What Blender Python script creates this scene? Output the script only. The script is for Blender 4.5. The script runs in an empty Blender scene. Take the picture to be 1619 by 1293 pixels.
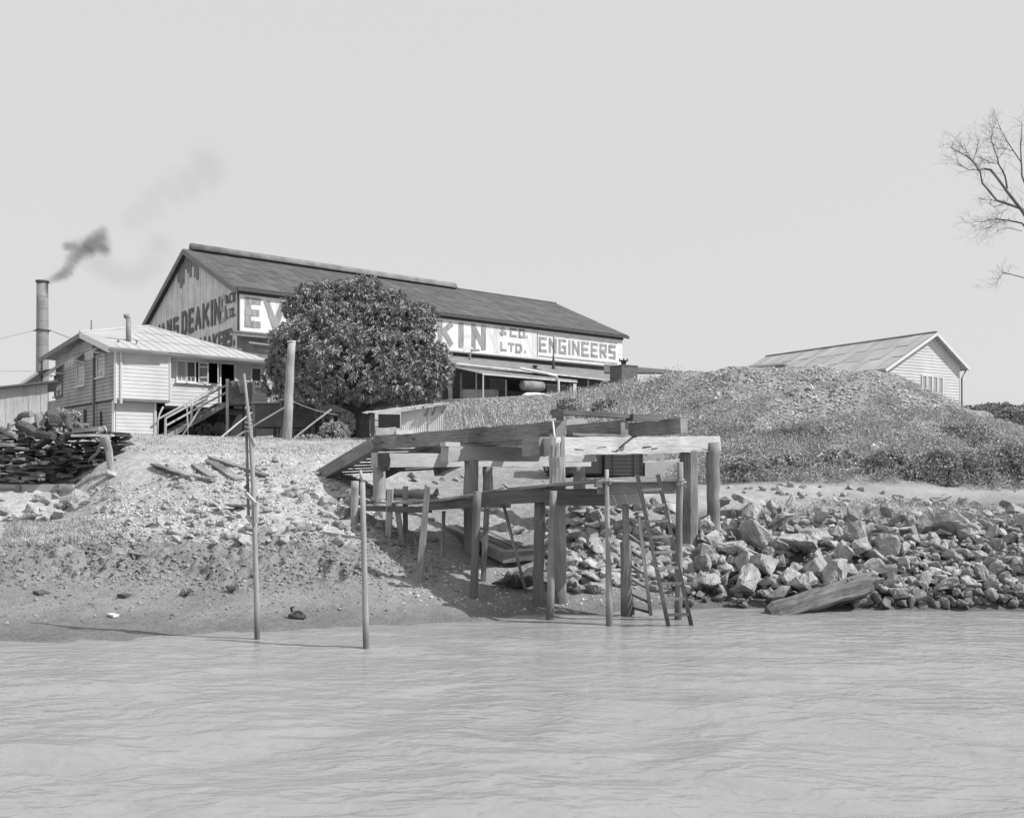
import bpy, bmesh, math, random
import numpy as np
from mathutils import Vector, Matrix

scene = bpy.context.scene
C = scene.collection
R = math.radians
random.seed(7)
RNG = np.random.default_rng(7)

# ---------------------------------------------------------------- camera
F, HZ, H, CX = 1430.0, 735.0, 3.1, 809.5      # focal length and horizon measured on the photograph, eye height in metres
cam = bpy.data.objects.new("camera", bpy.data.cameras.new("camera"))
C.objects.link(cam)
cam.location = (0, 0, H)
cam.rotation_euler = (R(90), 0, 0)
cam.data.sensor_width = 36
cam.data.lens = F / 1619 * 36
cam.data.shift_y = (HZ - 646.5) / 1619
cam.data.clip_start = 0.1
cam.data.clip_end = 6000
scene.camera = cam

# ---------------------------------------------------------------- light
SUN_AZ = Vector((1.0, -0.24, 0)).normalized()
SUN_EL = R(46)
to_sun = Vector((SUN_AZ.x * math.cos(SUN_EL), SUN_AZ.y * math.cos(SUN_EL), math.sin(SUN_EL)))
world = bpy.data.worlds.new("World")
scene.world = world
world.use_nodes = True
nt = world.node_tree
bg = nt.nodes["Background"]
sky = nt.nodes.new("ShaderNodeTexSky")
sky.sky_type = 'NISHITA'
sky.sun_disc = False
sky.sun_elevation = SUN_EL
sky.sun_rotation = math.atan2(SUN_AZ.x, SUN_AZ.y)
sky.air_density = 1.0
sky.dust_density = 2.0
bw = nt.nodes.new("ShaderNodeRGBToBW")          # black-and-white film
nt.links.new(sky.outputs[0], bw.inputs[0])
mxs = nt.nodes.new("ShaderNodeMix")
mxs.data_type = 'FLOAT'
mxs.inputs[0].default_value = 0.88
mxs.inputs[3].default_value = 7.7
nt.links.new(bw.outputs[0], mxs.inputs[2])
nt.links.new(mxs.outputs[0], bg.inputs[0])
bg.inputs[1].default_value = 0.1
sun = bpy.data.objects.new("sun", bpy.data.lights.new("sun", 'SUN'))
C.objects.link(sun)
sun.data.energy = 5.0
sun.data.angle = R(0.5)
sun.data.color = (1, 1, 1)
sun.rotation_euler = to_sun.to_track_quat('Z', 'Y').to_euler()
scene.view_settings.view_transform = 'Standard'
scene.view_settings.look = 'None'
scene.view_settings.exposure = 0.0
scene.render.engine = 'CYCLES'
scene.cycles.max_bounces = 6
scene.cycles.volume_step_rate = 2.0
scene.cycles.volume_max_steps = 128

# ---------------------------------------------------------------- helpers
def P(u, v, D):
    "photograph pixel at depth D -> point in the world"
    return Vector(((u - CX) / F * D, D, H + (HZ - v) / F * D))

def PZ(u, z, D):
    return Vector(((u - CX) / F * D, D, z))

class Frame:
    def __init__(s, x, y, ax, ay):
        s.o = Vector((x, y, 0)); s.a = Vector((ax, ay, 0)).normalized(); s.b = Vector((-s.a.y, s.a.x, 0))
    def p(s, i, j, z):
        q = s.o + s.a * i + s.b * j
        return Vector((q.x, q.y, z))
    def s_of(s, u, t=0.0):
        k = (u - CX) / F; o = s.o + s.b * t
        return (k * o.y - o.x) / (s.a.x - k * s.a.y)
    def t_of(s, u, i=0.0):
        k = (u - CX) / F; o = s.o + s.a * i
        return (k * o.y - o.x) / (s.b.x - k * s.b.y)
    def z_of(s, i, j, v):
        q = s.p(i, j, 0)
        return H + (HZ - v) / F * q.y

def noise_lattice(ix, iy, seed):
    h = (ix.astype(np.int64) * 374761393 + iy.astype(np.int64) * 668265263 + seed * 974711) & 0xffffffff
    h = ((h ^ (h >> 13)) * 1274126177) & 0xffffffff
    return ((h ^ (h >> 16)) & 0xffff) / 65535.0

def vnoise(x, y, seed=0):
    x = np.asarray(x, float); y = np.asarray(y, float)
    ix, iy = np.floor(x), np.floor(y)
    fx, fy = x - ix, y - iy
    fx = fx * fx * (3 - 2 * fx); fy = fy * fy * (3 - 2 * fy)
    a = noise_lattice(ix, iy, seed); b = noise_lattice(ix + 1, iy, seed)
    c = noise_lattice(ix, iy + 1, seed); d = noise_lattice(ix + 1, iy + 1, seed)
    return (a + (b - a) * fx) * (1 - fy) + (c + (d - c) * fx) * fy

def fbm(x, y, oct=4, seed=0, gain=.5):
    t = 0; amp = 1; n = 0
    for k in range(oct):
        t = t + amp * (vnoise(x * 2 ** k, y * 2 ** k, seed + k * 17) - .5); n += amp; amp *= gain
    return t / n * 2      # about -1..1

def link(name, me, mat=None, parent=None):
    o = bpy.data.objects.new(name, me)
    C.objects.link(o)
    if mat is not None:
        for m in (mat if isinstance(mat, (list, tuple)) else [mat]):
            me.materials.append(m)
    if parent is not None:
        o.parent = parent
    return o

def np_mesh(name, verts, faces, mat, parent=None, smooth=False, origin=None):
    "verts (N,3); faces (M,k) array, all the same size"
    verts = np.asarray(verts, np.float32); faces = np.asarray(faces, np.int32)
    if origin is not None:
        verts = verts - np.array(origin, np.float32)
    me = bpy.data.meshes.new(name)
    k = faces.shape[1]
    me.vertices.add(len(verts)); me.vertices.foreach_set("co", verts.ravel())
    me.loops.add(faces.size); me.loops.foreach_set("vertex_index", faces.ravel())
    me.polygons.add(len(faces))
    me.polygons.foreach_set("loop_start", np.arange(0, faces.size, k, dtype=np.int32))
    me.polygons.foreach_set("loop_total", np.full(len(faces), k, np.int32))
    if smooth:
        me.polygons.foreach_set("use_smooth", np.ones(len(faces), bool))
    me.update(calc_edges=True)
    o = link(name, me, mat, parent)
    if origin is not None and parent is None:
        o.location = origin
    return o

def tag(o, label=None, cat=None, group=None, kind=None):
    if label: o["label"] = label
    if cat: o["category"] = cat
    if group: o["group"] = group
    if kind: o["kind"] = kind
    return o

def thing(name, label, cat, loc=(0, 0, 0), group=None):
    o = bpy.data.objects.new(name, None)
    C.objects.link(o)
    o.empty_display_size = .2
    o.location = loc
    return tag(o, label, cat, group)

class MB:
    "collects shapes given in world coordinates, builds them as ONE mesh object; uv runs along each member"
    def __init__(s):
        s.v = []; s.f = []; s.uv = []
    def face(s, pts, uv=None, flip=False):
        n = len(s.v); s.v += [Vector(p) for p in pts]
        idx = list(range(n, n + len(pts)))
        if uv is None:
            p0 = Vector(pts[0]); e = (Vector(pts[1]) - p0)
            L = e.length or 1; e = e / L
            nn = e.cross(Vector(pts[-1]) - p0)
            g = nn.cross(e); g = g.normalized() if g.length > 1e-9 else Vector((0, 0, 1))
            uv = [((Vector(q) - p0).dot(e), (Vector(q) - p0).dot(g)) for q in pts]
        s.f.append(idx); s.uv.append(uv)
    def box(s, p0, p1, w, h, up=(0, 0, 1), w1=None, h1=None, segs=1, jit=0.0):
        p0 = Vector(p0); p1 = Vector(p1); x = (p1 - p0); L = x.length; x.normalize()
        up = Vector(up)
        if abs(x.dot(up)) > .98: up = Vector((0, 1, 0)) if abs(x.y) < .9 else Vector((1, 0, 0))
        y = up.cross(x).normalized(); z = x.cross(y)
        w1 = w if w1 is None else w1; h1 = h if h1 is None else h1
        ro = random.random() * 30
        rings = []
        for k in range(segs + 1):
            t = k / segs; c = p0 + x * L * t
            a = (w + (w1 - w) * t) / 2; b = (h + (h1 - h) * t) / 2
            r = []
            for sy, sz in ((-1, -1), (1, -1), (1, 1), (-1, 1)):
                q = c + y * sy * a + z * sz * b
                if jit: q += Vector([random.uniform(-jit, jit) for _ in range(3)])
                r.append(q)
            rings.append(r)
        per = [0, w, w + h, 2 * w + h, 2 * w + 2 * h]
        for k in range(segs):
            for i in range(4):
                j = (i + 1) % 4
                u0 = L * k / segs + ro; u1 = L * (k + 1) / segs + ro
                s.face([rings[k][i], rings[k + 1][i], rings[k + 1][j], rings[k][j]],
                       [(u0, per[i] + ro), (u1, per[i] + ro), (u1, per[i + 1] + ro), (u0, per[i + 1] + ro)])
        a = rings[0]; b = rings[-1]
        s.face([a[3], a[2], a[1], a[0]][::-1][::-1], [(ro, 0), (ro, w), (ro + h, w), (ro + h, 0)])
        s.face([b[0], b[1], b[2], b[3]], [(ro, 0), (ro, w), (ro + h, w), (ro + h, 0)])
        return s
    def tube(s, pts, rad, n=8, caps=True, wob=0.0):
        pts = [Vector(p) for p in pts]
        if not isinstance(rad, (list, tuple)): rad = [rad] * len(pts)
        ro = random.random() * 30
        rings = []; dist = [0]
        for i, p in enumerate(pts):
            d = (pts[min(i + 1, len(pts) - 1)] - pts[max(i - 1, 0)]).normalized()
            if i: dist.append(dist[-1] + (p - pts[i - 1]).length)
            ref = Vector((0, 0, 1)) if abs(d.z) < .9 else Vector((0, 1, 0))
            y = ref.cross(d).normalized(); z = d.cross(y)
            rings.append([p + (y * math.cos(2 * math.pi * k / n) + z * math.sin(2 * math.pi * k / n)) * rad[i] * (1 + random.uniform(-wob, wob)) for k in range(n)])
        for i in range(len(pts) - 1):
            for k in range(n):
                m = (k + 1) % n; c = 2 * math.pi * max(rad[0], 1e-3) / n
                s.face([rings[i][k], rings[i + 1][k], rings[i + 1][m], rings[i][m]][::-1],
                       [(dist[i] + ro, k * c), (dist[i + 1] + ro, k * c), (dist[i + 1] + ro, (k + 1) * c), (dist[i] + ro, (k + 1) * c)][::-1])
        if caps:
            s.face(rings[0]); s.face(rings[-1][::-1])
        return s
    def cyl(s, p0, p1, r0, r1=None, n=12, wob=0.0, segs=1):
        p0 = Vector(p0); p1 = Vector(p1); r1 = r0 if r1 is None else r1
        return s.tube([p0.lerp(p1, k / segs) for k in range(segs + 1)], [r0 + (r1 - r0) * k / segs for k in range(segs + 1)], n, True, wob)
    def prism(s, poly, ext):
        poly = [Vector(p) for p in poly]; ext = Vector(ext)
        s.face(poly); top = [p + ext for p in poly]; s.face(top[::-1])
        for i in range(len(poly)):
            j = (i + 1) % len(poly)
            s.face([poly[j], poly[i], top[i], top[j]])
        return s
    def build(s, name, mat, parent=None, origin=None, smooth=False):
        if not s.v: return None
        if parent is not None: o0 = Vector(parent.location)
        elif origin is not None: o0 = Vector(origin)
        else:
            xs = [p.x for p in s.v]; ys = [p.y for p in s.v]; zs = [p.z for p in s.v]
            o0 = Vector(((min(xs) + max(xs)) / 2, (min(ys) + max(ys)) / 2, min(zs)))
        if parent is not None and parent.parent is not None:
            o0 = Vector(parent.parent.location) + o0
        me = bpy.data.meshes.new(name)
        me.from_pydata([p - o0 for p in s.v], [], s.f)
        uvl = me.uv_layers.new(name="UVMap")
        flat = [c for f in s.uv for q in f for c in q]
        uvl.data.foreach_set("uv", flat)
        bm = bmesh.new(); bm.from_mesh(me)
        bmesh.ops.remove_doubles(bm, verts=bm.verts, dist=1e-5)
        bmesh.ops.recalc_face_normals(bm, faces=bm.faces)
        bm.to_mesh(me); bm.free()
        if smooth:
            for p in me.polygons: p.use_smooth = True
        o = link(name, me, mat, parent)
        if parent is None: o.location = o0
        return o

def boards(mb, p0, n, L, z0, z1, pitch=.19, lap=.022, xr=None, holes=(), jitter=0.0):
    "lapped weatherboards on a wall that starts at p0, runs along p0->(dir) L metres; n = outward normal; xr(z) limits the run"
    p0 = Vector(p0); n = Vector(n).normalized(); d = Vector((0, 0, 1)).cross(n).normalized() * -1
    if isinstance(L, tuple): d = Vector(L[0]).normalized(); L = L[1]
    k = 0; z = z0
    while z < z1 - 1e-4:
        zt = min(z + pitch, z1); zm = (z + zt) / 2
        a, b = (0, L) if xr is None else xr(zm)
        segs = [(a, b)] if b > a else []
        for (ha, hb, hz0, hz1) in holes:
            if hz0 < zm < hz1:
                ns = []
                for (sa, sb) in segs:
                    if hb <= sa or ha >= sb: ns.append((sa, sb)); continue
                    if ha > sa: ns.append((sa, ha))
                    if hb < sb: ns.append((hb, sb))
                segs = ns
        for (sa, sb) in segs:
            lo = lap + random.uniform(-jitter, jitter)
            A = Vector((p0.x, p0.y, 0)) + d * sa; B = Vector((p0.x, p0.y, 0)) + d * sb
            q = lambda X, off, zz: Vector((X.x, X.y, zz)) + n * off
            ro = random.random() * 40
            mb.face([q(A, lo, z), q(B, lo, z), q(B, 0.004, zt), q(A, 0.004, zt)], [(sa + ro, ro), (sb + ro, ro), (sb + ro, ro + pitch), (sa + ro, ro + pitch)])
            mb.face([q(A, -.03, z), q(B, -.03, z), q(B, lo, z), q(A, lo, z)])
            mb.face([q(A, -.03, z), q(A, lo, z), q(A, .004, zt), q(A, -.03, zt)])
            mb.face([q(B, lo, z), q(B, -.03, z), q(B, -.03, zt), q(B, .004, zt)])
            mb.face([q(B, -.03, z), q(A, -.03, z), q(A, -.03, zt), q(B, -.03, zt)])
        z = zt; k += 1
    return mb

def sheet_grid(mb, A, B, C_, D_, nx, ny, jit=.012):
    "roofing sheets laid over a slope: A-B along the eave, D_-C_ along the ridge"
    A, B, C_, D_ = map(Vector, (A, B, C_, D_))
    nn = (B - A).cross(D_ - A).normalized()
    if nn.z < 0: nn = -nn
    for i in range(nx):
        for j in range(ny):
            q = lambda x, y: (A.lerp(B, x)).lerp(D_.lerp(C_, x), y)
            x0, x1, y0, y1 = i / nx, (i + 1) / nx, j / ny, (j + 1) / ny
            o0 = nn * (.012 + jit * random.random() + .012 * ((i + j) % 2)); o1 = o0
            mb.face([q(x0, y0) + o0 + nn * .012, q(x1, y0) + o0 + nn * .012, q(x1, y1) + o1, q(x0, y1) + o1])
    return mb

# ---------------------------------------------------------------- materials
def mat(name, v, var=.15, scale=4, rough=.85, bump=.25, bscale=30, grain=False, spec=.3, stain=0.0, island=0.0, both=False, bdist=.02, fine=0.0, metal=0.0, tide=0.0):
    m = bpy.data.materials.new(name); m.use_nodes = True
    n = m.node_tree.nodes; l = m.node_tree.links
    b = n["Principled BSDF"]
    b.inputs["Roughness"].default_value = rough
    b.inputs["Specular IOR Level"].default_value = spec
    b.inputs["Metallic"].default_value = metal
    tc = n.new("ShaderNodeTexCoord"); mp = n.new("ShaderNodeMapping")
    l.new(tc.outputs["UV" if grain else "Object"], mp.inputs[0])
    mp.inputs[3].default_value = (1.2, 22, 1) if grain else (1, 1, 1)
    oi = n.new("ShaderNodeObjectInfo")
    add = n.new("ShaderNodeVectorMath"); add.operation = 'ADD'
    mul = n.new("ShaderNodeMath"); mul.operation = 'MULTIPLY'; mul.inputs[1].default_value = 40
    l.new(oi.outputs["Random"], mul.inputs[0])
    l.new(mp.outputs[0], add.inputs[0]); l.new(mul.outputs[0], add.inputs[1])
    nz = n.new("ShaderNodeTexNoise"); nz.inputs["Scale"].default_value = scale; nz.inputs["Detail"].default_value = 6; nz.inputs["Roughness"].default_value = .62
    l.new(add.outputs[0], nz.inputs[0])
    mr = n.new("ShaderNodeMapRange"); mr.inputs[1].default_value = .28; mr.inputs[2].default_value = .72
    mr.inputs[3].default_value = v * (1 - var); mr.inputs[4].default_value = v * (1 + var)
    l.new(nz.outputs[0], mr.inputs[0])
    cur = mr.outputs[0]
    if fine:
        n4 = n.new("ShaderNodeTexNoise"); n4.inputs["Scale"].default_value = bscale * 1.3; n4.inputs["Detail"].default_value = 4
        l.new(tc.outputs["Object"], n4.inputs[0])
        r4 = n.new("ShaderNodeMapRange"); r4.inputs[1].default_value = .3; r4.inputs[2].default_value = .7; r4.inputs[3].default_value = 1 - fine; r4.inputs[4].default_value = 1 + fine
        l.new(n4.outputs[0], r4.inputs[0])
        m4 = n.new("ShaderNodeMath"); m4.operation = 'MULTIPLY'; l.new(cur, m4.inputs[0]); l.new(r4.outputs[0], m4.inputs[1]); cur = m4.outputs[0]
    if stain:
        n2 = n.new("ShaderNodeTexNoise"); n2.inputs["Scale"].default_value = .9; n2.inputs["Detail"].default_value = 5
        a2 = n.new("ShaderNodeVectorMath"); a2.operation = 'ADD'; l.new(tc.outputs["Object"], a2.inputs[0]); l.new(mul.outputs[0], a2.inputs[1]); l.new(a2.outputs[0], n2.inputs[0])
        r2 = n.new("ShaderNodeMapRange"); r2.inputs[1].default_value = .42; r2.inputs[2].default_value = .66; r2.inputs[3].default_value = 1; r2.inputs[4].default_value = 1 - stain
        l.new(n2.outputs[0], r2.inputs[0])
        m2 = n.new("ShaderNodeMath"); m2.operation = 'MULTIPLY'; l.new(cur, m2.inputs[0]); l.new(r2.outputs[0], m2.inputs[1]); cur = m2.outputs[0]
    if island:
        g = n.new("ShaderNodeNewGeometry")
        r3 = n.new("ShaderNodeMapRange"); r3.inputs[3].default_value = 1 - island; r3.inputs[4].default_value = 1 + island
        l.new(g.outputs["Random Per Island"], r3.inputs[0])
        m3 = n.new("ShaderNodeMath"); m3.operation = 'MULTIPLY'; l.new(cur, m3.inputs[0]); l.new(r3.outputs[0], m3.inputs[1]); cur = m3.outputs[0]
    if tide:      # wet, slimy stain just above the water
        g5 = n.new("ShaderNodeNewGeometry"); sx = n.new("ShaderNodeSeparateXYZ"); l.new(g5.outputs["Position"], sx.inputs[0])
        ad = n.new("ShaderNodeMath"); ad.operation = 'MULTIPLY_ADD'; l.new(nz.outputs[0], ad.inputs[0]); ad.inputs[1].default_value = -.5; l.new(sx.outputs[2], ad.inputs[2])
        r5 = n.new("ShaderNodeMapRange"); r5.inputs[1].default_value = -.05; r5.inputs[2].default_value = .28; r5.inputs[3].default_value = 1 - tide; r5.inputs[4].default_value = 1
        l.new(ad.outputs[0], r5.inputs[0])
        m5 = n.new("ShaderNodeMath"); m5.operation = 'MULTIPLY'; l.new(cur, m5.inputs[0]); l.new(r5.outputs[0], m5.inputs[1]); cur = m5.outputs[0]
    l.new(cur, b.inputs["Base Color"])
    if bump:
        nb = n.new("ShaderNodeTexNoise"); nb.inputs["Scale"].default_value = scale * 2 if grain else bscale; nb.inputs["Detail"].default_value = 5
        l.new(add.outputs[0], nb.inputs[0])
        bp = n.new("ShaderNodeBump"); bp.inputs["Strength"].default_value = bump; bp.inputs["Distance"].default_value = bdist
        l.new(nb.outputs[0], bp.inputs["Height"]); l.new(bp.outputs[0], b.inputs["Normal"])
    return m

M = {}
M['timber'] = mat('weathered_timber', .28, .45, 1.6, .85, .9, grain=True, stain=.5, tide=.5)
M['timber_light'] = mat('bleached_timber', .52, .28, 1.6, .85, .9, grain=True, stain=.30)
M['timber_pale'] = mat('pale_timber', .44, .25, 1.8, .85, .4, grain=True, stain=.2)
M['timber_dark'] = mat('dark_shaded_timber', .13, .4, 1.6, .8, .6, grain=True, stain=.3, tide=.5)
M['pile'] = mat('round_pile_timber', .27, .38, 1.5, .88, .8, grain=True, stain=.4, tide=.5)
M['pile_light'] = mat('pale_round_pile_timber', .40, .30, 1.5, .88, .8, grain=True, stain=.35, tide=.5)
M['pole'] = mat('peeled_pole_timber', .33, .3, 1.5, .8, .4, grain=True, stain=.2, tide=.5)
M['bark'] = mat('tree_bark', .09, .35, 3, .9, .8, bscale=9, bdist=.08)
M['bark_grey'] = mat('bare_tree_bark', .16, .25, 3, .9, .5)
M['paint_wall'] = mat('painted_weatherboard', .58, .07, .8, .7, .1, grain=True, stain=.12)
M['paint_side'] = mat('dull_shaded_weatherboard', .40, .12, .8, .75, .1, grain=True, stain=.25)  # darker copy of the wall paint, side-wall shade put into the colour
M['trim'] = mat('white_trim_paint', .66, .06, 3, .6, .05)
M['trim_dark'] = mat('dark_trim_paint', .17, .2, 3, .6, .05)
M['glass'] = mat('window_glass', .10, .3, 1, .08, 0, spec=.6)
M['glass_grey'] = mat('curtained_glass', .32, .1, 1, .15, 0, spec=.5)
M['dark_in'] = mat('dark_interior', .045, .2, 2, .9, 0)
M['iron_roof'] = mat('galvanised_roof_iron', .42, .10, .7, .6, .15, bscale=3, spec=.3, stain=.10)
M['roof_sheets'] = mat('dark_roof_sheets', .105, .16, .5, .8, .2, bscale=3, spec=.2, stain=.2, island=.16)
M['hall_sheets'] = mat('pale_roof_sheets', .41, .1, .7, .6, .1, bscale=3, stain=.12, island=.09)
M['iron_dark'] = mat('rusted_dark_roof_iron', .105, .14, .35, .8, .25, bscale=2.5, spec=.2, stain=.2)
M['iron_mid'] = mat('weathered_roof_iron', .22, .18, .6, .75, .2, bscale=3, stain=.3)
M['steel_stack'] = mat('painted_steel_stack', .26, .12, .5, .6, .1, spec=.3, stain=.15)
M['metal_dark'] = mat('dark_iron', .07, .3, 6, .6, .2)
M['metal_mid'] = mat('grey_iron_pipe', .22, .2, 6, .55, .1)
M['corr'] = mat('corrugated_iron_sheet', .60, .15, 1.4, .6, .1, stain=.25, island=.08)
M['corr_dark'] = mat('rusty_shaded_corrugated_iron', .17, .25, 1.4, .7, .1, stain=.25)
M['gable_sheet'] = mat('weathered_gable_sheeting', .60, .14, .5, .75, .15, bscale=4, stain=.16, island=.05)
M['brick_dark'] = mat('sooty_brick', .13, .3, 2.5, .9, .4, bscale=12)
M['rock'] = mat('broken_rock', .40, .30, 2.2, .9, .8, bscale=11, stain=.25, bdist=.04, fine=.18, tide=.5)
M['rock_loose'] = mat('loose_rock', .36, .28, 2.2, .9, .8, bscale=11, stain=.25, bdist=.03, island=.22, tide=.5)
M['clod'] = mat('dried_mud_clod', .24, .3, 1.2, .92, .5, bscale=20, island=.3)
M['log_wood'] = mat('rotten_log_wood', .24, .5, 1.3, .9, 1.0, grain=True, stain=.5, bdist=.05)
M['rubble'] = mat('rubble_stone', .42, .3, 1.2, .92, .5, bscale=20, island=.4)
M['chips'] = mat('mound_gravel', .31, .25, 1.0, .92, .4, bscale=20, island=.5)
M['leaf'] = mat('mango_leaf', .27, .30, .6, .5, 0, spec=.5, island=.35)
M['leaf_bush'] = mat('bush_leaf', .34, .4, .8, .6, 0, spec=.3, island=.45)
M['leaf_pale'] = mat('pale_weed_leaf', .42, .3, .8, .7, 0, spec=.2, island=.4)
M['grass_pale'] = mat('dry_grass', .40, .3, .7, .85, 0, spec=.1, island=.35)
M['grass_mid'] = mat('green_grass', .44, .3, .7, .8, 0, spec=.2, island=.4)
M['weed'] = mat('feathery_weed', .40, .35, .5, .8, 0, spec=.2, island=.5)
M['cloth'] = mat('grey_cloth', .35, .15, 4, .95, .1)
M['cloth_dark'] = mat('dark_sacking', .12, .2, 4, .95, .1)
M['rope'] = mat('old_rope', .30, .2, 20, .9, .2)
M['white'] = mat('white_paint_worn', .68, .08, 1.5, .6, .08, stain=.12)
M['car_dark'] = mat('dark_car_enamel', .06, .2, 2, .35, .05, spec=.5)
M['car_light'] = mat('pale_car_enamel', .55, .1, 2, .5, .05, spec=.4, stain=.15)
M['tyre'] = mat('tyre_rubber', .05, .2, 5, .9, .2)
M['wet_timber'] = mat('wet_slimy_timber', .16, .3, 1.6, .5, .6, grain=True, stain=.3)

# ---------------------------------------------------------------- terrain
def zc(v, D): return H + (HZ - v) / F * D
cols = {
 -150: [(15.2, 0.0), (18.5, .25), (20.4, .70), (21.7, 1.2), (24, 1.2), (27, 1.4), (29, 1.9), (29.9, 2.3), (31.2, 4.0), (34, 4.3), (45, 4.6), (55, 4.9)],
 100: [(15.9, 0.0), (18.6, .25), (20.4, .70), (21.6, 1.2), (24, 1.18), (27, 1.4), (28.6, 1.85), (29.7, 2.2), (30.9, 3.9), (34, 4.25), (45, 4.55), (55, 4.9)],
 175: [(16.0, 0.0), (18.7, .28), (20.4, .72), (21.6, 1.2), (24, 1.35), (26.5, 1.9), (28, 2.6), (30, 3.4), (33, 4.1), (45, 4.55), (55, 4.9)],
 300: [(16.2, 0.0), (19, .34), (20.3, .74), (21.3, 1.16), (22, 1.33), (24.5, 1.99), (27.5, 2.81), (31, 3.60), (35, 4.08), (45, 4.5), (53, 4.8)],
 450: [(16.8, 0.0), (18.8, .36), (20, .76), (21.3, 1.2), (21.8, 1.35), (24, 2.0), (27, 2.82), (31, 3.53), (36, 3.98), (45, 4.42), (55, 4.8)],
 545: [(17.4, 0.0), (18.9, .36), (20, .76), (21.9, 1.3), (24.5, 1.99), (27, 2.55), (30, 3.1), (35, 3.83), (42, 4.27), (50, 4.6)],
 600: [(17.6, 0.0), (19, .36), (20.3, .72), (22, 1.2), (24.5, 1.65), (27.5, 1.95), (30.5, 2.3), (34.5, 3.6), (42, 4.3), (52, 4.8)],
 675: [(17.55, 0.0), (19, .34), (20.5, .7), (22, 1.12), (24.5, 1.5), (28, 1.8), (31, 2.1), (34, 3.1), (37, 3.8), (42, 4.4), (52, 5.5), (60, 7.0)],
 750: [(17.7, 0.0), (19.3, .33), (21, .68), (23.5, 1.05), (26, 1.5), (30, 2.1), (33, 2.5), (37, 3.1), (43, 4.45), (52, 6.0), (60, 7.1), (80, 8.9)],
 850: [(18.7, 0.0), (20.5, .36), (22, .74), (24, 1.2), (26, 1.6), (28, 2.05), (30, 2.35), (33, 2.62), (36, 3.1), (42, 4.4), (52, 6.3), (60, 7.4), (80, 8.9)],
 950: [(19.1, 0.0), (20.5, .36), (21.8, .86), (23, 1.3), (24.5, 1.8), (27, 2.08), (30, 2.37), (34, 2.75), (37, 3.2), (42, 4.4), (50, 6.2), (58, 7.9), (80, 9.1)],
 1000: [(19.3, 0.0), (21.0, .42), (22.4, .8), (24, 1.5), (26, 2.1), (29.5, 2.36), (33.5, 2.7), (36.5, 3.2), (41.5, 4.4), (47, 6.1), (52, 7.6), (60, 8.4), (80, 9.3)],
 1050: [(19.5, 0.0), (21.3, .42), (22.9, .75), (24.2, 1.5), (25.8, 2.1), (29, 2.35), (33, 2.7), (35, 3.1), (40, 4.36), (45, 6.1), (49, 8.0), (56, 8.5), (80, 9.3)],
 1150: [(19.8, 0.0), (21.2, .55), (22.6, .98), (23.8, 1.35), (24.8, 1.85), (26.4, 2.07), (29, 2.29), (30.5, 2.56), (33, 3.2), (38, 4.56), (42, 6.5), (46, 8.0), (52, 8.1), (80, 8.8)],
 1300: [(19.5, 0.0), (21, .68), (22.3, 1.28), (23.2, 1.65), (25.5, 1.94), (28.5, 2.16), (29.5, 2.33), (33, 3.45), (38, 5.1), (42, 6.77), (45, 7.98), (52, 7.9), (80, 8.3)],
 1420: [(19.4, 0.0), (20.8, .66), (22.1, 1.28), (23, 1.55), (25, 1.82), (28, 2.08), (29.2, 2.25), (32, 3.3), (37, 4.8), (42, 6.7), (44.5, 7.45), (52, 7.6), (80, 8.0)],
 1500: [(19.4, 0.0), (20.8, .66), (22, 1.22), (23, 1.48), (25, 1.72), (28, 1.95), (30, 2.2), (33, 3.3), (38, 4.8), (42, 5.85), (43.5, 6.05), (50, 6.3), (66, 7.5)],
 1590: [(19.4, 0.0), (20.8, .64), (22, 1.16), (23, 1.4), (25, 1.6), (28, 1.83), (31, 2.25), (34, 3.0), (39, 4.0), (43, 4.4), (50, 4.9), (62, 6.1), (80, 7.3)],
 1750: [(19.4, 0.0), (20.8, .64), (22, 1.1), (23, 1.35), (25, 1.55), (28, 1.75), (31, 2.1), (34, 2.6), (39, 3.4), (50, 4.6), (62, 6.0), (80, 7.4)],
}
lnD = np.log
KU = 600.0
pu, pd, pz = [], [], []
for u, lst in cols.items():
    d0 = lst[0][0]
    lst = [(10, -3.0), (d0 - 3, -.75), (d0 - 1.2, -.28)] + lst
    last = lst[-1]
    far = 9.4 if 640 < u < 1300 else (7.0 if u < 640 else 7.8)
    for dd in (100, 200, 500, 1500):
        if dd > last[0] * 1.15: lst = lst + [(dd, far)]
    for d, z in lst:
        pu.append(u / KU * 1.0); pd.append(math.log(d) * 1.6); pz.append(z)
pu = np.array(pu); pd = np.array(pd); pz = np.array(pz)
Kmat = np.hypot(pu[:, None] - pu[None], pd[:, None] - pd[None])
n_ = len(pu)
A_ = np.zeros((n_ + 3, n_ + 3)); A_[:n_, :n_] = Kmat - np.eye(n_) * .012
Pm = np.stack([np.ones(n_), pu, pd], 1); A_[:n_, n_:] = Pm; A_[n_:, :n_] = Pm.T
wts = np.linalg.solve(A_, np.concatenate([pz, np.zeros(3)]))
def rbf(u, D):
    a = np.clip(np.asarray(u, float), -150, 1750) / KU; b = np.log(D) * 1.6
    out = wts[n_] + wts[n_ + 1] * a + wts[n_ + 2] * b
    for i in range(n_):
        out = out + wts[i] * np.hypot(a - pu[i], b - pd[i])
    return out

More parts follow.
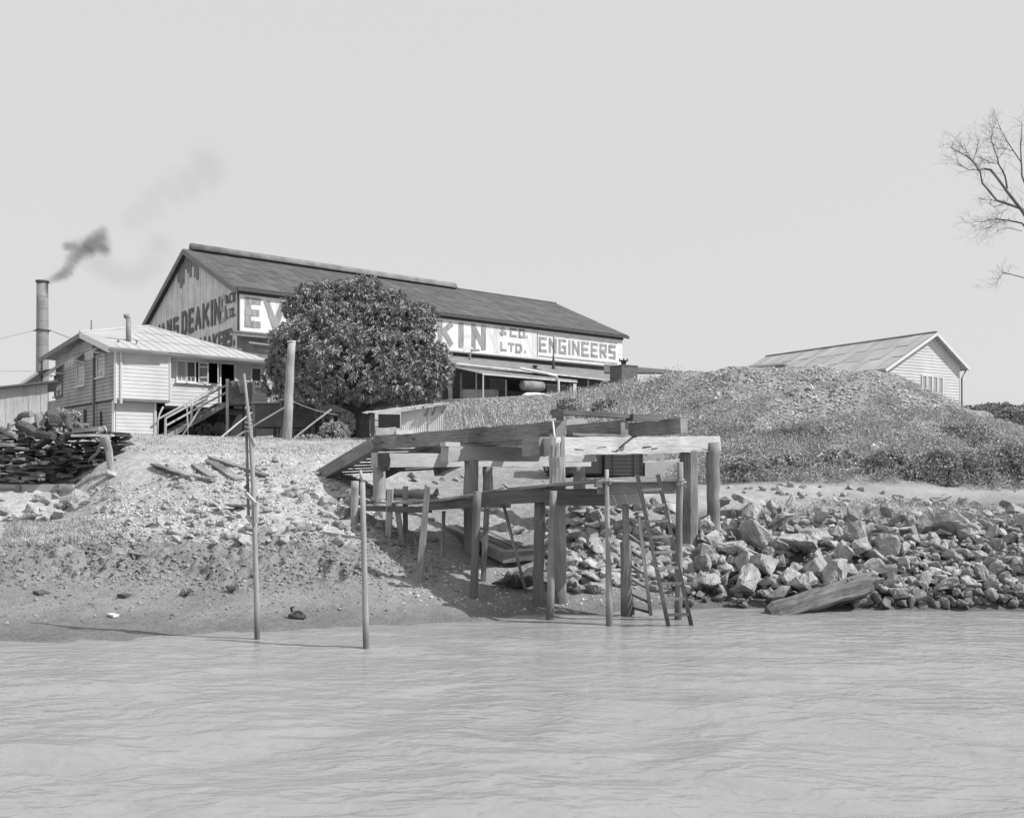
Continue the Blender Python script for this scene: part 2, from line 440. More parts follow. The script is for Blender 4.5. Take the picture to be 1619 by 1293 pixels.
GU = np.concatenate([np.linspace(-6000, -400, 24), np.linspace(-340, -40, 20), np.arange(-24, 1660, 4.2), np.linspace(1680, 2100, 20), np.linspace(2300, 7500, 24)])
GD = np.concatenate([np.geomspace(9, 15, 14)[:-1], np.geomspace(15, 50, 330)[:-1], np.geomspace(50, 110, 60)[:-1], np.geomspace(110, 3000, 26)])
UU, DD = np.meshgrid(GU, GD)
XX = (UU - CX) / F * DD
ZZ = rbf(UU, DD)
VV = HZ - (ZZ - H) * F / DD
def sstep(a, b, x):
    t = np.clip((x - a) / (b - a), 0, 1); return t * t * (3 - 2 * t)
bandu = lambda a, b, w=60: sstep(a - w, a + w, UU) * (1 - sstep(b - w, b + w, UU))
wn = fbm(XX * .5, DD * .5, 3, 5) * .12
zz0 = ZZ + wn
m_mud = (1 - sstep(1.15, 1.4, zz0))
m_left = 1 - sstep(560, 700, UU)
m_scarp = sstep(.45, .7, zz0) * (1 - sstep(1.2, 1.45, zz0)) * (1 - sstep(540, 640, UU)) * sstep(12, 19, DD)
m_rubble = sstep(1.2, 1.45, zz0) * (1 - sstep(3.45, 3.75, zz0)) * m_left * (1 - .9 * (1 - sstep(60, 190, UU)) * (1 - sstep(1.35, 1.5, ZZ)))
m_ledge = (1 - sstep(100, 200, UU + wn * 500)) * sstep(1.1, 1.2, zz0) * (1 - sstep(1.5, 1.62, zz0))
m_lawn = (1 - sstep(700, 820, UU)) * sstep(3.4, 3.8, zz0)
m_track = sstep(800, 900, UU + wn * 500) * sstep(1.75, 2.0, zz0 - .4 * sstep(1300, 1700, UU) * -1) * (1 - sstep(2.35, 2.6, zz0 + .2 * wn)) * sstep(23.5, 25.5, DD)
m_mound = sstep(30, 32.5, DD) * sstep(700, 830, UU)
m_rip = sstep(1000, 1100, UU) * (1 - sstep(1.6, 1.9, zz0))
lump = fbm(XX * 1.1, DD * 1.0, 5, 11, .55)
ridg = np.abs(fbm(XX * 1.3, DD * 1.3, 4, 23, .6))
ZZ = ZZ + m_scarp * (.12 * lump + .15 * fbm(XX * 3.0, DD * 2.6, 4, 12, .7) + .15 * fbm(XX * 6.0, DD * 5.0, 3, 14, .7) - .20 * np.clip(.25 - ridg, 0, 1) - .11 * sstep(.12, .30, fbm(XX * 3.6, DD * 3.2, 3, 19, .7))) + m_rubble * (.10 * fbm(XX * 1.6, DD * 1.6, 5, 31, .65)) \
    + m_mound * (.25 + .75 * sstep(980, 1120, UU)) * (.34 * fbm(XX * .45, DD * .45, 4, 41) + .16 * fbm(XX * 1.8, DD * 1.8, 4, 43, .7)) * (1 - sstep(60, 90, DD)) \
    + m_lawn * .07 * fbm(XX * .9, DD * .9, 4, 51) + .014 * fbm(XX * 4, DD * 4, 4, 61, .6) * (DD < 90) + .022 * fbm(XX * 2.2, DD * 2.2, 4, 63, .65) * m_mud * sstep(.05, .5, zz0) \
    + .05 * fbm(XX * .45, DD * .45, 3, 71) * (DD < 90) + m_track * (.04 * fbm(XX * .6, DD * 3, 3, 81) + .05 * fbm(XX * 2.5, DD * 2.5, 4, 83, .7))
# mid-bank gully under the wharf gets rough ground
m_under = bandu(600, 1060, 60) * sstep(.3, .6, zz0) * (1 - sstep(30, 33, DD))
ZZ = ZZ + m_under * .12 * fbm(XX * 1.8, DD * 1.8, 4, 91, .6)
tone = .225 + 0 * ZZ
def blend(t, m, val): return t * (1 - m) + val * m
tone = blend(tone, 1 - sstep(.02, .26, ZZ + wn * .8), .16)
tone = blend(tone, m_scarp, .215)
tone = blend(tone, m_rubble, .36)
tone = blend(tone, m_ledge, .33)
tone = blend(tone, m_lawn, .34)
tone = blend(tone, m_mound, .25)
tone = blend(tone, m_track, .29 - .06 * sstep(1250, 1400, UU) * sstep(2.2, 1.9, zz0))
tone = blend(tone, m_rip, .12)
tone = blend(tone, m_under * (1 - m_track) * (1 - m_mound), .27)

def terr(x, y):
    "ground height at world x, y (bilinear on the grid)"
    x = np.asarray(x, float); y = np.maximum(np.asarray(y, float), 9.01)
    u = x / y * F + CX
    iu = np.interp(u, GU, np.arange(len(GU))); idd = np.interp(y, GD, np.arange(len(GD)))
    i0 = np.clip(iu.astype(int), 0, len(GU) - 2); j0 = np.clip(idd.astype(int), 0, len(GD) - 2)
    fu = iu - i0; fd = idd - j0
    return (ZZ[j0, i0] * (1 - fu) + ZZ[j0, i0 + 1] * fu) * (1 - fd) + (ZZ[j0 + 1, i0] * (1 - fu) + ZZ[j0 + 1, i0 + 1] * fu) * fd
def tz(x, y): return float(terr(x, y))
DS = np.geomspace(12, 150, 900)
def ground_at(u, v):
    k = (u - CX) / F
    zr = H + (HZ - v) / F * DS
    g = terr(k * DS, DS)
    hit = np.nonzero(zr <= np.maximum(g, 0))[0]
    D = DS[hit[0]] if len(hit) else 60.0
    return Vector((k * D, D, tz(k * D, D)))
def on_ground(u, D, dz=0.0):
    x = (u - CX) / F * D
    return Vector((x, D, tz(x, D) + dz))

def ground_material(name, bscale, bstr, specks=.25, rough=.95, bdist=.03):
    m = bpy.data.materials.new(name); m.use_nodes = True
    n = m.node_tree.nodes; l = m.node_tree.links; b = n["Principled BSDF"]
    b.inputs["Roughness"].default_value = rough; b.inputs["Specular IOR Level"].default_value = .25
    at = n.new("ShaderNodeAttribute"); at.attribute_name = "tone"
    tc = n.new("ShaderNodeTexCoord")
    cur = at.outputs["Fac"]
    for sc, lo, hi in ((.7, .84, 1.14), (5, 1 - specks * .7, 1 + specks * .7), (22, 1 - specks, 1 + specks)):
        nz = n.new("ShaderNodeTexNoise"); nz.inputs["Scale"].default_value = sc; nz.inputs["Detail"].default_value = 5
        l.new(tc.outputs["Object"], nz.inputs[0])
        mr = n.new("ShaderNodeMapRange"); mr.inputs[1].default_value = .3; mr.inputs[2].default_value = .7; mr.inputs[3].default_value = lo; mr.inputs[4].default_value = hi
        l.new(nz.outputs[0], mr.inputs[0])
        mm = n.new("ShaderNodeMath"); mm.operation = 'MULTIPLY'; l.new(cur, mm.inputs[0]); l.new(mr.outputs[0], mm.inputs[1]); cur = mm.outputs[0]
    l.new(cur, b.inputs["Base Color"])
    nb = n.new("ShaderNodeTexNoise"); nb.inputs["Scale"].default_value = bscale; nb.inputs["Detail"].default_value = 8; nb.inputs["Roughness"].default_value = .65
    l.new(tc.outputs["Object"], nb.inputs[0])
    bp = n.new("ShaderNodeBump"); bp.inputs["Strength"].default_value = bstr; bp.inputs["Distance"].default_value = bdist
    l.new(nb.outputs[0], bp.inputs["Height"]); l.new(bp.outputs[0], b.inputs["Normal"])
    return m
nD, nU = ZZ.shape
region = np.zeros((nD - 1, nU - 1), int)                    # 0 ground, 1 mudflat, 2 hill (spoil mound), 3 track
cm = lambda a: (a[:-1, :-1] + a[1:, 1:]) / 2
region[cm(zz0) < 1.3] = 1
region[cm(m_mound) > .5] = 2
region[(cm(m_track) > .5) & (cm(m_mound) < .5)] = 3
for rid, nm, mt in ((0, 'ground', ground_material('stony_earth', 9, .8, .30)), (1, 'mudflat', ground_material('river_mud', 12, 1.0, .20, .8, .05)),
                    (2, 'hill', ground_material('spoil_mound_earth', 8, .9, .32)), (3, 'dirt_track', ground_material('pale_track_earth', 10, .4, .14))):
    jj, ii = np.nonzero(region == rid)
    a = jj * nU + ii
    fc = np.stack([a, a + 1, a + nU + 1, a + nU], 1)
    used, inv = np.unique(fc.ravel(), return_inverse=True)
    V = np.stack([XX.ravel(), DD.ravel(), ZZ.ravel()], 1)[used]
    o = np_mesh(nm, V, inv.reshape(fc.shape), mt, smooth=True)
    at = o.data.attributes.new("tone", 'FLOAT', 'POINT')
    at.data.foreach_set("value", tone.ravel()[used].astype(np.float32))
    tag(o, kind='structure')

# ---------------------------------------------------------------- river
def river():
    m = bpy.data.materials.new('muddy_river_water'); m.use_nodes = True
    n = m.node_tree.nodes; l = m.node_tree.links; b = n["Principled BSDF"]
    b.inputs["Base Color"].default_value = (.28, .28, .28, 1)
    b.inputs["Roughness"].default_value = .12
    b.inputs["IOR"].default_value = 1.33
    tc = n.new("ShaderNodeTexCoord")
    mp = n.new("ShaderNodeMapping"); mp.inputs[3].default_value = (1, 2.3, 1); mp.inputs[2].default_value = (0, 0, R(8))
    l.new(tc.outputs["Object"], mp.inputs[0])
    hs = None
    for sc, w, dt in ((2.2, 1.0, 2), (6, .25, 2)):
        nz = n.new("ShaderNodeTexNoise"); nz.inputs["Scale"].default_value = sc; nz.inputs["Detail"].default_value = dt; nz.inputs["Distortion"].default_value = .6
        l.new(mp.outputs[0], nz.inputs[0])
        mu = n.new("ShaderNodeMath"); mu.operation = 'MULTIPLY'; mu.inputs[1].default_value = w; l.new(nz.outputs[0], mu.inputs[0])
        if hs is None: hs = mu.outputs[0]
        else:
            ad = n.new("ShaderNodeMath"); l.new(hs, ad.inputs[0]); l.new(mu.outputs[0], ad.inputs[1]); hs = ad.outputs[0]
    bp = n.new("ShaderNodeBump"); bp.inputs["Strength"].default_value = 1; bp.inputs["Distance"].default_value = .042
    l.new(hs, bp.inputs["Height"]); l.new(bp.outputs[0], b.inputs["Normal"])
    us = np.concatenate([np.linspace(-9000, -200, 14), np.linspace(-150, 1770, 420), np.linspace(1900, 10000, 14)])
    ds = np.concatenate([np.geomspace(1.0, 6, 20)[:-1], np.geomspace(6, 24, 460), ])
    U2, D2 = np.meshgrid(us, ds)
    X2 = (U2 - CX) / F * D2
    w1 = fbm(X2 * .42 + D2 * .12, D2 * 1.05 + 1.2 * fbm(X2 * .3, D2 * .5, 2, 211), 3, 201, .45)
    w2 = 1 - np.abs(fbm(X2 * 1.0 - D2 * .2, D2 * 2.6 + .8 * w1, 3, 205, .5)) * 2
    patch = .45 + .55 * sstep(-.25, .25, fbm(X2 * .12, D2 * .25, 2, 209))
    Z2 = .12 * w1 + .034 * w2 * patch
    Z2 *= (.35 + .65 * (1 - sstep(9, 17, D2)))
    k = X2.shape
    a = (np.arange(k[0] - 1)[:, None] * k[1] + np.arange(k[1] - 1)[None]).ravel()
    o = np_mesh('river', np.stack([X2.ravel(), D2.ravel(), Z2.ravel()], 1), np.stack([a, a + 1, a + k[1] + 1, a + k[1]], 1), m, smooth=True)
    tag(o, kind='structure')
    # the rest of the river, behind and beside the camera
    mb = MB()
    mb.face([(-400, -300, -.03), (400, -300, -.03), (400, 1.0, -.03), (-400, 1.0, -.03)])
    r = mb.build('water', m, origin=(0, 0, -.03)); tag(r, kind='structure')
river()

# ================================================================ lettering
LET = {
 'E': (4, [[(0, 0), (0, 6)], [(0, 6), (4, 6)], [(0, 3), (3.4, 3)], [(0, 0), (4, 0)]]),
 'V': (4.6, [[(0, 6), (2.3, 0)], [(2.3, 0), (4.6, 6)]]),
 'A': (4.4, [[(0, 0), (2.2, 6)], [(2.2, 6), (4.4, 0)], [(.9, 2), (3.5, 2)]]),
 'N': (4, [[(0, 0), (0, 6)], [(0, 6), (4, 0)], [(4, 0), (4, 6)]]),
 'S': (4, [[(0, 0), (4, 0)], [(4, 0), (4, 3)], [(4, 3), (0, 3)], [(0, 3), (0, 6)], [(0, 6), (4, 6)]]),
 'D': (4, [[(0, 0), (0, 6)], [(0, 6), (3, 6)], [(3, 6), (4, 5)], [(4, 5), (4, 1)], [(4, 1), (3, 0)], [(3, 0), (0, 0)]]),
 'K': (4, [[(0, 0), (0, 6)], [(0, 2.6), (4, 6)], [(1.3, 3.6), (4, 0)]]),
 'I': (.01, [[(0, 0), (0, 6)]]),
 'G': (4, [[(4, 6), (0, 6)], [(0, 6), (0, 0)], [(0, 0), (4, 0)], [(4, 0), (4, 3)], [(4, 3), (2.3, 3)]]),
 'R': (4, [[(0, 0), (0, 6)], [(0, 6), (4, 6)], [(4, 6), (4, 3)], [(4, 3), (0, 3)], [(1.8, 3), (4, 0)]]),
 'C': (4, [[(4, 6), (0, 6)], [(0, 6), (0, 0)], [(0, 0), (4, 0)]]),
 'O': (4, [[(0, 0), (0, 6)], [(0, 6), (4, 6)], [(4, 6), (4, 0)], [(4, 0), (0, 0)]]),
 'L': (3.4, [[(0, 0), (0, 6)], [(0, 0), (3.4, 0)]]),
 'T': (4, [[(2, 0), (2, 6)], [(0, 6), (4, 6)]]),
 'B': (4, [[(0, 0), (0, 6)], [(0, 6), (3.4, 6)], [(3.4, 6), (3.9, 5.4)], [(3.9, 5.4), (3.4, 3)], [(3.4, 3), (0, 3)], [(3.4, 3), (4, 2.4)], [(4, 2.4), (4, .6)], [(4, .6), (3.4, 0)], [(3.4, 0), (0, 0)]]),
 'M': (5, [[(0, 0), (0, 6)], [(0, 6), (2.5, 1.8)], [(2.5, 1.8), (5, 6)], [(5, 6), (5, 0)]]),
 '&': (4, [[(4, 0), (.8, 4.6)], [(.8, 4.6), (1.6, 6)], [(1.6, 6), (2.8, 5)], [(2.8, 5), (0, 1.6)], [(0, 1.6), (1.2, 0)], [(1.2, 0), (4, 2.4)]]),
 '.': (.01, [[(0, 0), (0, .6)]]),
 '-': (4, [[(0, 3), (4, 3)]]),
}
def glyph(mb, ch, O, X, N, x0, x1, z0, z1, th):
    "painted capital from x0..x1 along X, z0..z1; N = outward normal; th = stroke width"
    w, strokes = LET[ch]
    O = Vector(O); X = Vector(X); N = Vector(N)
    sx = (x1 - x0 - th) / w if w > .1 else 0; sz = (z1 - z0 - th) / 6
    cx = lambda x: (x0 + th / 2 + x * sx) if w > .1 else (x0 + x1) / 2
    for k, ((xa, za), (xb, zb)) in enumerate(strokes):
        a = Vector((cx(xa), z0 + th / 2 + za * sz)); b = Vector((cx(xb), z0 + th / 2 + zb * sz))
        d = (b - a).normalized(); e = Vector((-d.y, d.x)) * th / 2
        ext = d * th / 2 if (abs(d.x) < .05 or abs(d.y) < .05) else d * th * .25
        a2 = a - ext; b2 = b + ext
        off = N * (.012 * (k + 1))
        q = [a2 - e, b2 - e, b2 + e, a2 + e]
        if not (abs(d.x) < .05 or abs(d.y) < .05):
            for p in q: p.y = max(z0, min(z1, p.y))
        mb.face([O + X * p.x + Vector((0, 0, p.y)) + off for p in q])

def paint_mat(name, v, under, worn=.5, sc=3.0, stretch=(1, 1, .25)):
    "old lettering paint worn through to the sheeting below"
    m = bpy.data.materials.new(name); m.use_nodes = True
    n = m.node_tree.nodes; l = m.node_tree.links; b = n["Principled BSDF"]; b.inputs["Roughness"].default_value = .8
    tc = n.new("ShaderNodeTexCoord"); mp = n.new("ShaderNodeMapping"); mp.inputs[3].default_value = stretch
    l.new(tc.outputs["Object"], mp.inputs[0])
    nz = n.new("ShaderNodeTexNoise"); nz.inputs["Scale"].default_value = sc; nz.inputs["Detail"].default_value = 6; nz.inputs["Roughness"].default_value = .7
    l.new(mp.outputs[0], nz.inputs[0])
    mr = n.new("ShaderNodeMapRange"); mr.inputs[1].default_value = .5 - .2; mr.inputs[2].default_value = .5 + .2
    mr.inputs[3].default_value = v; mr.inputs[4].default_value = v + (under - v) * worn
    l.new(nz.outputs[0], mr.inputs[0]); l.new(mr.outputs[0], b.inputs["Base Color"])
    return m
M['sign_board'] = paint_mat('worn_white_sign_board', .74, .50, .5, 1.3, (1, 1, .18))
M['letter_long'] = paint_mat('faded_grey_sign_paint', .15, .48, .75, 2.2)
M['letter_ghost'] = paint_mat('ghost_of_old_lettering', .50, .70, .9, 2.0)
M['letter_gable'] = paint_mat('dark_gable_lettering', .07, .22, .5, 2.4)
M['letter_gable_ghost'] = paint_mat('faint_gable_lettering', .24, .45, .8, 2.0)

# ================================================================ engineering works
def works():
    a = (.784, .620); fr = Frame(-25.82, 85, *a)
    L, W = 51.0, 27.0; ZE, ZR, ZB = 19.75, 25.7, 6.0
    root = thing('engineering_works', 'huge dark-roofed gabled factory with painted lettering behind the leafy tree', 'factory', fr.p(0, 0, 8))
    n_long = -fr.b; n_gab = -fr.a
    # gable wall in vertical sheets
    mb = MB(); k = 0; t = 0.0
    zt = lambda t: ZE - .15 + (ZR - ZE) * (1 - abs(t - W / 2) / (W / 2))
    while t < W - 1e-3:
        t1 = min(t + .9, W); off = n_gab * (.02 + .015 * (k % 2))
        for (za, zb) in ((ZB, 15.9), (15.9, 21.3), (21.3, 99)):
            A, B = min(zb, zt(t)), min(zb, zt(t1))
            if max(A, B) <= za: continue
            A = max(A, za); B = max(B, za)
            o2 = off + n_gab * (0.0 if za == ZB else (-.012 if za < 17 else -.024))
            mb.face([fr.p(0, t, za) + o2, fr.p(0, t1, za) + o2, fr.p(0, t1, B) + o2, fr.p(0, t, A) + o2][::-1])
        t = t1; k += 1
    # the dark louvred patch under the peak, vertical boards
    mb.build('gable_wall', M['gable_sheet'], root)
    mb = MB()
    for k, (dt, h0, h1) in enumerate(((-2.9, 1.5, 3.2), (-2.2, 1.2, 2.8), (-1.5, 1.0, 1.6), (-.75, .8, 2.6), (0, .7, 2.0), (.75, .8, 1.5), (1.5, 1.0, 3.0), (2.2, 1.3, 3.3), (2.9, 1.6, 2.6))):
        p = fr.p(0, W / 2 + dt, ZR - h1 - .3) + n_gab * .08; q = fr.p(0, W / 2 + dt, ZR - h0) + n_gab * .08
        mb.box(p, q, .6, .03, up=n_gab)
    mb.build('louvre_patch', M['iron_mid'], root)
    # long wall below the sign and far walls
    mb = MB(); s = 0.0
    while s < L:
        s1 = min(s + 1.5, L)
        mb.face([fr.p(s, 0, ZB), fr.p(s1, 0, ZB), fr.p(s1, 0, ZE - .1), fr.p(s, 0, ZE - .1)]); s = s1
    mb.face([fr.p(L, 0, ZB), fr.p(L, W, ZB), fr.p(L, W, ZE - .2), fr.p(L, W / 2, ZR - .2), fr.p(L, 0, ZE - .2)])
    mb.face([fr.p(L, W, ZB), fr.p(0.3, W, ZB), fr.p(0.3, W, ZE - .2), fr.p(L, W, ZE - .2)])
    mb.build('long_wall', M['iron_mid'], root)
    # roof
    mb = MB(); ov = .7
    sl = (ZR - ZE) / (W / 2)
    for sgn in (-1, 1):
        t0 = W / 2; t1 = -ov if sgn < 0 else W + ov
        z1 = ZE - ov * sl
        p = [fr.p(-.5, t0, ZR), fr.p(L + .5, t0, ZR), fr.p(L + .5, t1, z1 + .1), fr.p(-.5, t1, z1 + .1)]
        mb.prism(p if sgn < 0 else p[::-1], (0, 0, .14))
    mb.build('roof', M['iron_dark'], root)
    mb = MB(); zt2 = ZE - ov * sl + .1 + .15
    sheet_grid(mb, fr.p(-.5, -ov, zt2), fr.p(L + .5, -ov, zt2), fr.p(L + .5, W / 2, ZR + .15), fr.p(-.5, W / 2, ZR + .15), 46, 5, .01)
    mb.build('roof_sheets', M['roof_sheets'], root)
    # bargeboards
    for tt in (-ov, W + ov):
        mb = MB()
        mb.box(fr.p(-.58, W / 2, ZR - .12), fr.p(-.58, tt, ZE - ov * sl - .05), .09, .55)
        mb.build('bargeboard', M['trim_dark'], root)
    mb = MB(); mb.box(fr.p(L + .58, W / 2, ZR - .1), fr.p(L + .58, -ov, ZE - ov * sl), .09, .35); mb.build('bargeboard', M['trim_dark'], root)
    mb = MB()
    mb.tube([fr.p(s, W / 2, ZR + .38) for s in (0.2, 10, 20, 34.2)], .5, 10)
    mb.box(fr.p(0.3, W / 2, ZR + .16), fr.p(34.1, W / 2, ZR + .16), 1.7, .12)
    mb.build('ridge_ventilator', M['iron_mid'], root, smooth=True)
    mb = MB(); mb.tube([fr.p(34.4, W / 2, ZR + .16), fr.p(L + .5, W / 2, ZR + .16)], .16, 8); mb.build('ridge_cap', M['iron_dark'], root)
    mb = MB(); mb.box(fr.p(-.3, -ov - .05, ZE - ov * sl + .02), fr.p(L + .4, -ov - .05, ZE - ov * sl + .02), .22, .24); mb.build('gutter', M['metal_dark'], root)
    mb = MB(); mb.box(fr.p(.05, -.2, ZE - .42), fr.p(L - .1, -.2, ZE - .42), .3, .42); mb.build('eave_shadow_strip', M['metal_dark'], root)  # added dark strip, with the dark gutter it paints the eave's shadow band
    # sign board
    S0, S1, Z0, Z1 = .15, 50.7, 15.65, 19.12
    mb = MB(); s = S0; k = 0
    while s < S1 - .01:
        s1 = min(s + 1.35, S1); off = n_long * (.34 + .012 * (k % 2))
        mb.face([fr.p(s, 0, Z0) + off, fr.p(s1, 0, Z0) + off, fr.p(s1, 0, Z1) + off, fr.p(s, 0, Z1) + off])
        s = s1; k += 1
    mb.face([fr.p(S0, 0, Z0) + n_long * .34, fr.p(S0, 0, Z1) + n_long * .34, fr.p(S0, 0, Z1) + n_long * .1, fr.p(S0, 0, Z0) + n_long * .1])
    mb.face([fr.p(S1, 0, Z0) + n_long * .34, fr.p(S1, 0, Z0) + n_long * .1, fr.p(S1, 0, Z1) + n_long * .1, fr.p(S1, 0, Z1) + n_long * .34])
    so = mb.build('sign_board', M['sign_board'], root)
    mb = MB()
    mb.box(fr.p(S0 - .9, -.42, Z0 - .12), fr.p(S1 + .3, -.42, Z0 - .12), .9, .16)
    mb.box(fr.p(S0 - .9, -.75, Z0 - .35), fr.p(24, -.75, Z0 - .35), .1, .35)
    mb.build('sign_ledge', M['trim_dark'], root)
    O = fr.p(0, 0, 0) + n_long * .352; X = fr.a
    def sa(u): return fr.s_of(u, -.35)
    H0, H1 = Z0 + .45, Z1 - .22
    mb = MB(); gh = MB()
    big = [('E', 387, 412), ('V', 417, 452), ('A', 452, 488), ('N', 497, 526), ('S', 536, 562), ('D', 582, 606), ('E', 615, 636), ('A', 646, 672), ('K', 692, 717), ('I', 725, 733), ('N', 745, 768)]
    words = []
    for k, (ch, u0, u1) in enumerate(big):
        if k in (5,): words.append(mb); mb = MB()
        glyph(mb, ch, O, X, n_long, sa(u0), sa(u1), H0, H1, .62 if ch != 'I' else .7)
    zl = lambda u, v: fr.z_of(sa(u), -.35, v)
    words.append(mb); mb = MB()
    for ch, u0, u1 in (('&', 790, 801), ('C', 806, 817), ('O', 820, 830), ('.', 831, 834)):
        glyph(mb, ch, O, X, n_long, sa(u0), sa(u1), 17.95, 18.98, .26)
    words.append(mb); mb = MB()
    for ch, u0, u1 in (('L', 791, 801), ('T', 803, 813), ('D', 815, 825), ('.', 828, 832)):
        glyph(mb, ch, O, X, n_long, sa(u0), sa(u1), 16.2, 17.25, .26)
    words.append(mb); mb = MB()
    e0, e1 = sa(852), sa(976); n = 9; step = (e1 - e0) / n
    x = e0; word = 'ENGINEERS'; unit = (e1 - e0) / (8 * 1.0 + .42)
    for ch in word:
        w = unit * (.42 if ch == 'I' else 1.0)
        glyph(mb, ch, O, X, n_long, x, x + w * (.79 if ch != 'I' else .62), 16.55, 18.35, .33); x += w
    for zz in (18.66, 16.05):
        mb.box(O + X * e0 + Vector((0, 0, zz)) + n_long * .015, O + X * e1 + Vector((0, 0, zz)) + n_long * .015, .03, .17)
    mb.box(O + X * (e0 - .25) + Vector((0, 0, 15.9)) + n_long * .02, O + X * (e0 - .25) + Vector((0, 0, 18.8)) + n_long * .02, .1, .03)
    for ch, u0, u1 in (('E', 732, 748), ('N', 768, 790), ('I', 780, 786), ('N', 826, 846), ('A', 430, 452), ('I', 846, 850)):
        glyph(gh, ch, O - n_long * .006, X, n_long * .4, sa(u0), sa(u1), H0 - .2, H1 + .1, .4)
    gh.build('faded_lettering', M['letter_ghost'], so)
    for w_ in words + [mb]: w_.build('lettering', M['letter_long'], so)
    # gable lettering, reads from the far corner towards the near one
    O = fr.p(0, 0, 0) + n_gab * .07; X = -fr.b
    def ta(u): return -fr.t_of(u, 0)
    mb = MB(); gh = MB()
    for ch, u0, u1 in (('E', 236, 243), ('V', 244, 254), ('A', 255, 263), ('N', 265, 272), ('S', 275, 283), ('D', 288, 297), ('E', 299, 307), ('A', 309, 319), ('K', 321, 332), ('I', 334, 337), ('N', 339, 350)):
        glyph(mb, ch, O, X, n_gab, ta(u0), ta(u1), 16.9, 19.5 if u0 > 285 else 19.2, .52)
    glyph(gh, 'S', O, X, n_gab, ta(350), ta(358), 16.95, 19.5, .4)
    for ch, u0, u1 in (('&', 358, 363), ('C', 364, 368), ('O', 369, 373)):
        glyph(mb, ch, O, X, n_gab, ta(u0), ta(u1), 18.5, 19.45, .2)
    for ch, u0, u1 in (('L', 359, 362), ('T', 363, 366), ('D', 367, 371), ('.', 372, 373)):
        glyph(mb, ch, O, X, n_gab, ta(u0), ta(u1), 17.1, 18.0, .18)
    for ch, u0, u1 in (('B', 263, 270), ('O', 272, 279), ('I', 281, 283), ('L', 285, 291), ('E', 299, 305), ('R', 308, 315), ('M', 317, 326), ('A', 328, 336), ('K', 337, 345), ('E', 346, 352), ('R', 353, 360), ('S', 361, 368), ('.', 370, 372)):
        glyph(mb, ch, O, X, n_gab, ta(u0), ta(u1), 14.35, 16.1, .42)
    mb.build('gable_lettering', M['letter_gable'], root); gh.build('faded_gable_lettering', M['letter_gable_ghost'], root)
    mb = MB(); s0 = sa(392)
    mb.tube([fr.p(s0, -.5, 14.6), fr.p(s0 + 2.6, -.5, 14.5), fr.p(s0 + 2.6, -.5, 13.8), fr.p(s0 + 4, -.5, 13.7)], .12, 6); mb.build('wall_pipe', M['metal_mid'], root)
    return fr
WF = works()

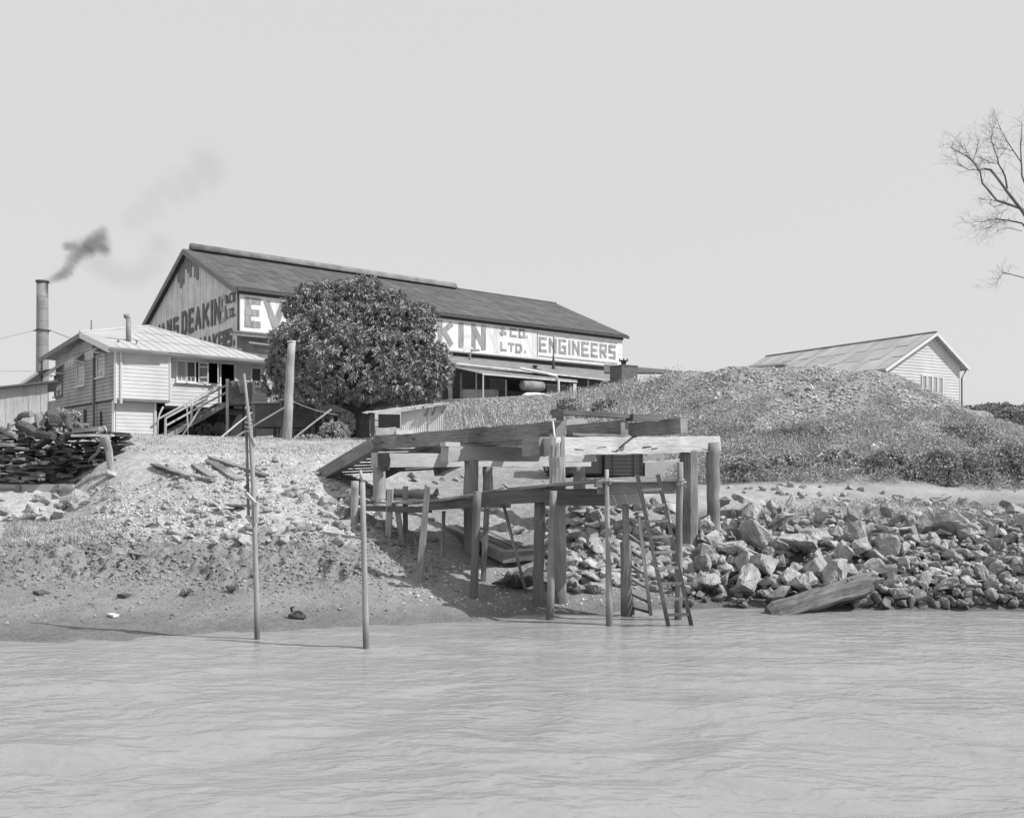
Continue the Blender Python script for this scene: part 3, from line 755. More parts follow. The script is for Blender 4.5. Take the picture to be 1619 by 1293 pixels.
# ================================================================ lean-to workshop in front of the factory
def workshop():
    fr = WF; root = thing('workshop_lean_to', 'open-fronted iron workshop under sloping skillion roofs beneath the engineers sign', 'workshop', fr.p(24, -8, 9.5))
    T = -8.5
    s = lambda u, t=T: fr.s_of(u, t)
    sA, sB = s(706), s(980)
    def zz(u, v, t=T): return fr.z_of(s(u, t), t, v)
    # upper roof
    a, b = s(704, -1.0), s(985, -1.0)
    mb = MB()
    A0 = fr.p(a, -1.0, zz(704, 563, -1.0)); B0 = fr.p(b, -1.0, zz(985, 590, -1.0))
    A1 = fr.p(sA, T, zz(706, 574)); B1 = fr.p(sB, T, zz(980, 604))
    mb.prism([A0, A1, B1, B0], (0, 0, .1)); mb.build('upper_roof', M['iron_mid'], root)
    mb = MB(); mb.box(A1 + Vector((0, 0, .05)) - fr.b * .1, B1 + Vector((0, 0, .05)) - fr.b * .1, .14, .16); mb.build('gutter', M['corr'], root)
    # lower verandah roof
    T2 = -11.5
    a2, b2 = s(714, T2), s(912, T2)
    mb = MB()
    mb.prism([A1 + fr.a * .5 - Vector((0, 0, .35)), fr.p(a2 + 3.6, T2, zz(745, 590, T2)), fr.p(b2, T2, zz(912, 604, T2)), fr.p(s(912), T, zz(912, 597) - .3)], (0, 0, .06))
    mb.build('verandah_roof', M['iron_mid'], root)
    mb = MB(); mb.box(fr.p(a2 + 3.6, T2 - .08, zz(745, 590, T2)), fr.p(b2, T2 - .08, zz(912, 604, T2)), .08, .14); mb.build('verandah_fascia', M['corr'], root)
    # rear wall and interior
    mb = MB(); gz = 9.2
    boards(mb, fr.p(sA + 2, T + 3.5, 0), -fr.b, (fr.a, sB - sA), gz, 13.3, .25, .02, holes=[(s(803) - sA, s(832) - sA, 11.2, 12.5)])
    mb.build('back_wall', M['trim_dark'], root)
    mb = MB()
    for k in range(7):
        u0 = 804 + k * 4.2
        mb.face([fr.p(s(u0), T + 3.3, 11.2), fr.p(s(u0 + 3), T + 3.3, 11.2), fr.p(s(u0 + 3), T + 3.3, 12.4), fr.p(s(u0), T + 3.3, 12.4)])
    mb.build('window_strip', M['glass_grey'], root)
    mb = MB(); mb.face([fr.p(sA - .5, T, gz), fr.p(sA - .5, -.2, gz), fr.p(sA - .5, -.2, 14), fr.p(sA - .5, T, 13.3)]); 
    mb.build('end_wall', M['iron_mid'], root)
    for u, w in ((712, .4), (764, .13), (753, .12), (729, .2), (800, .13), (905, .18), (930, .18), (960, .18)):
        t = T2 if 735 < u < 900 else T
        x = s(u, t); mb = MB(); mb.box(fr.p(x, t, tz(*fr.p(x, t, 0).xy) - .3), fr.p(x, t, zz(u, 590 if u < 800 else 601, t)), w, w)
        mb.build('post', M['trim'] if u in (764,) else M['timber'], root)
    mb = MB()   # light timber bulkhead low in the opening
    mb.box(fr.p(s(737), T + .6, 10.1), fr.p(s(794), T + .6, 10.3), .1, 1.3); mb.build('bulkhead', M['timber_light'], root)
    mb = MB(); boards(mb, fr.p(s(870), T + .6, 0), -fr.b, (fr.a, s(914) - s(870)), 10.0, 12.0, .22); mb.build('side_screen', M['paint_side'], root)
    mb = MB(); mb.box(fr.p(s(903), T + .3, 11.3), fr.p(s(914), T + .3, 11.3), .06, 1.6); mb.build('white_panel', M['white'], root)
    # bent vent pipes
    for (u, v0, v1, dx, t) in ((741, 569, 551, 11, -3), (822, 612, 596, 0, T)):
        pass
    x = s(743, -4); z0 = fr.z_of(x, -4, 568); z1 = fr.z_of(x, -4, 552)
    mb = MB(); mb.tube([fr.p(x, -4, z0), fr.p(x, -4, z1 - .5), fr.p(x + .25, -4, z1 - .1), fr.p(x + 1.2, -4, z1)], .13, 8); mb.build('bent_vent', M['metal_mid'], root)
    x = s(883, T2 - .2); g = 9.6; z1 = fr.z_of(x, T2, 594)
    mb = MB(); mb.tube([fr.p(x, T2 - .2, g), fr.p(x, T2 - .2, z1 - .5), fr.p(x - .3, T2 - .2, z1 - .05), fr.p(x - 1.5, T2 - .2, z1 + .1), fr.p(x - 4, T2 + 1.2, z1 + .6)], .13, 8); mb.build('downpipe', M['trim'], root)
    x = s(940, T); 
    mb = MB(); mb.tube([fr.p(x, T - .5, 9.8), fr.p(x, T - .5, 11.7), fr.p(x + .8, T - .5, 12.5), fr.p(x + 2.6, T - .5, 12.8), fr.p(x + 2.6, T - .5, 9.9)], .2, 8); mb.build('bent_duct', M['metal_mid'], root)
    x = s(875, -5); z = fr.z_of(x, -5, 577)
    mb = MB(); mb.cyl(fr.p(x, -5, z - .6), fr.p(x, -5, z + 1.1), .22, .08, 8); mb.cyl(fr.p(x, -5, z + 1.1), fr.p(x, -5, z + 3.2), .07, .05, 6)
    mb.build('roof_vent', M['metal_dark'], root)
    x = s(846, -6); z = fr.z_of(x, -6, 586)
    mb = MB(); mb.cyl(fr.p(x, -6, z - .5), fr.p(x, -6, z + .5), .28, .2, 8); mb.box(fr.p(x - .5, -6, z + .1), fr.p(x + .5, -6, z + .1), 1, .12); mb.cyl(fr.p(x, -6, z + .5), fr.p(x, -6, z + .6), .4, .3, 8)
    mb.build('roof_vent', M['metal_dark'], root)
    # dark roof running on to the right behind the mound
    mb = MB()
    mb.prism([PZ(955, H + (HZ - 578) / F * 100, 100), PZ(955, H + (HZ - 591) / F * 92, 92), PZ(1080, H + (HZ - 592) / F * 92, 92), PZ(1080, H + (HZ - 589) / F * 106, 106)], (0, 0, .18))
    mb.build('far_roof', M['iron_dark'], root)
    # things standing there
    mb = MB()
    c = fr.p(s(848, T2), T2 + .4, 9.9); ax = fr.a
    for (o, hl, r) in ((0, 1.5, .62),):
        prof = [(-1.6, .42), (-1.5, .5), (-.4, .58), (.9, .55), (1.2, .46)]
        mb.tube([c + ax * x + Vector((0, 0, 1.35)) for x, _ in prof], [r_ for _, r_ in prof], 14)
    bt = mb.build('water_tank', M['timber'], None, smooth=True); tag(bt, 'round boarded tank lying on its side under the workshop verandah', 'tank')
    mb = MB(); c2 = fr.p(s(847, T2 - .6), T2 - .6, 9.6)
    mb.tube([c2 + ax * x + Vector((0, 0, .5)) for x in (-1.8, -1.2, 0, 1.2, 1.8)], [.05, .3, .38, .32, .05], 10)
    bt = mb.build('dinghy', M['white'], None, smooth=True); tag(bt, 'small white hull lying in front of the boarded tank', 'boat')
    pipe = MB(); pts = []
    for u, v in ((700, 636), (745, 634), (790, 632), (840, 629), (884, 625)):
        pts.append(P(u, v, 61))
    pipe.tube(pts, .19, 12); o = pipe.build('steel_pipe', M['metal_mid'], None, smooth=True); tag(o, 'long dark steel pipe lying along the top of the grassy bank', 'pipe')
    # brick stack with iron cap
    D = 80; st = thing('brick_flue', 'square soot-dark brick flue with iron cap at the right end of the factory', 'chimney', PZ(1000, 9.3, D))
    f2 = Frame(*PZ(983, 0, D).xy, .86, .5)
    mb = MB(); z1 = H + (HZ - 578) / F * D; w = 1.75
    mb.prism([f2.p(0, 0, 8.8), f2.p(w, 0, 8.8), f2.p(w, w, 8.8), f2.p(0, w, 8.8)], (0, 0, z1 - 8.8))
    mb.build('stack', M['brick_dark'], st)
    mb = MB(); mb.prism([f2.p(-.05, -.05, z1), f2.p(w + .05, -.05, z1), f2.p(w + .05, w, z1), f2.p(-.05, w, z1)], (0, 0, .1)); mb.build('coping', M['brick_dark'], st)
    c = f2.p(w / 2, w / 2, z1 + .1)
    mb = MB(); mb.cyl(c, c + Vector((0, 0, .42)), .2, .26, 10); mb.cyl(c + Vector((0, 0, .42)), c + Vector((0, 0, .5)), .42, .42, 10)
    for dx in (-.35, 0, .35): mb.cyl(c + Vector((dx, 0, .5)), c + Vector((dx, 0, .68)), .05, .05, 6)
    mb.build('iron_cap', M['metal_dark'], st)
workshop()

# ================================================================ steel smokestack with guy wires
def smokestack():
    D = 108; x = (67 - CX) / F * D; zt = zc(447, D)
    root = thing('smokestack', 'tall slender steel chimney smoking at the far left', 'chimney', (x, D, 5))
    mb = MB(); mb.cyl((x, D, 3), (x, D, zt), .76, .63, 28, segs=8); mb.build('shaft', M['steel_stack'], root, smooth=True)
    mb = MB(); mb.cyl((x, D, zt), (x, D, zt + .22), .74, .74, 28); mb.build('rim', M['metal_dark'], root)
    zz = zc(524, D); mb = MB(); mb.cyl((x, D, zz), (x, D, zz + .2), .76, .76, 20); mb.box((x - 1.05, D, zz + .1), (x + 1.05, D, zz + .1), .2, .12); mb.build('guy_collar', M['metal_dark'], root)
    for k in range(7):
        zk = zc(470 + k * 19, D); rk = .63 + (.13) * (zt - zk) / (zt - 3)
        mb = MB(); mb.cyl((x, D, zk), (x, D, zk + .07), rk + .02, rk + .02, 24); mb.build('seam_band', M['steel_stack'], root)
    for sx, ex, ez in ((-1, x - 16, zc(585, D)), (1, x + 30, zc(662, D)), (1, x + 26, zc(640, D) - 2)):
        mb = MB(); mb.tube([(x + sx, D, zz + .1), (ex, D - (4 if ez > 10 else -6), ez)], .022, 4); mb.build('guy_wire', M['metal_mid'], root)
    mb = MB()
    mb.tube([(x, D, zc(587, D)), (x - 10, D, zc(587, D))], .02, 4); mb.build('guy_wire', M['metal_mid'], root)
smokestack()

# ================================================================ the house
def window(mb_root, fr, axis, pos, a0, a1, z0, z1, n, frame_mat, glass_mat, bars=True, hood=False, name='window', bottom_bars=True):
    "framed sash proud of the wall; axis a/b runs along the wall at offset pos"
    pt = (lambda x, off, z: fr.p(x, pos, z) + n * off) if axis == 'a' else (lambda x, off, z: fr.p(pos, x, z) + n * off)
    g = MB(); g.prism([pt(a0, .035, z0), pt(a1, .035, z0), pt(a1, .035, z1), pt(a0, .035, z1)], n * .006)
    wroot = g.build(name, glass_mat, mb_root)
    f = MB(); t = .07
    for p, q in (((a0, z0), (a0, z1)), ((a1, z0), (a1, z1))):
        f.box(pt(p[0], .05, p[1] - t / 2), pt(q[0], .05, q[1] + t / 2), t, .07, up=n)
    for z in (z0, z1):
        f.box(pt(a0 + t / 2, .05, z), pt(a1 - t / 2, .05, z), t, .07, up=n)
    if bottom_bars:
        zb = z0 + (z1 - z0) * .24; am = (a0 + a1) / 2
        f.box(pt(a0 + t / 2, .05, zb), pt(a1 - t / 2, .05, zb), .035, .05, up=n)
        f.box(pt(am, .05, z0 + t / 2), pt(am, .05, zb - .02), .035, .05, up=n)
    f.build('frame', frame_mat, wroot)
    s = MB(); s.box(pt(a0 - .09, .09, z0 - t / 2 - .03), pt(a1 + .09, .09, z0 - t / 2 - .03), .06, .16, up=n); s.build('sill', frame_mat, wroot)
    return wroot

def house():
    fr = Frame(-19.7, 45, .752, .659)
    root = thing('house', 'raised weatherboard house with pale iron roof and outside stairs', 'house', fr.p(0, 0, 4.6))
    nf, ng = -fr.b, -fr.a
    zF = 6.42; zE = 8.82; zG = 4.3
    S = lambda u, t=0.0: fr.s_of(u, t)
    T = lambda u, s=0.0: fr.t_of(u, s)
    sR = S(267); sEnd = 8.6; tEnd = 10.7
    # projecting front room
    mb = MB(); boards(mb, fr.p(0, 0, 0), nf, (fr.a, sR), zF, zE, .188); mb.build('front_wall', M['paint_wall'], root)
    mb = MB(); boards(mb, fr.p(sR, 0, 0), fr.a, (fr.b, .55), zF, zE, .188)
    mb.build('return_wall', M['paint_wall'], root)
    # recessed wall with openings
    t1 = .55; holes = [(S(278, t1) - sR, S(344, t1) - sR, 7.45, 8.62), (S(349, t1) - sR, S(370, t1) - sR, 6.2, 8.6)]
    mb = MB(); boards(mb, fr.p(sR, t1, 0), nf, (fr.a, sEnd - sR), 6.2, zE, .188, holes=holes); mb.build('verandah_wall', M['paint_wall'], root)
    # windows in the recessed wall
    z0, z1 = 7.5, 8.58
    window(root, fr, 'a', t1, S(279, t1), S(293.5, t1), z0, z1, nf, M['trim'], M['glass_grey'])
    window(root, fr, 'a', t1, S(294.5, t1), S(308, t1), z0, z1, nf, M['trim'], M['glass'])
    w = window(root, fr, 'a', t1, S(397, t1), S(412, t1), 7.5, 8.5, nf, M['trim'], M['glass'])
    # wide opening: dark room behind, open casements
    a0, a1 = S(314, t1), S(346, t1)
    mb = MB(); mb.box(fr.p(S(310, t1), t1 - .06, z0 - .08), fr.p(a1 + .1, t1 - .06, z0 - .08), .18, .07)
    mb.box(fr.p(S(276, t1), t1 - .03, z1 + .06), fr.p(S(372, t1), t1 - .03, z1 + .06), .07, .1)
    mb.build('opening_trim', M['trim'], root)
    for (x, ang) in ((a0, -28), (a1 - .05, -115)):
        d = Vector((fr.a.x, fr.a.y, 0)); d.rotate(Matrix.Rotation(R(ang), 3, 'Z')); p = fr.p(x, t1 - .05, 0); wdt = .46
        c = MB()
        for (b0, b1, zz0, zz1) in ((0, 0, z0, z1), (wdt, wdt, z0, z1)):
            c.box(p + d * b0 + Vector((0, 0, zz0)), p + d * b1 + Vector((0, 0, zz1)), .06, .04, up=d.cross(Vector((0, 0, 1))))
        for zz in (z0 + .03, z1 - .03, z0 + .28, z1 - .25):
            c.box(p + d * .03 + Vector((0, 0, zz)), p + d * (wdt - .03) + Vector((0, 0, zz)), .04, .05)
        co = c.build('casement', M['trim'], root)
        gmb = MB(); gmb.prism([p + d * .03 + Vector((0, 0, z0 + .05)), p + d * (wdt - .03) + Vector((0, 0, z0 + .05)), p + d * (wdt - .03) + Vector((0, 0, z1 - .05)), p + d * .03 + Vector((0, 0, z1 - .05))], d.cross(Vector((0, 0, 1))) * .006)
        gmb.build('pane', M['glass'], co)
    mb = MB()   # door jambs
    for u in (347.5, 371.5):
        mb.box(fr.p(S(u, t1), t1 - .05, 6.3), fr.p(S(u, t1), t1 - .05, 8.62), .09, .1, up=nf)
    mb.box(fr.p(S(347.5, t1), t1 - .1, 6.4), fr.p(S(347.5, t1), t1 - .1, 8.7), .06, .06, up=nf)
    mb.build('door_frame', M['trim'], root)
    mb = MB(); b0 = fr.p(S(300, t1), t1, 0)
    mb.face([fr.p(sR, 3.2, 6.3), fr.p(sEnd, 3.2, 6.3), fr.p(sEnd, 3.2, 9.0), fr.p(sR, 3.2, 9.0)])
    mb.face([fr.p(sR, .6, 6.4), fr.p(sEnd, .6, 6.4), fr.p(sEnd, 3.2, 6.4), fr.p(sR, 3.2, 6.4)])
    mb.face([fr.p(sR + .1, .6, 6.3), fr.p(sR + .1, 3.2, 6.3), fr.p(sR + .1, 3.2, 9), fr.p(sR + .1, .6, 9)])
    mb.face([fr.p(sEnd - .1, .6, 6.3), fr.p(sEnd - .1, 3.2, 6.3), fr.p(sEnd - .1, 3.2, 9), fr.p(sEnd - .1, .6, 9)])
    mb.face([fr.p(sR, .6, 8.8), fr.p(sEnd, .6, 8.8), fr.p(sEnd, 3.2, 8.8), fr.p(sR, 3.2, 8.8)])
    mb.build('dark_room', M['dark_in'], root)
    # end wall behind, right side
    mb = MB(); boards(mb, fr.p(sEnd, t1, 0), fr.a, (fr.b, 9), 6.2, zE, .188); mb.build('right_wall', M['paint_wall'], root)
    # floor / underside
    mb = MB(); mb.prism([fr.p(.05, .05, zF - .12), fr.p(sR - .02, .05, zF - .12), fr.p(sR - .02, tEnd, zF - .12), fr.p(.05, tEnd, zF - .12)], (0, 0, .1))
    mb.prism([fr.p(sR, t1 + .05, 6.1), fr.p(sEnd, t1 + .05, 6.1), fr.p(sEnd, tEnd, 6.1), fr.p(sR, tEnd, 6.1)], (0, 0, .08)); mb.build('floor', M['timber_dark'], root)
    mb = MB(); mb.box(fr.p(-.02, -.03, zF - .05), fr.p(sR + .02, -.03, zF - .05), .07, .14); mb.build('bottom_plate', M['trim_dark'], root)
    # lower enclosure
    sL = S(243, .35)
    mb = MB(); boards(mb, fr.p(.1, .35, 0), nf, (fr.a, sL - .1), zG, zF - .1, .188); mb.build('lower_wall', M['paint_wall'], root)
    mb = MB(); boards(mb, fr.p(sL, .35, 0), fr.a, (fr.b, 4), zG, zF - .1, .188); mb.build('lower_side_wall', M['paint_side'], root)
    mb = MB(); mb.box(fr.p(sL + .06, .3, zG), fr.p(sL + .06, .3, zF - .1), .1, .1); mb.box(fr.p(-.02, .32, zG), fr.p(-.02, .32, zF - .1), .12, .12); mb.build('corner_post', M['trim'], root)
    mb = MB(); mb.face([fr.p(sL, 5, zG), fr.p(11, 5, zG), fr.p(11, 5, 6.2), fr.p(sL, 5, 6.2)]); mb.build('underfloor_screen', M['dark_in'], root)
    for s_ in (S(300, 2.5), S(322, 2.5), S(360, 2.5), S(335, 3.4)):
        mb = MB(); mb.cyl(fr.p(s_, 2.5, zG), fr.p(s_, 2.5, 6.1), .14, .13, 10); mb.build('stump', M['timber_dark'], root)
    # gable side: boards with raked top
    tp = 4.4; zp = 9.95; zl = 9.42
    def top(t): return 8.84 + (zp - 8.84) * t / tp - .1 if t < tp else zp - .1 + (zl - zp) * (t - tp) / (12.4 - tp)
    def xr(z):
        if z < 8.74: return (0, tEnd)
        t0 = (z + .1 - 8.84) / (zp - 8.84) * tp
        t2 = tEnd if z < top(tEnd) else tp + (zp - .1 - z) / (zp - zl) * (12.4 - tp)
        return (t0, min(tEnd, t2))
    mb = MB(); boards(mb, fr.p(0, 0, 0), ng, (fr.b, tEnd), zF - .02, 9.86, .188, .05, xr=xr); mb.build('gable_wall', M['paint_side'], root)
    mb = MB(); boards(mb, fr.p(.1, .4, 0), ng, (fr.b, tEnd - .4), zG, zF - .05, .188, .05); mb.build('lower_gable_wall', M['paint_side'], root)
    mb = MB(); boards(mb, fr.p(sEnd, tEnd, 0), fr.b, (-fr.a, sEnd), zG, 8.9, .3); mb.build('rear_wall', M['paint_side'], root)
    for x_, y_, w_ in ((-.04, -.03, .12), (.22, -.07, .09), (sR + .04, -.02, .1)):
        mb = MB(); mb.box(fr.p(x_, y_, zF - (.25 if x_ < 1 else 0)), fr.p(x_, y_, zE), w_, .08); mb.build('corner_board' if x_ != .22 else 'downpipe', M['trim'], root)
    x = T(151)
    mb = MB(); mb.cyl(fr.p(-.09, x, zG), fr.p(-.09, x, 9.75), .07, .07, 8); mb.build('soil_pipe', M['trim_dark'], root)
    for (u0, u1, v0, v1, gm) in ((155, 167, 562, 597, 'glass_grey'), (123.5, 135, 575, 611, 'glass_grey'), (88, 100, 593, 627, 'glass')):
        ta, tb = T(u1), T(u0); D = fr.p(0, (ta + tb) / 2, 0).y
        za = H + (HZ - v1) / F * D; zb = H + (HZ - v0) / F * D
        w = window(root, fr, 'b', 0, ta, tb, za + .05, zb, ng, M['trim'] if u0 > 100 else M['trim_dark'], M[gm])
        # window hood with slatted cheeks
        hmb = MB()
        A = fr.p(0, ta - .15, zb + .5) + ng * .05; B = fr.p(0, tb + .15, zb + .5) + ng * .05
        A2 = fr.p(0, ta - .15, zb + .1) + ng * .62; B2 = fr.p(0, tb + .15, zb + .1) + ng * .62
        hmb.prism([A, B, B2, A2], (0, 0, .04)); hd = hmb.build('hood', M['iron_roof'], w)
        fm = MB(); nsl = 6
        for k in range(nsl):
            q = A2.lerp(B2, (k + .5) / nsl); fm.box(q - Vector((0, 0, .32)), q, .075, .02, up=ng)
        for Q in (A, B):
            q = Q - Vector((0, 0, .5)); fm.box(q + ng * .02, (A2 if Q is A else B2) - Vector((0, 0, .04)), .05, .05)
        fm.build('hood_slats', M['trim'], w)
    for (u0, u1, v0, v1) in ((160, 162.5, 650, 672), (134, 138, 647, 676), (124, 127, 651, 672)):
        ta, tb = T(u1, .1), T(u0, .1); D = fr.p(.1, ta, 0).y
        g = MB(); g.prism([fr.p(.06, ta, zc(v1, D)), fr.p(.06, tb, zc(v1, D)), fr.p(.06, tb, zc(v0, D)), fr.p(.06, ta, zc(v0, D))], ng * .03); g.build('vent_slot', M['dark_in'], root)
    # roof
    AP = fr.p(S(235, 6), 6, 10.98); PK = fr.p(-.45, tp, zp + .12)
    E0 = fr.p(-.5, -.5, 8.84); E1 = fr.p(8.4, -.5 + .35, 8.84); E2 = fr.p(8.9, 3.0, 9.35); LB = fr.p(-.5, 12.4, 9.42); RB = fr.p(8.9, 12.4, 8.9)
    mb = MB()
    for tri in ((E0, E1, AP), (E0, AP, PK), (PK, AP, LB), (E1, E2, AP), (E2, RB, AP), (LB, AP, RB)):
        mb.prism([p + Vector((0, 0, .02)) for p in tri], (0, 0, .05))
    ro = mb.build('roof', M['iron_roof'], root)
    mb = MB()   # sheet laps and hip lines, slightly proud of the sheets
    def on(A, B, C_, x, y): return A + (B - A) * x + (C_ - A) * y + Vector((0, 0, .075))
    ed = (E1 - E0); fA = (AP - E0).dot(ed) / ed.dot(ed); wv = AP - E0.lerp(E1, fA)
    lp = MB()
    for k in range(1, 17):
        f_ = k / 17; lim = f_ / fA if f_ < fA else (1 - f_) / (1 - fA); a_ = E0.lerp(E1, f_) + Vector((0, 0, .075))
        lp.tube([a_, a_ + wv * lim * .98], .012, 4)
    for k in (1, 2):
        f_ = k / 3; lp.box(E0.lerp(AP, f_) + Vector((0, 0, .08)), E1.lerp(AP, f_) + Vector((0, 0, .08)), .03, .012)
    lp.build('sheet_laps', M['iron_mid'], ro)
    for k in range(0):
        f_ = k / 13; a = E0.lerp(E1, f_)
        hit = PK.lerp(AP, min(1, f_ / .55)) if f_ < .55 else AP.lerp(E2, (f_ - .55) / .45)
        d = (fr.b * 5 + Vector((0, 0, 1.7))) 
        lim = .25 + (.75 * (f_ / .5) if f_ < .5 else .75 * (1 - (f_ - .5) / .5))
        b = a.lerp(AP + (a - E0.lerp(E1, .5)) * .55, min(.95, lim) * .93)
    mb.tube([PK + Vector((0, 0, .08)), AP + Vector((0, 0, .1))], .07, 6); mb.tube([AP + Vector((0, 0, .1)), E2 + Vector((0, 0, .1))], .07, 6)
    mb.build('hip_cap', M['iron_roof'], ro)
    mb = MB(); e = E0 + Vector((0, 0, -.03)); m_ = E0.lerp(E1, .33)
    mb.box(e, m_ + Vector((0, 0, -.03)), .13, .12); mb.build('gutter', M['iron_mid'], root)
    mb = MB(); mb.box(m_ + fr.b * .1 + Vector((0, 0, -.05)), E1 + Vector((0, 0, -.05)), .13, .12); mb.build('gutter', M['iron_mid'], root)
    mb = MB(); mb.prism([E0 + fr.b * .05 - Vector((0, 0, .12)), m_ + fr.b * .05 - Vector((0, 0, .12)), m_ + fr.b * .6 - Vector((0, 0, .12)), E0 + fr.b * .6 - Vector((0, 0, .12))], (0, 0, .03))
    mb.prism([m_ + fr.b * .15 - Vector((0, 0, .14)), E1 + fr.b * .05 - Vector((0, 0, .14)), E1 + fr.b * .9 - Vector((0, 0, .14)), m_ + fr.b * .9 - Vector((0, 0, .14))], (0, 0, .03)); mb.build('soffit', M['trim'], root)
    for (A, B) in ((E0, PK), (PK, LB)):
        mb = MB(); mb.box(A + Vector((0, 0, -.10)), B + Vector((0, 0, -.10)), .06, .26); mb.build('bargeboard', M['trim_dark'] if A is PK else M['trim'], root)
    # flues on the roof
    q = fr.p(S(203, 1.2), 1.2, 0); z0 = 9.1; z1 = H + (HZ - 503) / F * q.y
    mb = MB(); mb.cyl((q.x, q.y, z0), (q.x, q.y, z1), .13, .12, 12); mb.tube([(q.x, q.y, z1 - .05), (q.x - .05, q.y, z1 + .12), (q.x - .2, q.y, z1 + .08)], [.12, .13, .12], 10); mb.build('stove_flue', M['metal_mid'], root, smooth=True)
    for u in (187, 216):
        q = fr.p(S(u, .6), .6, 0); zb = H + (HZ - 549) / F * q.y; z1 = zb + .32
        mb = MB(); mb.cyl((q.x, q.y, zb - .2), (q.x, q.y, z1), .035, .035, 6); mb.cyl((q.x, q.y, z1), (q.x, q.y, z1 + .06), .09, .05, 8); mb.build('vent_cowl', M['metal_mid'], root)
    q = fr.p(.3, 5.0, 0); mb = MB(); mb.cyl((q.x, q.y, 9.9), (q.x, q.y, 10.95), .05, .04, 6); mb.build('roof_pipe', M['metal_mid'], root)
    # rear verandah at the far left with its own lower roof
    vr = MB(); tA = T(88); 
    vr.prism([fr.p(0, tA - .2, 8.70), fr.p(0, tA + 4.1, 8.2), fr.p(-1.0, tA + 4.1, 8.0), fr.p(-1.0, tA - .2, 8.45)], (0, 0, .08)); vr.build('verandah_roof', M['iron_mid'], root)
    mb = MB(); mb.box(fr.p(-1.0, tA - .2, 8.42), fr.p(-1.0, tA + 4.1, 7.97), .05, .16); mb.build('verandah_fascia', M['trim'], root)
    mb = MB(); mb.cyl(fr.p(-.4, 12.2, zG), fr.p(-.4, 12.2, 9.3), .06, .06, 8); mb.build('verandah_post', M['timber'], root)
    mb = MB(); boards(mb, fr.p(0, tEnd + .05, 0), ng, (fr.b, 1.9), 5.0, 6.9, .188); mb.build('verandah_balustrade', M['paint_side'], root)
    # ------- stairs and landing
    st = MB(); tL = -1.1
    sl0, sl1 = S(358, tL), S(402, tL); 
    lz = 6.42
    st.box(fr.p(sl0, (tL + t1) / 2, lz - .06), fr.p(sl1, (tL + t1) / 2, lz - .06), 1.6, .1); ld = st.build('landing', M['timber'], root)
    mb = MB(); boards(mb, fr.p(sl0 + .12, tL, 0), nf, (fr.a, sl1 - sl0 - .14), lz - .05, 7.55, .17); mb.build('landing_screen', M['timber'], ld)
    for u in (359.5, 401):
        mb = MB(); x = S(u, tL - .02); q = fr.p(x, tL - .02, 0); mb.box(fr.p(x, tL - .03, tz(q.x, q.y) - .2), fr.p(x, tL - .03, 7.62), .13, .13); mb.build('post', M['timber_pale'], ld)
    mb = MB(); x = sl1; q = fr.p(x, t1 - .2, 0); mb.box(fr.p(x, .2, 4.3), fr.p(x, .2, lz), .12, .12); mb.build('post', M['timber_dark'], ld)
    sb0 = S(262, tL); zb = 4.45
    stairs = MB(); top_ = fr.p(sl0, tL + .1, lz - .12); bot = fr.p(sb0, tL + .1, zb)
    for dt in (0, 1.0):
        stairs.box(top_ + fr.b * dt, bot + fr.b * dt, .05, .26)
    sroot = stairs.build('stair_stringers', M['timber'], root)
    tr = MB(); N_ = 10
    for k in range(N_):
        c = bot.lerp(top_, (k + .5) / N_); tr.box(c + Vector((0, 0, .05)), c + fr.b * 1.0 + Vector((0, 0, .05)), .25, .035)
    tr.build('treads', M['timber'], sroot)
    for k, f_ in enumerate((0.0, .42)):
        c = bot.lerp(top_, f_); mb = MB(); mb.box(c - fr.b * .06 + Vector((0, 0, -.15)), c - fr.b * .06 + Vector((0, 0, 1.0)), .09, .09); mb.build('newel', M['timber_pale'], sroot)
    for dz in (1.0, .62):
        mb = MB(); mb.box(bot - fr.b * .06 + Vector((0, 0, dz)), top_ - fr.b * .06 + Vector((0, 0, dz)), .06, .09); mb.build('handrail', M['timber_pale'], sroot)
    mb = MB(); mb.box(bot + fr.b * 1.0 + Vector((0, 0, 1.0)), top_ + fr.b * 1.0 + Vector((0, 0, 1.0)), .06, .09); mb.build('handrail', M['timber_pale'], sroot)
    return fr
HF = house()

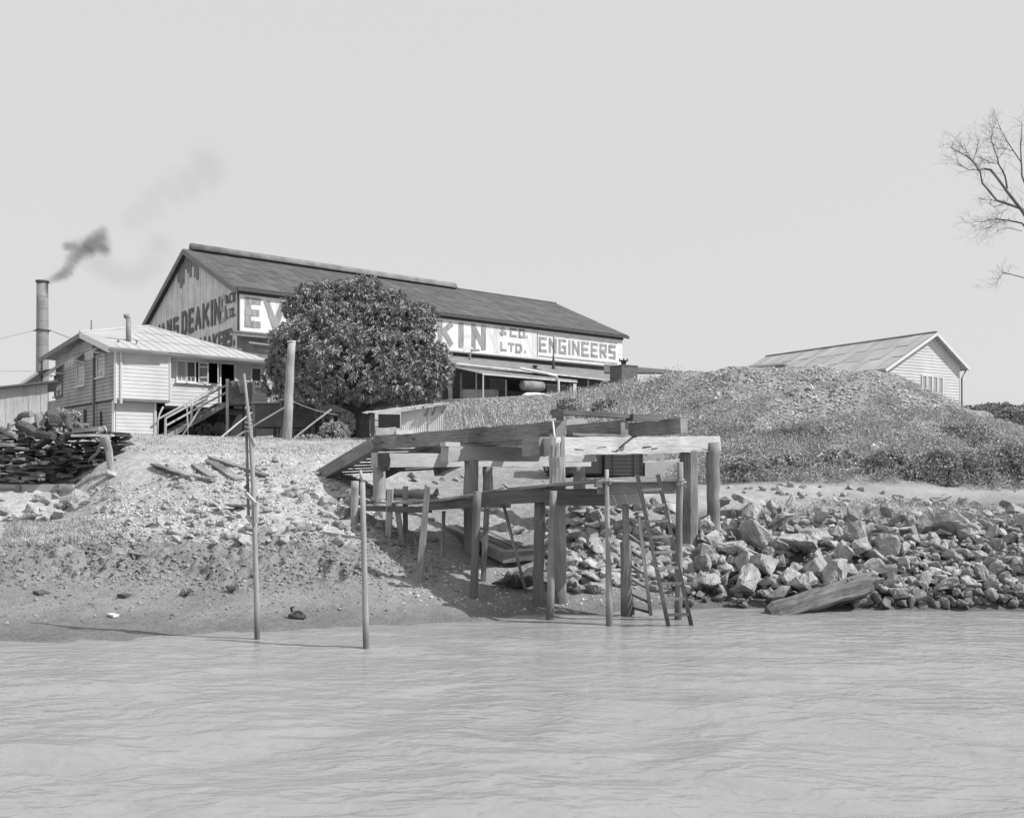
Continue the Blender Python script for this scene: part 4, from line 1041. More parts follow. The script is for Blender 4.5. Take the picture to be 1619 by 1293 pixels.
def yard():
    fr = HF
    # grey cloth hung over the landing screen
    s0, s1 = fr.s_of(371, -1.15), fr.s_of(385, -1.15)
    n = 14; V = []; 
    for j in range(9):
        for i in range(n):
            s = s0 + (s1 - s0) * i / (n - 1) + j * .02; f = j / 8
            z = 7.62 - f * (.72 if i > 3 else .2 + .16 * i); V.append(fr.p(s, -1.19 - .05 * math.sin(i * 1.5) * f - .02 * f, z))
    fc = [(j * n + i, j * n + i + 1, (j + 1) * n + i + 1, (j + 1) * n + i) for j in range(8) for i in range(n - 1)]
    o = np_mesh('cloth', [tuple(v) for v in V], fc, M['cloth'], smooth=True); sm = o.modifiers.new('thick', 'SOLIDIFY'); sm.thickness = .01
    tag(o, 'grey cloth hung over the boarded landing at the stair head', 'cloth')
    # boards and props leaning about the stairs
    def stick(name, a, b, w, h, mt, label, cat, group=None, rnd=False):
        mb = MB()
        (mb.tube([a, a.lerp(b, .5) + Vector((0, 0, .02)), b], w / 2, 7, wob=.05) if rnd else mb.box(a, b, w, h, segs=3, jit=.006))
        o = mb.build(name, mt); tag(o, label, cat, group); return o
    stick('leaning_board', fr.p(fr.s_of(286, -1.5), -1.5, 4.45), fr.p(fr.s_of(339, -1.25), -1.25, 7.2), .14, .04, M['timber_light'], 'pale board leaning against the outside stair rail', 'board')
    stick('thin_stake', fr.p(fr.s_of(297.5, -1.6), -1.6, 4.4), fr.p(fr.s_of(295.5, -1.6), -1.6, 6.2), .05, .05, M['timber_pale'], 'thin upright stake standing in front of the outside stairs', 'stake')
    a = PZ(249, 4.4, 44.5); mb = MB(); mb.tube([a, P(249.5, 665, 44.5), P(252, 655, 44.5), P(258, 643, 44.6)], .045, 6); o = mb.build('bent_pipe', M['timber_pale'], smooth=True); tag(o, 'pale bent pipe standing by the dark opening under the house', 'pipe')
    stick('clothes_prop', on_ground(349, 40.5), P(398, 652, 43), .07, .07, M['timber_light'], 'pale clothes prop slanting up beside the stair landing', 'pole', None, True)
    stick('clothes_prop', on_ground(372, 40.5), P(457, 640, 40.6), .07, .07, M['timber_light'], 'pale clothes prop slanting up to the thick leaning post', 'pole', None, True)
    stick('clothes_prop', on_ground(461, 40.3), P(524, 647, 41), .08, .08, M['timber_light'], 'pale clothes prop between the thick post and the leafy tree', 'pole', None, True)
    # thick pole
    b = on_ground(453, 39.5, -.3); t = P(461, 541, 39.5)
    r = thing('utility_post', 'thick bare timber post standing on the lawn left of the leafy tree', 'post', on_ground(453, 39.5))
    mb = MB(); mb.tube([b.lerp(t, k / 8) + Vector((random.uniform(-.015, .015), 0, 0)) for k in range(9)], [.21 - .045 * k / 8 for k in range(9)], 14, wob=.03); mb.build('shaft', M['pile_light'], r, smooth=True)
    mb = MB(); mb.cyl(t, t + Vector((0, 0, .05)), .19, .19, 14); mb.build('cap', M['trim'], r)
    # clothes line wire
    mb = MB(); a = P(459, 633, 39.5); e = P(536, 656, 43)
    pts = [a.lerp(e, k / 10) - Vector((0, 0, .10 * math.sin(math.pi * k / 10))) for k in range(11)]
    mb.tube(pts, .018, 5); o = mb.build('clothes_line', M['rope']); tag(o, 'slack line running from the thick post towards the leafy tree', 'rope')
    # corrugated tank / shed wall under the tree
    f2 = Frame(*PZ(402, 0, 46).xy, .985, .17)
    r = thing('iron_shed', 'low rusty corrugated iron shed between the landing and the thick post', 'shed', f2.p(0, 0, 4.5))
    mb = MB(); Lh = 3.0; zt = zc(638, 46); zb = zc(675, 46)
    nn = int((zt - zb) / .055)
    for k in range(nn):
        za = zb + (zt - zb) * k / nn; zb2 = zb + (zt - zb) * (k + 1) / nn; o0 = .012 if k % 2 else -.012
        for (A, B) in ((f2.p(0, -o0, za), f2.p(Lh, -o0, za)),):
            A2 = f2.p(0, o0, zb2); B2 = f2.p(Lh, o0, zb2); mb.face([A, B, B2, A2])
    mb.build('front_sheet', M['corr_dark'], r)
    mb = MB(); mb.prism([f2.p(0, .05, zb), f2.p(Lh, .05, zb), f2.p(Lh, 2, zb), f2.p(0, 2, zb)], (0, 0, zt - zb - .05)); mb.build('body', M['corr_dark'], r)
    mb = MB(); mb.box(f2.p(-.15, .9, zt + .03), f2.p(Lh + .2, .9, zt + .06), 2.3, .05); mb.build('roof_sheet', M['corr'], r)
    for x in (.0, 1.4, Lh - .1):
        mb = MB(); q = f2.p(x, 0.05, 0); mb.box((q.x, q.y, tz(q.x, q.y) - .3), (q.x, q.y, zb if x else zt), .12, .12); mb.build('post', M['timber'], r)
    # row of sacking screens on a fence under the tree
    r = thing('screen_fence', 'dark sacking screens hung on a post and wire fence under the tree', 'fence', PZ(515, 4.4, 46.5))
    for k, u in enumerate((497, 512, 526, 535)):
        q = on_ground(u, 46.6 + .1 * k); mb = MB(); mb.cyl(q - Vector((0, 0, .2)), PZ(u, zc(662 - 3 * k, 46.6), q.y), .045, .04, 6); mb.build('post', M['timber_pale'], r)
    mb = MB(); mb.tube([P(495, 664, 46.5), P(512, 660, 46.6), P(526, 658, 46.7), P(546, 657, 46.9)], .015, 5); mb.build('wire', M['metal_mid'], r)
    for k, (u0, u1) in enumerate(((480, 496), (498, 509), (513, 523), (527, 534))):
        V = []; D = 46.65 + .08 * k; m_ = 8
        for j in range(6):
            for i in range(m_):
                f = i / (m_ - 1); u = u0 + (u1 - u0) * f; V.append(tuple(PZ(u, zc(663 - 2 * k + 3 * math.sin(f * 3.1) * .6, D) - .9 * j / 5, D + .06 * math.sin(i * 1.3 + k) * (j / 5 + .2))))
        fc = [(j * m_ + i, j * m_ + i + 1, (j + 1) * m_ + i + 1, (j + 1) * m_ + i) for j in range(5) for i in range(m_ - 1)]
        o = np_mesh('sacking', np.array(V) - np.array(r.location), fc, M['cloth_dark'], r, smooth=True)
    r = thing('shade_backdrop', 'dark board backdrop standing in for the deep shade behind the big tree', 'fence', PZ(510, 4.4, 52))
    mb = MB(); x = PZ(432, 0, 52).x; x1 = PZ(585, 0, 52).x  # added dark boards painting in the deep shade under the crown
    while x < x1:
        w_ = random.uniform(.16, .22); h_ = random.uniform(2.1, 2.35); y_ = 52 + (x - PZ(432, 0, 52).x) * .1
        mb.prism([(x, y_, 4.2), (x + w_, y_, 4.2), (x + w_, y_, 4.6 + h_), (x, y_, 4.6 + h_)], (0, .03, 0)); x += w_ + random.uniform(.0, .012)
    mb.build('backdrop_boards', M['timber_dark'], r)
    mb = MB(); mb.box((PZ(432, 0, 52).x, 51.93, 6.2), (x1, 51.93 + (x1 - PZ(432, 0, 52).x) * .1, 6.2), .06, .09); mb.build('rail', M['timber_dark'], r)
    # white post near the trunk
    mb = MB(); q = on_ground(548, 45.5); mb.box(q - Vector((0, 0, .2)), P(547, 645, 45.5), .16, .12); o = mb.build('gate_post', M['timber_light']); tag(o, 'short pale squared post beside the trunk of the leafy tree', 'post')
yard()

# ================================================================ corrugated hut by the wharf
def hut():
    D0 = 40.0
    fr = Frame(*PZ(634, 0, D0).xy, .97, .24); zg = 4.1
    r = thing('iron_hut', 'small pale corrugated iron hut with open side bay behind the wharf', 'hut', fr.p(0, 0, zg))
    W = fr.s_of(702, 0); dp = 1.7
    def corr(p, d, L, z0, z1f, pitch=.085, amp=.017, n=None):
        mb = MB(); k = 0; x = 0
        n = Vector(n)
        while x < L - 1e-4:
            x1 = min(x + pitch / 2, L); o0 = amp if k % 2 else -amp
            A = p + d * x + n * o0; B = p + d * x1 - n * o0
            mb.face([Vector((A.x, A.y, z0)), Vector((B.x, B.y, z0)), Vector((B.x, B.y, z1f(x1))), Vector((A.x, A.y, z1f(x)))])
            x = x1; k += 1
        return mb
    zt = lambda x: zc(651, D0) + (zc(641, 40.6) - zc(651, D0)) * x / W
    corr(fr.p(0, 0, 0), fr.a, W * .62, zg, zt, n=-fr.b).build('front_sheet', M['corr'], r)
    corr(fr.p(W * .62, -.03, 0), fr.a, W * .38, zg, lambda x: zt(x + W * .62), n=-fr.b).build('front_sheet', M['corr'], r)
    corr(fr.p(W, 0, 0), fr.b, dp, zg, lambda x: zt(W), n=fr.a).build('side_sheet', M['corr'], r)
    # bay wall set back on the left (horizontal ribs), shade put into its darker sheet
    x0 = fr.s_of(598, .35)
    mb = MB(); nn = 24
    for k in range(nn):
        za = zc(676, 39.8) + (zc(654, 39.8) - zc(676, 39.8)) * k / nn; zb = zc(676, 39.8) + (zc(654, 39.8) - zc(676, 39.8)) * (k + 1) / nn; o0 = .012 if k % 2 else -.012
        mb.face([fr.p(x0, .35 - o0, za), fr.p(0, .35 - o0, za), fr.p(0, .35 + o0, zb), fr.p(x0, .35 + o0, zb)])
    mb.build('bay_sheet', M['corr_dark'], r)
    mb = MB(); mb.box(fr.p(fr.s_of(589.5, .1), .1, zg - .2), fr.p(fr.s_of(589.5, .1), .1, zc(652, 39.5)), .15, .15); mb.build('corner_post', M['timber_dark'], r)
    mb = MB()
    for z in (zc(664, 39.5), zc(674, 39.5)): mb.box(fr.p(fr.s_of(590, .1), .12, z), fr.p(x0, .12, z), .05, .05)
    mb.build('bay_rail', M['timber'], r)
    mb = MB(); xl = fr.s_of(578, -.2)
    z0, z1 = zc(655, 39.4) + .02, zc(639, 40.8)
    n = 26; 
    for k in range(n):
        xa = xl + (W + .2 - xl) * k / n; xb = xl + (W + .2 - xl) * (k + 1) / n; za = z0 + (z1 - z0) * k / n; zb = z0 + (z1 - z0) * (k + 1) / n
        j = random.uniform(-.02, .03); e = random.uniform(-.12, .1)
        mb.prism([fr.p(xa, -.35 + e, za + j), fr.p(xb, -.35 + e, zb + j), fr.p(xb, dp + .2, zb + .15 + j), fr.p(xa, dp + .2, za + .15 + j)], (0, 0, .035))
    mb.build('roof', M['corr'], r)
    for x in (W * .55, W * .72, W * .95):
        mb = MB(); mb.box(fr.p(x, -.02, zt(x) - .35), fr.p(x + .12, -.42, zt(x) + .02), .05, .05); mb.build('roof_bracket', M['timber'], r)
    mb = MB(); x1 = fr.s_of(652, -.5)
    mb.box(fr.p(xl + .4, -.45, zc(683, 39.5)), fr.p(fr.s_of(626, -.5), -.45, zc(681, 39.6)), .5, .3, segs=2, jit=.01); o = mb.build('timber_trough', M['timber_light']); tag(o, 'long dull timber trough along the foot of the hut bay', 'trough')
    mb = MB(); mb.box(fr.p(fr.s_of(626, -.6), -.6, zc(684, 39.5)), fr.p(x1, -.6, zc(684, 39.6)), .3, .22); o = mb.build('crate', M['white']); tag(o, 'whitewashed low crate in front of the corrugated hut', 'crate')
hut()

# ================================================================ boarded shed at the left edge
def left_shed():
    D = 35.0; fr = Frame(*PZ(75, 0, D).xy, .885, .466)
    r = thing('board_shed', 'unpainted vertical-board shed at the left edge behind the scrap heap', 'shed', fr.p(-1.5, 0, 4.1))
    L = 5.5; mb = MB(); x = -L
    zt = lambda x: zc(607, D) + .16 * x
    while x < 0:
        x1 = min(0, x + random.uniform(.2, .3)); o = random.uniform(0, .025)
        mb.face([fr.p(x, -o, 3.8), fr.p(x1, -o, 3.8), fr.p(x1, -o, zt(x1)), fr.p(x, -o, zt(x))], [(0, x), (0, x1), (2, x1), (2, x)]); x = x1
    mb.build('front_wall', M['timber_pale'], r)
    mb = MB(); mb.face([fr.p(0, -.01, 3.8), fr.p(0, 4, 3.8), fr.p(0, 4, zt(0)), fr.p(0, -.01, zt(0))]); mb.face([fr.p(0, 4, 3.8), fr.p(-L, 4, 3.8), fr.p(-L, 4, zt(-L)), fr.p(0, 4, zt(0))]); mb.build('side_wall', M['timber'], r)
    mb = MB(); mb.prism([fr.p(-L, -.3, zt(-L)), fr.p(.35, -.3, zt(.35) + .02), fr.p(.35, 4.2, zt(0) + .02), fr.p(-L, 4.2, zt(-L))], (0, 0, .07)); mb.build('roof', M['iron_dark'], r)
left_shed()

# ================================================================ long weatherboard hall at the right
def hall():
    C0 = PZ(1517, 0, 60); fr = Frame(C0.x, C0.y, -.871, -.491)   # a runs from the right corner towards the left along the gable
    ridge_dir = Vector((-.491, .871, 0))
    r = thing('weatherboard_hall', 'pale weatherboard hall with long iron roof behind the spoil mound', 'building', (C0.x, C0.y, 7.3))
    zb = 6.8; w0, wA, w1 = 0.0, 2.86, 7.3; zA = 11.55; zR = 9.75; zL = 9.2
    n = Vector((.491, -.871, 0))
    def xr(z):
        if z < zL: return (0, w1)
        a = 0 if z < zR else (z - zR) / (zA - zR) * wA
        b = w1 - (z - zL) / (zA - zL) * (w1 - wA)
        return (a, b)
    mb = MB(); boards(mb, C0, n, (fr.a, w1), zb, 11.45, .19, .03, xr=xr); mb.build('gable_wall', M['paint_wall'], r)
    off = ridge_dir * 15.0
    q = lambda w, z, d=0.0: fr.p(w, 0, z) + ridge_dir * d
    mb = MB(); mb.face([q(0, zb), q(0, zb, 15), q(0, zR, 15), q(0, zR)]); mb.face([q(w1, zb), q(w1, zb, 15), q(w1, zL, 15), q(w1, zL)]); mb.face([q(0, zb, 15), q(w1, zb, 15), q(w1, zL, 15), q(wA, zA, 15), q(0, zR, 15)])
    mb.build('side_wall', M['paint_wall'], r)
    mb = MB()
    mb.prism([q(wA, zA, -.35), q(-.5, zR - .32, -.35), q(-.5, zR - .32, 14.6), q(wA, zA, 14.6)], (0, 0, .08))
    mb.prism([q(wA, zA, -.35), q(w1 + .5, zL - .25, -.35), q(w1 + .5, zL - .25, 14.6), q(wA, zA, 14.6)], (0, 0, .08)); ro = mb.build('roof', M['iron_roof'], r)
    mb = MB(); sheet_grid(mb, q(w1 + .5, zL - .17, -.35), q(w1 + .5, zL - .17, 14.6), q(wA, zA + .08, 14.6), q(wA, zA + .08, -.35), 18, 3, .008); mb.build('roof_sheets', M['hall_sheets'], ro)
    mb = MB(); mb.tube([q(wA, zA + .1, -.35), q(wA, zA + .1, 14.6)], .09, 8); mb.build('ridge_cap', M['iron_mid'], ro)
    for (w, z) in ((-.5, zR - .32), (w1 + .5, zL - .25)):
        mb = MB(); mb.box(q(wA, zA - .02, -.4), q(w, z - .02, -.4), .05, .16); mb.build('bargeboard', M['trim'], r)
    mb = MB(); mb.box(q(-.56, zR - .3, -.35), q(-.56, zR - .3, 14.5), .14, .12); mb.build('gutter', M['metal_mid'], r)
    mb = MB(); mb.tube([q(-.5, zR - .4, -.1), q(-.1, zR - .9, -.1), q(-.1, zb, -.1)], .05, 6); mb.build('downpipe', M['metal_dark'], r)
    # four-light window
    for k, (u0, u1) in enumerate(((1456.5, 1464), (1465, 1472.5), (1473.5, 1481), (1482, 1489.5))):
        a0, a1 = fr.s_of(u1), fr.s_of(u0); D = fr.p(a0, 0, 0).y
        window(r, fr, 'a', 0, a0 + .02, a1 - .02, zc(627 + k * 1.5, D), zc(594 + k, D), n, M['trim'], M['glass_grey'], name='window', bottom_bars=True)
    # low dark roofed annexe running off to the left behind the mound
    a = thing('low_shed', 'low dark-eaved shed roof showing over the mound left of the hall', 'shed', PZ(1200, 8.3, 66))
    mb = MB()
    mb.prism([PZ(1175, zc(583, 64), 64), PZ(1240, zc(578, 64), 64), PZ(1248, zc(573, 70), 70), PZ(1190, zc(579, 70), 70)], (0, 0, .12)); mb.build('roof', M['iron_mid'], a)
    mb = MB(); mb.box(PZ(1177, zc(583.5, 64.1) - .6, 64.2), PZ(1240, zc(579, 64.1) - .6, 64.2), .1, 1.2); mb.build('wall', M['paint_side'], a)
hall()

# ================================================================ wharf
PD = Vector((.664, -.747, 0)).normalized()       # along the stringers, towards the river
CD = Vector((.747, .664, 0)).normalized()        # along the cap beams
def knots(mb): return mb
def wharf():
    r = thing('timber_wharf', 'heavy timber wharf frame of round piles, cap beams and long stringers on the bank', 'wharf', on_ground(745, 20.8))
    def pile(ub, D, ztop_v, r0, mt, u_t=None, zb=None, hexa=False):
        b = on_ground(ub, D, -.5); t = P(u_t or ub, ztop_v, D)
        mb = MB(); n = 10
        mb.tube([b.lerp(t, k / n) + Vector((random.uniform(-.012, .012), random.uniform(-.012, .012), 0)) for k in range(n + 1)], [r0 * (1.06 - .1 * k / n) for k in range(n + 1)], 16, wob=.035)
        return mb.build('pile', M[mt], r, smooth=True)
    pile(600, 25.3, 735, .18, 'pile_light')
    pile(745, 22.4, 728, .185, 'pile')
    pile(916, 24.9, 738, .17, 'pile')
    pile(771, 27.9, 738, .16, 'pile')
    # front left pile with a split weathered head
    b = on_ground(884, 19.6, -.4); mb = MB(); n = 12
    mb.tube([b.lerp(P(881, 722, 19.33), k / n) for k in range(n + 1)], [.165 + .01 * random.random() for k in range(n)] + [.185], 18, wob=.04)
    c = P(881, 722, 19.33)
    for k in range(9):
        a = k / 9 * 2 * math.pi; p = c + Vector((math.cos(a) * .12, math.sin(a) * .12, -.9)); hgt = random.uniform(1.08, 1.34)
        mb.box(p, p + Vector((random.uniform(-.02, .02), 0, hgt + .05)), .12, .10, w1=.05, h1=.04, segs=4, jit=.01)
    mb.build('pile', M['pile_light'], r)
    # right-hand pair: big squared pile and round one
    b = on_ground(1089, 23.1, -.4); t = P(1089, 714, 23.1); t.z += .02
    mb = MB(); mb.tube([b.lerp(t, k / 8) for k in range(9)], [.235] * 9, 8, wob=.015); mb.build('pile', M['timber'], r)
    b = on_ground(1128, 23.6, -.4); t = P(1127, 699, 23.45)
    mb = MB(); mb.tube([b.lerp(t, k / 10) + Vector((.012 * math.sin(k * 2.2), 0, 0)) for k in range(11)], [.17 + .008 * math.sin(k) for k in range(11)], 16, wob=.05); mb.build('pile', M['pile'], r, smooth=True)
    # stringers: three parallel baulks, each level part plus a ramp down to the bank
    def stringer(end_u, end_D, z_end, back, zb, ramp_z, mt='timber', joint=None):
        e = PZ(end_u, z_end - .17, end_D) - PD * .32; s = e - PD * back; s.z = zb - .17
        pts = [e, s] if joint is None else [e, e.lerp(s, joint), s]
        for i in range(len(pts) - 1):
            mb = MB(); mb.box(pts[i] if i == 0 else pts[i] - (pts[i] - pts[i - 1]).normalized() * -.006, pts[i + 1], .30, .36, segs=16, jit=.018); mb.build('stringer', M[mt], r)
        f = s - PD * 3.3; f.z = ramp_z
        d = (f - s).normalized()
        mb = MB(); mb.box(s + d * .02 + Vector((0, 0, -.01)), f, .30, .36, segs=6, jit=.006); mb.build('ramp_stringer', M[mt], r)
        return s, f
    s1, f1 = stringer(904, 19.9, 4.06, 7.4, 3.90, 2.72, joint=.42)
    s2, f2 = stringer(1004, 21.5, 4.16, 7.3, 3.95, 2.8)
    s3, f3 = stringer(1098, 22.9, 4.28, 7.2, 4.0, 2.9)
    # cap beams across the piles
    def cap(name, u, v0, v1, D, L, mt, w=.3):
        t = P(u, v0, D); b = P(u, v1, D); c = (t + b) / 2
        mb = MB(); mb.box(c, c + CD * L, w, (t - b).length, segs=12, jit=.015); return mb.build(name, M[mt], r)
    e0 = P(864, 706, 19.75); e1 = P(1131, 702, 23.8)
    mb = MB(); mb.box(e0, e1, .32, .40, segs=16, jit=.017); fb = mb.build('cap_beam', M['timber_light'], r)
    cap('cap_beam', 703, 705, 729, 21.9, 5.2, 'timber_pale')
    cap('cap_beam', 592, 716, 738, 25.2, 8.6, 'timber_pale')
    # deck planks laid between the stringers, set down below their tops
    for (sa_, sb_, fa_, fb_) in ((s1, s2, f1, f2), (s2, s3, f2, f3)):
        n = 20
        for k in range(n):
            if sa_ is s2 or k < 11: continue  # level decking near the river end, added to widen the shadow on the mud
            q = PD * (.6 + k * .36)
            a = sa_ + q; b = sb_ + q; a.z += .06 + random.uniform(-.01, .01); b.z = a.z
            d = (b - a).normalized(); mb = MB(); mb.box(a + d * .16, b - d * .16, .33, .06, segs=2, jit=.006); mb.build('deck_plank', M['timber'], r)
        for k in range(10):
            f = (k + .5) / 10; a = sa_.lerp(fa_, f); b = sb_.lerp(fb_, f); a.z += .04; b.z += .04
            d = (b - a).normalized(); mb = MB(); mb.box(a + d * .16, b - d * .16, .34, .06, segs=2, jit=.006); mb.build('deck_plank', M['timber'], r)
    for q_, zz_ in ((.35, -.02), (2.9, .03), (5.6, 0), (7.1, -.04)):
        for (s_, e_) in ((s1, f1),):
            c = PZ(897, 3.88 + zz_, 19.9) - PD * q_ - CD * .165; c.z = 3.88 + zz_ - .1 * q_ / 7
            mb = MB(); mb.cyl(c - CD * .02, c + CD * .03, .035, .035, 8); mb.build('bolt_head', M['metal_dark'], r)
    # short stub blocks and bolts
    mb = MB(); c = P(700, 702, 21.8); mb.box(c, c + CD * .45, .22, .1); mb.build('packer', M['timber_light'], r)
    c = P(853, 706, 19.9); mb = MB(); mb.box(c - PD * .45, c + PD * .1, .22, .42, segs=2, jit=.01); mb.build('corbel', M['timber'], r)
    c = P(607, 716, 25.0); mb = MB(); mb.box(c + Vector((0, 0, -.02)), c + Vector((0, 0, -.5)) + CD * .05, .3, .3, w1=.2, h1=.2, segs=3, jit=.03); mb.build('scarf_block', M['timber_dark'], r)
    mb = MB(); mb.tube([P(979, 708, 21.0), P(1002, 690, 21.1), P(1004, 688, 21.1)], .025, 6); mb.cyl(P(1002, 690, 21.1), P(1005, 687.5, 21.1), .05, .05, 8); mb.build('drift_bolt', M['metal_dark'], r)
    for u, v in ((1008, 700), (1022, 703), (935, 703), (1101, 702), (900, 706), (958, 709)):
        tt = (u - 864) / 267 * 19.75 / (23.8 - (u - 864) / 267 * (23.8 - 19.75)); c = e0.lerp(e1, tt) + PD * .165; c.z = e0.z + (702 - v) * .012; mb = MB(); mb.tube([c - CD * .0, c + CD * random.uniform(.1, .5) + Vector((0, 0, random.uniform(-.04, .03)))], .012, 5); mb.build('split', M['dark_in'], r)
    # loose rail timber lying on blocks over the deck
    mb = MB(); a = P(876, 651, 20.1); b = P(1036, 661, 22.6); mb.box(a, b, .22, .10, w1=.22, h1=.12, segs=6, jit=.006)
    lo = mb.build('loose_baulk', M['timber_dark']); tag(lo, 'dark loose timber laid across the tops of the wharf stringers', 'timber')
    mb = MB(); c = P(882, 655, 20.1); mb.box(c + Vector((-.12, 0, -.03)), c + Vector((.12, 0, -.03)), .34, .22); lo = mb.build('timber_block', M['timber_dark']); tag(lo, 'dark block propping the left end of the loose timber on the wharf', 'block')
    mb = MB(); mb.box(P(995, 660, 21.8), P(1036, 661.5, 22.4), .26, .16); lo = mb.build('timber_block', M['timber_dark']); tag(lo, 'dark packing block under the right end of the loose timber on the wharf', 'block')
    mb = MB(); mb.tube([P(874, 664, 19.7), P(877, 691, 19.5)], .022, 6); mb.box(P(869, 663, 19.7), P(879, 663, 19.7), .06, .05); o = mb.build('marker_rod', M['white']); tag(o, 'thin pale rod with a short white top fixed by the end of the long stringer', 'rod')
wharf()

def staging():
    r = thing('plank_staging', 'rickety low plank staging on thin stakes in front of the heavy wharf', 'jetty', on_ground(750, 19.5))
    # deck boards
    line = [(548, 797, 23.9), (600, 792, 23.2), (660, 795, 21.9), (720, 788, 20.8), (790, 775, 19.6), (868, 768, 18.6), (950, 760, 17.8)]
    pts = [P(*q) for q in line]
    for k in range(6):  # rear rows added for a bigger shadow below the staging
        off = Vector((-.89, -.46, 0)) * -1 * (k * .24 - .36) * -1
        off = Vector((.35, .9, 0)).normalized() * (k * .235 - .1)
        for i in range(len(pts) - 1):
            a = pts[i] + off + Vector((0, 0, random.uniform(-.035, .03))); b = pts[i + 1] + off + Vector((0, 0, random.uniform(-.02, .02)))
            if k >= 3 and (i * 7 + k * 3) % 5 == 0: continue
            mb = MB(); mb.box(a, b + (b - a) * .04, .2, .045, segs=3, jit=.008); mb.build('deck_plank', M['timber_pale' if k % 2 else 'timber'], r)
    # bearers under the deck, their dark timber paints in the shade below it
    for (a, b, h, mt) in (((575, 803, 23.0), (680, 806, 21.6), .14, 'timber_dark'), ((680, 800, 21.4), (792, 792, 19.6), .2, 'timber_dark'), ((755, 790, 19.6), (870, 781, 18.6), .3, 'timber_dark'), ((862, 786, 18.55), (957, 786, 18.3), .34, 'timber_dark'), ((955, 787, 18.3), (1012, 785, 19.2), .32, 'timber_pale')):
        mb = MB(); mb.box(P(*a), P(*b), .14, h, segs=4, jit=.006); mb.build('bearer', M[mt], r)
    # right platform: planks running across, on edge beams
    A, B = P(945, 760, 17.6), P(1079, 758, 17.9)
    nrm = Vector((-.12, 1, 0)).normalized()
    for k in range(8):  # platform deepened with extra planks to widen its shadow
        mb = MB(); o = nrm * (k * .24); mb.box(A + o + Vector((0, 0, random.uniform(-.01, .02))), B + o, .22, .05, segs=4, jit=.006); mb.build('deck_plank', M['timber_pale' if k in (0, 3) else 'timber'], r)
    mb = MB(); mb.box(P(945, 771, 17.7), P(1076, 771, 17.95), .12, .24, segs=4, jit=.006); mb.build('edge_beam', M['timber'], r)
    mb = MB(); c = P(948, 765, 17.6); mb.box(c, c + Vector((0, .5, 0)), .12, .14); mb.build('beam_end', M['timber_light'], r)
    def stake(ut, vt, Dt, ub, D, w, mt, rnd=True, name='stake', w1=None, under=False, vb=None):
        t = P(ut, vt, Dt); b = on_ground(ub, D, -.35)
        if vb: b = P(ub, vb, D); b.z -= .4
        mb = MB()
        if rnd: mb.tube([b.lerp(t, k / 8) + Vector((random.uniform(-.006, .006), random.uniform(-.006, .006), 0)) for k in range(9)], [w / 2 + ((w1 or w) - w) / 2 * k / 8 for k in range(9)], 12, wob=.05)
        else: mb.box(b, t, w, w, w1=w1, h1=w1, segs=6, jit=.006, up=(0, 1, 0))
        return mb.build(name, M[mt], r, smooth=rnd)
    stake(561, 761, 23.2, 560, 23.4, .20, 'pile_light')
    stake(617, 772, 22.4, 613, 22.6, .15, 'pile_light', False)
    stake(627, 800, 22.3, 640, 22.2, .12, 'pile', False)
    stake(641, 769, 23.2, 641, 23.3, .12, 'pile', False)
    stake(676, 769, 19.9, 660, 19.8, .14, 'timber', False, w1=.12)
    stake(702, 808, 21.6, 698, 21.6, .09, 'timber')
    stake(755, 776, 19.2, 748, 19.1, .17, 'wet_timber')
    stake(770, 797, 20.2, 763, 20.2, .12, 'timber', False)
    stake(793, 787, 19.6, 838, 20.0, .07, 'timber', True)
    stake(854, 783, 18.9, 850, 19.3, .23, 'wet_timber')
    stake(875, 776, 18.1, 868.5, 18.2, .15, 'pile', vb=978)
    stake(959, 742, 17.6, 964.5, 17.5, .15, 'pole', w1=.08, vb=988)
    stake(989, 798, 18.4, 991, 18.8, .125, 'timber', False, vb=966)
    stake(989.5, 857, 18.6, 991, 18.8, .235, 'pile', vb=970)
    stake(1075, 731, 17.7, 1072, 18.2, .15, 'pile', w1=.13, vb=978)
    mb = MB(); c = P(786, 798, 20.0); mb.box(c + Vector((-.25, 0, 0)), c + Vector((.3, 0, .02)), .3, .16); mb.build('packer', M['timber_light'], r)
    for u, v, D in ((958, 763, 17.5), (1077, 767, 17.6)):
        mb = MB(); c = P(u, v, D); mb.tube([c + Vector((.09 * math.cos(a * .9), .09 * math.sin(a * .9), -.02 + .012 * a)) for a in range(10)], .018, 6); mb.build('lashing', M['rope'], r)
staging()

def ladder(name, label, rails, rungs, rw, mt, rt, group=None):
    (t0, b0), (t1, b1) = rails
    r = thing(name, label, 'ladder', (b0 + b1) / 2, group)
    for t, b in rails:
        mb = MB(); mb.box(b, t, rw * .6, rw, segs=4, up=(1, 0, 0)); mb.build('rail', M[mt], r)
    for f0, f1 in rungs:
        mb = MB(); mb.box(t0.lerp(b0, f0), t1.lerp(b1, f1), .05, .05, up=(0, 0, 1)); mb.build('rung', M[rt], r)
R0 = (P(1008, 752, 17.3), P(1058, 996, 17.35)); R1 = (P(1040, 750, 17.35), P(1094.5, 995, 17.4))
fr_ = [(775 + 24.6 * k - 752) / 244 for k in range(9)]
ladder('ladder', 'long dark nine-rung ladder slanting from the staging down into the water', (R0, R1), [(f, f) for f in fr_], .075, 'timber_dark', 'timber')
R0 = (P(986, 850, 18.9), P(1001, 972, 18.7)); R1 = (P(1010, 815, 18.6), P(1029, 973, 18.4))
ladder('ladder', 'old ladder with sloping thin rungs half hidden behind the staging stakes', (R0, R1), [(f0, f1) for f0, f1 in ((-.1, .30), (.12, .44), (.32, .60), (.52, .73), (.72, .87), (.9, .97))], .07, 'timber', 'timber')
for q in ((1007, 752), (1040, 752)):
    pass

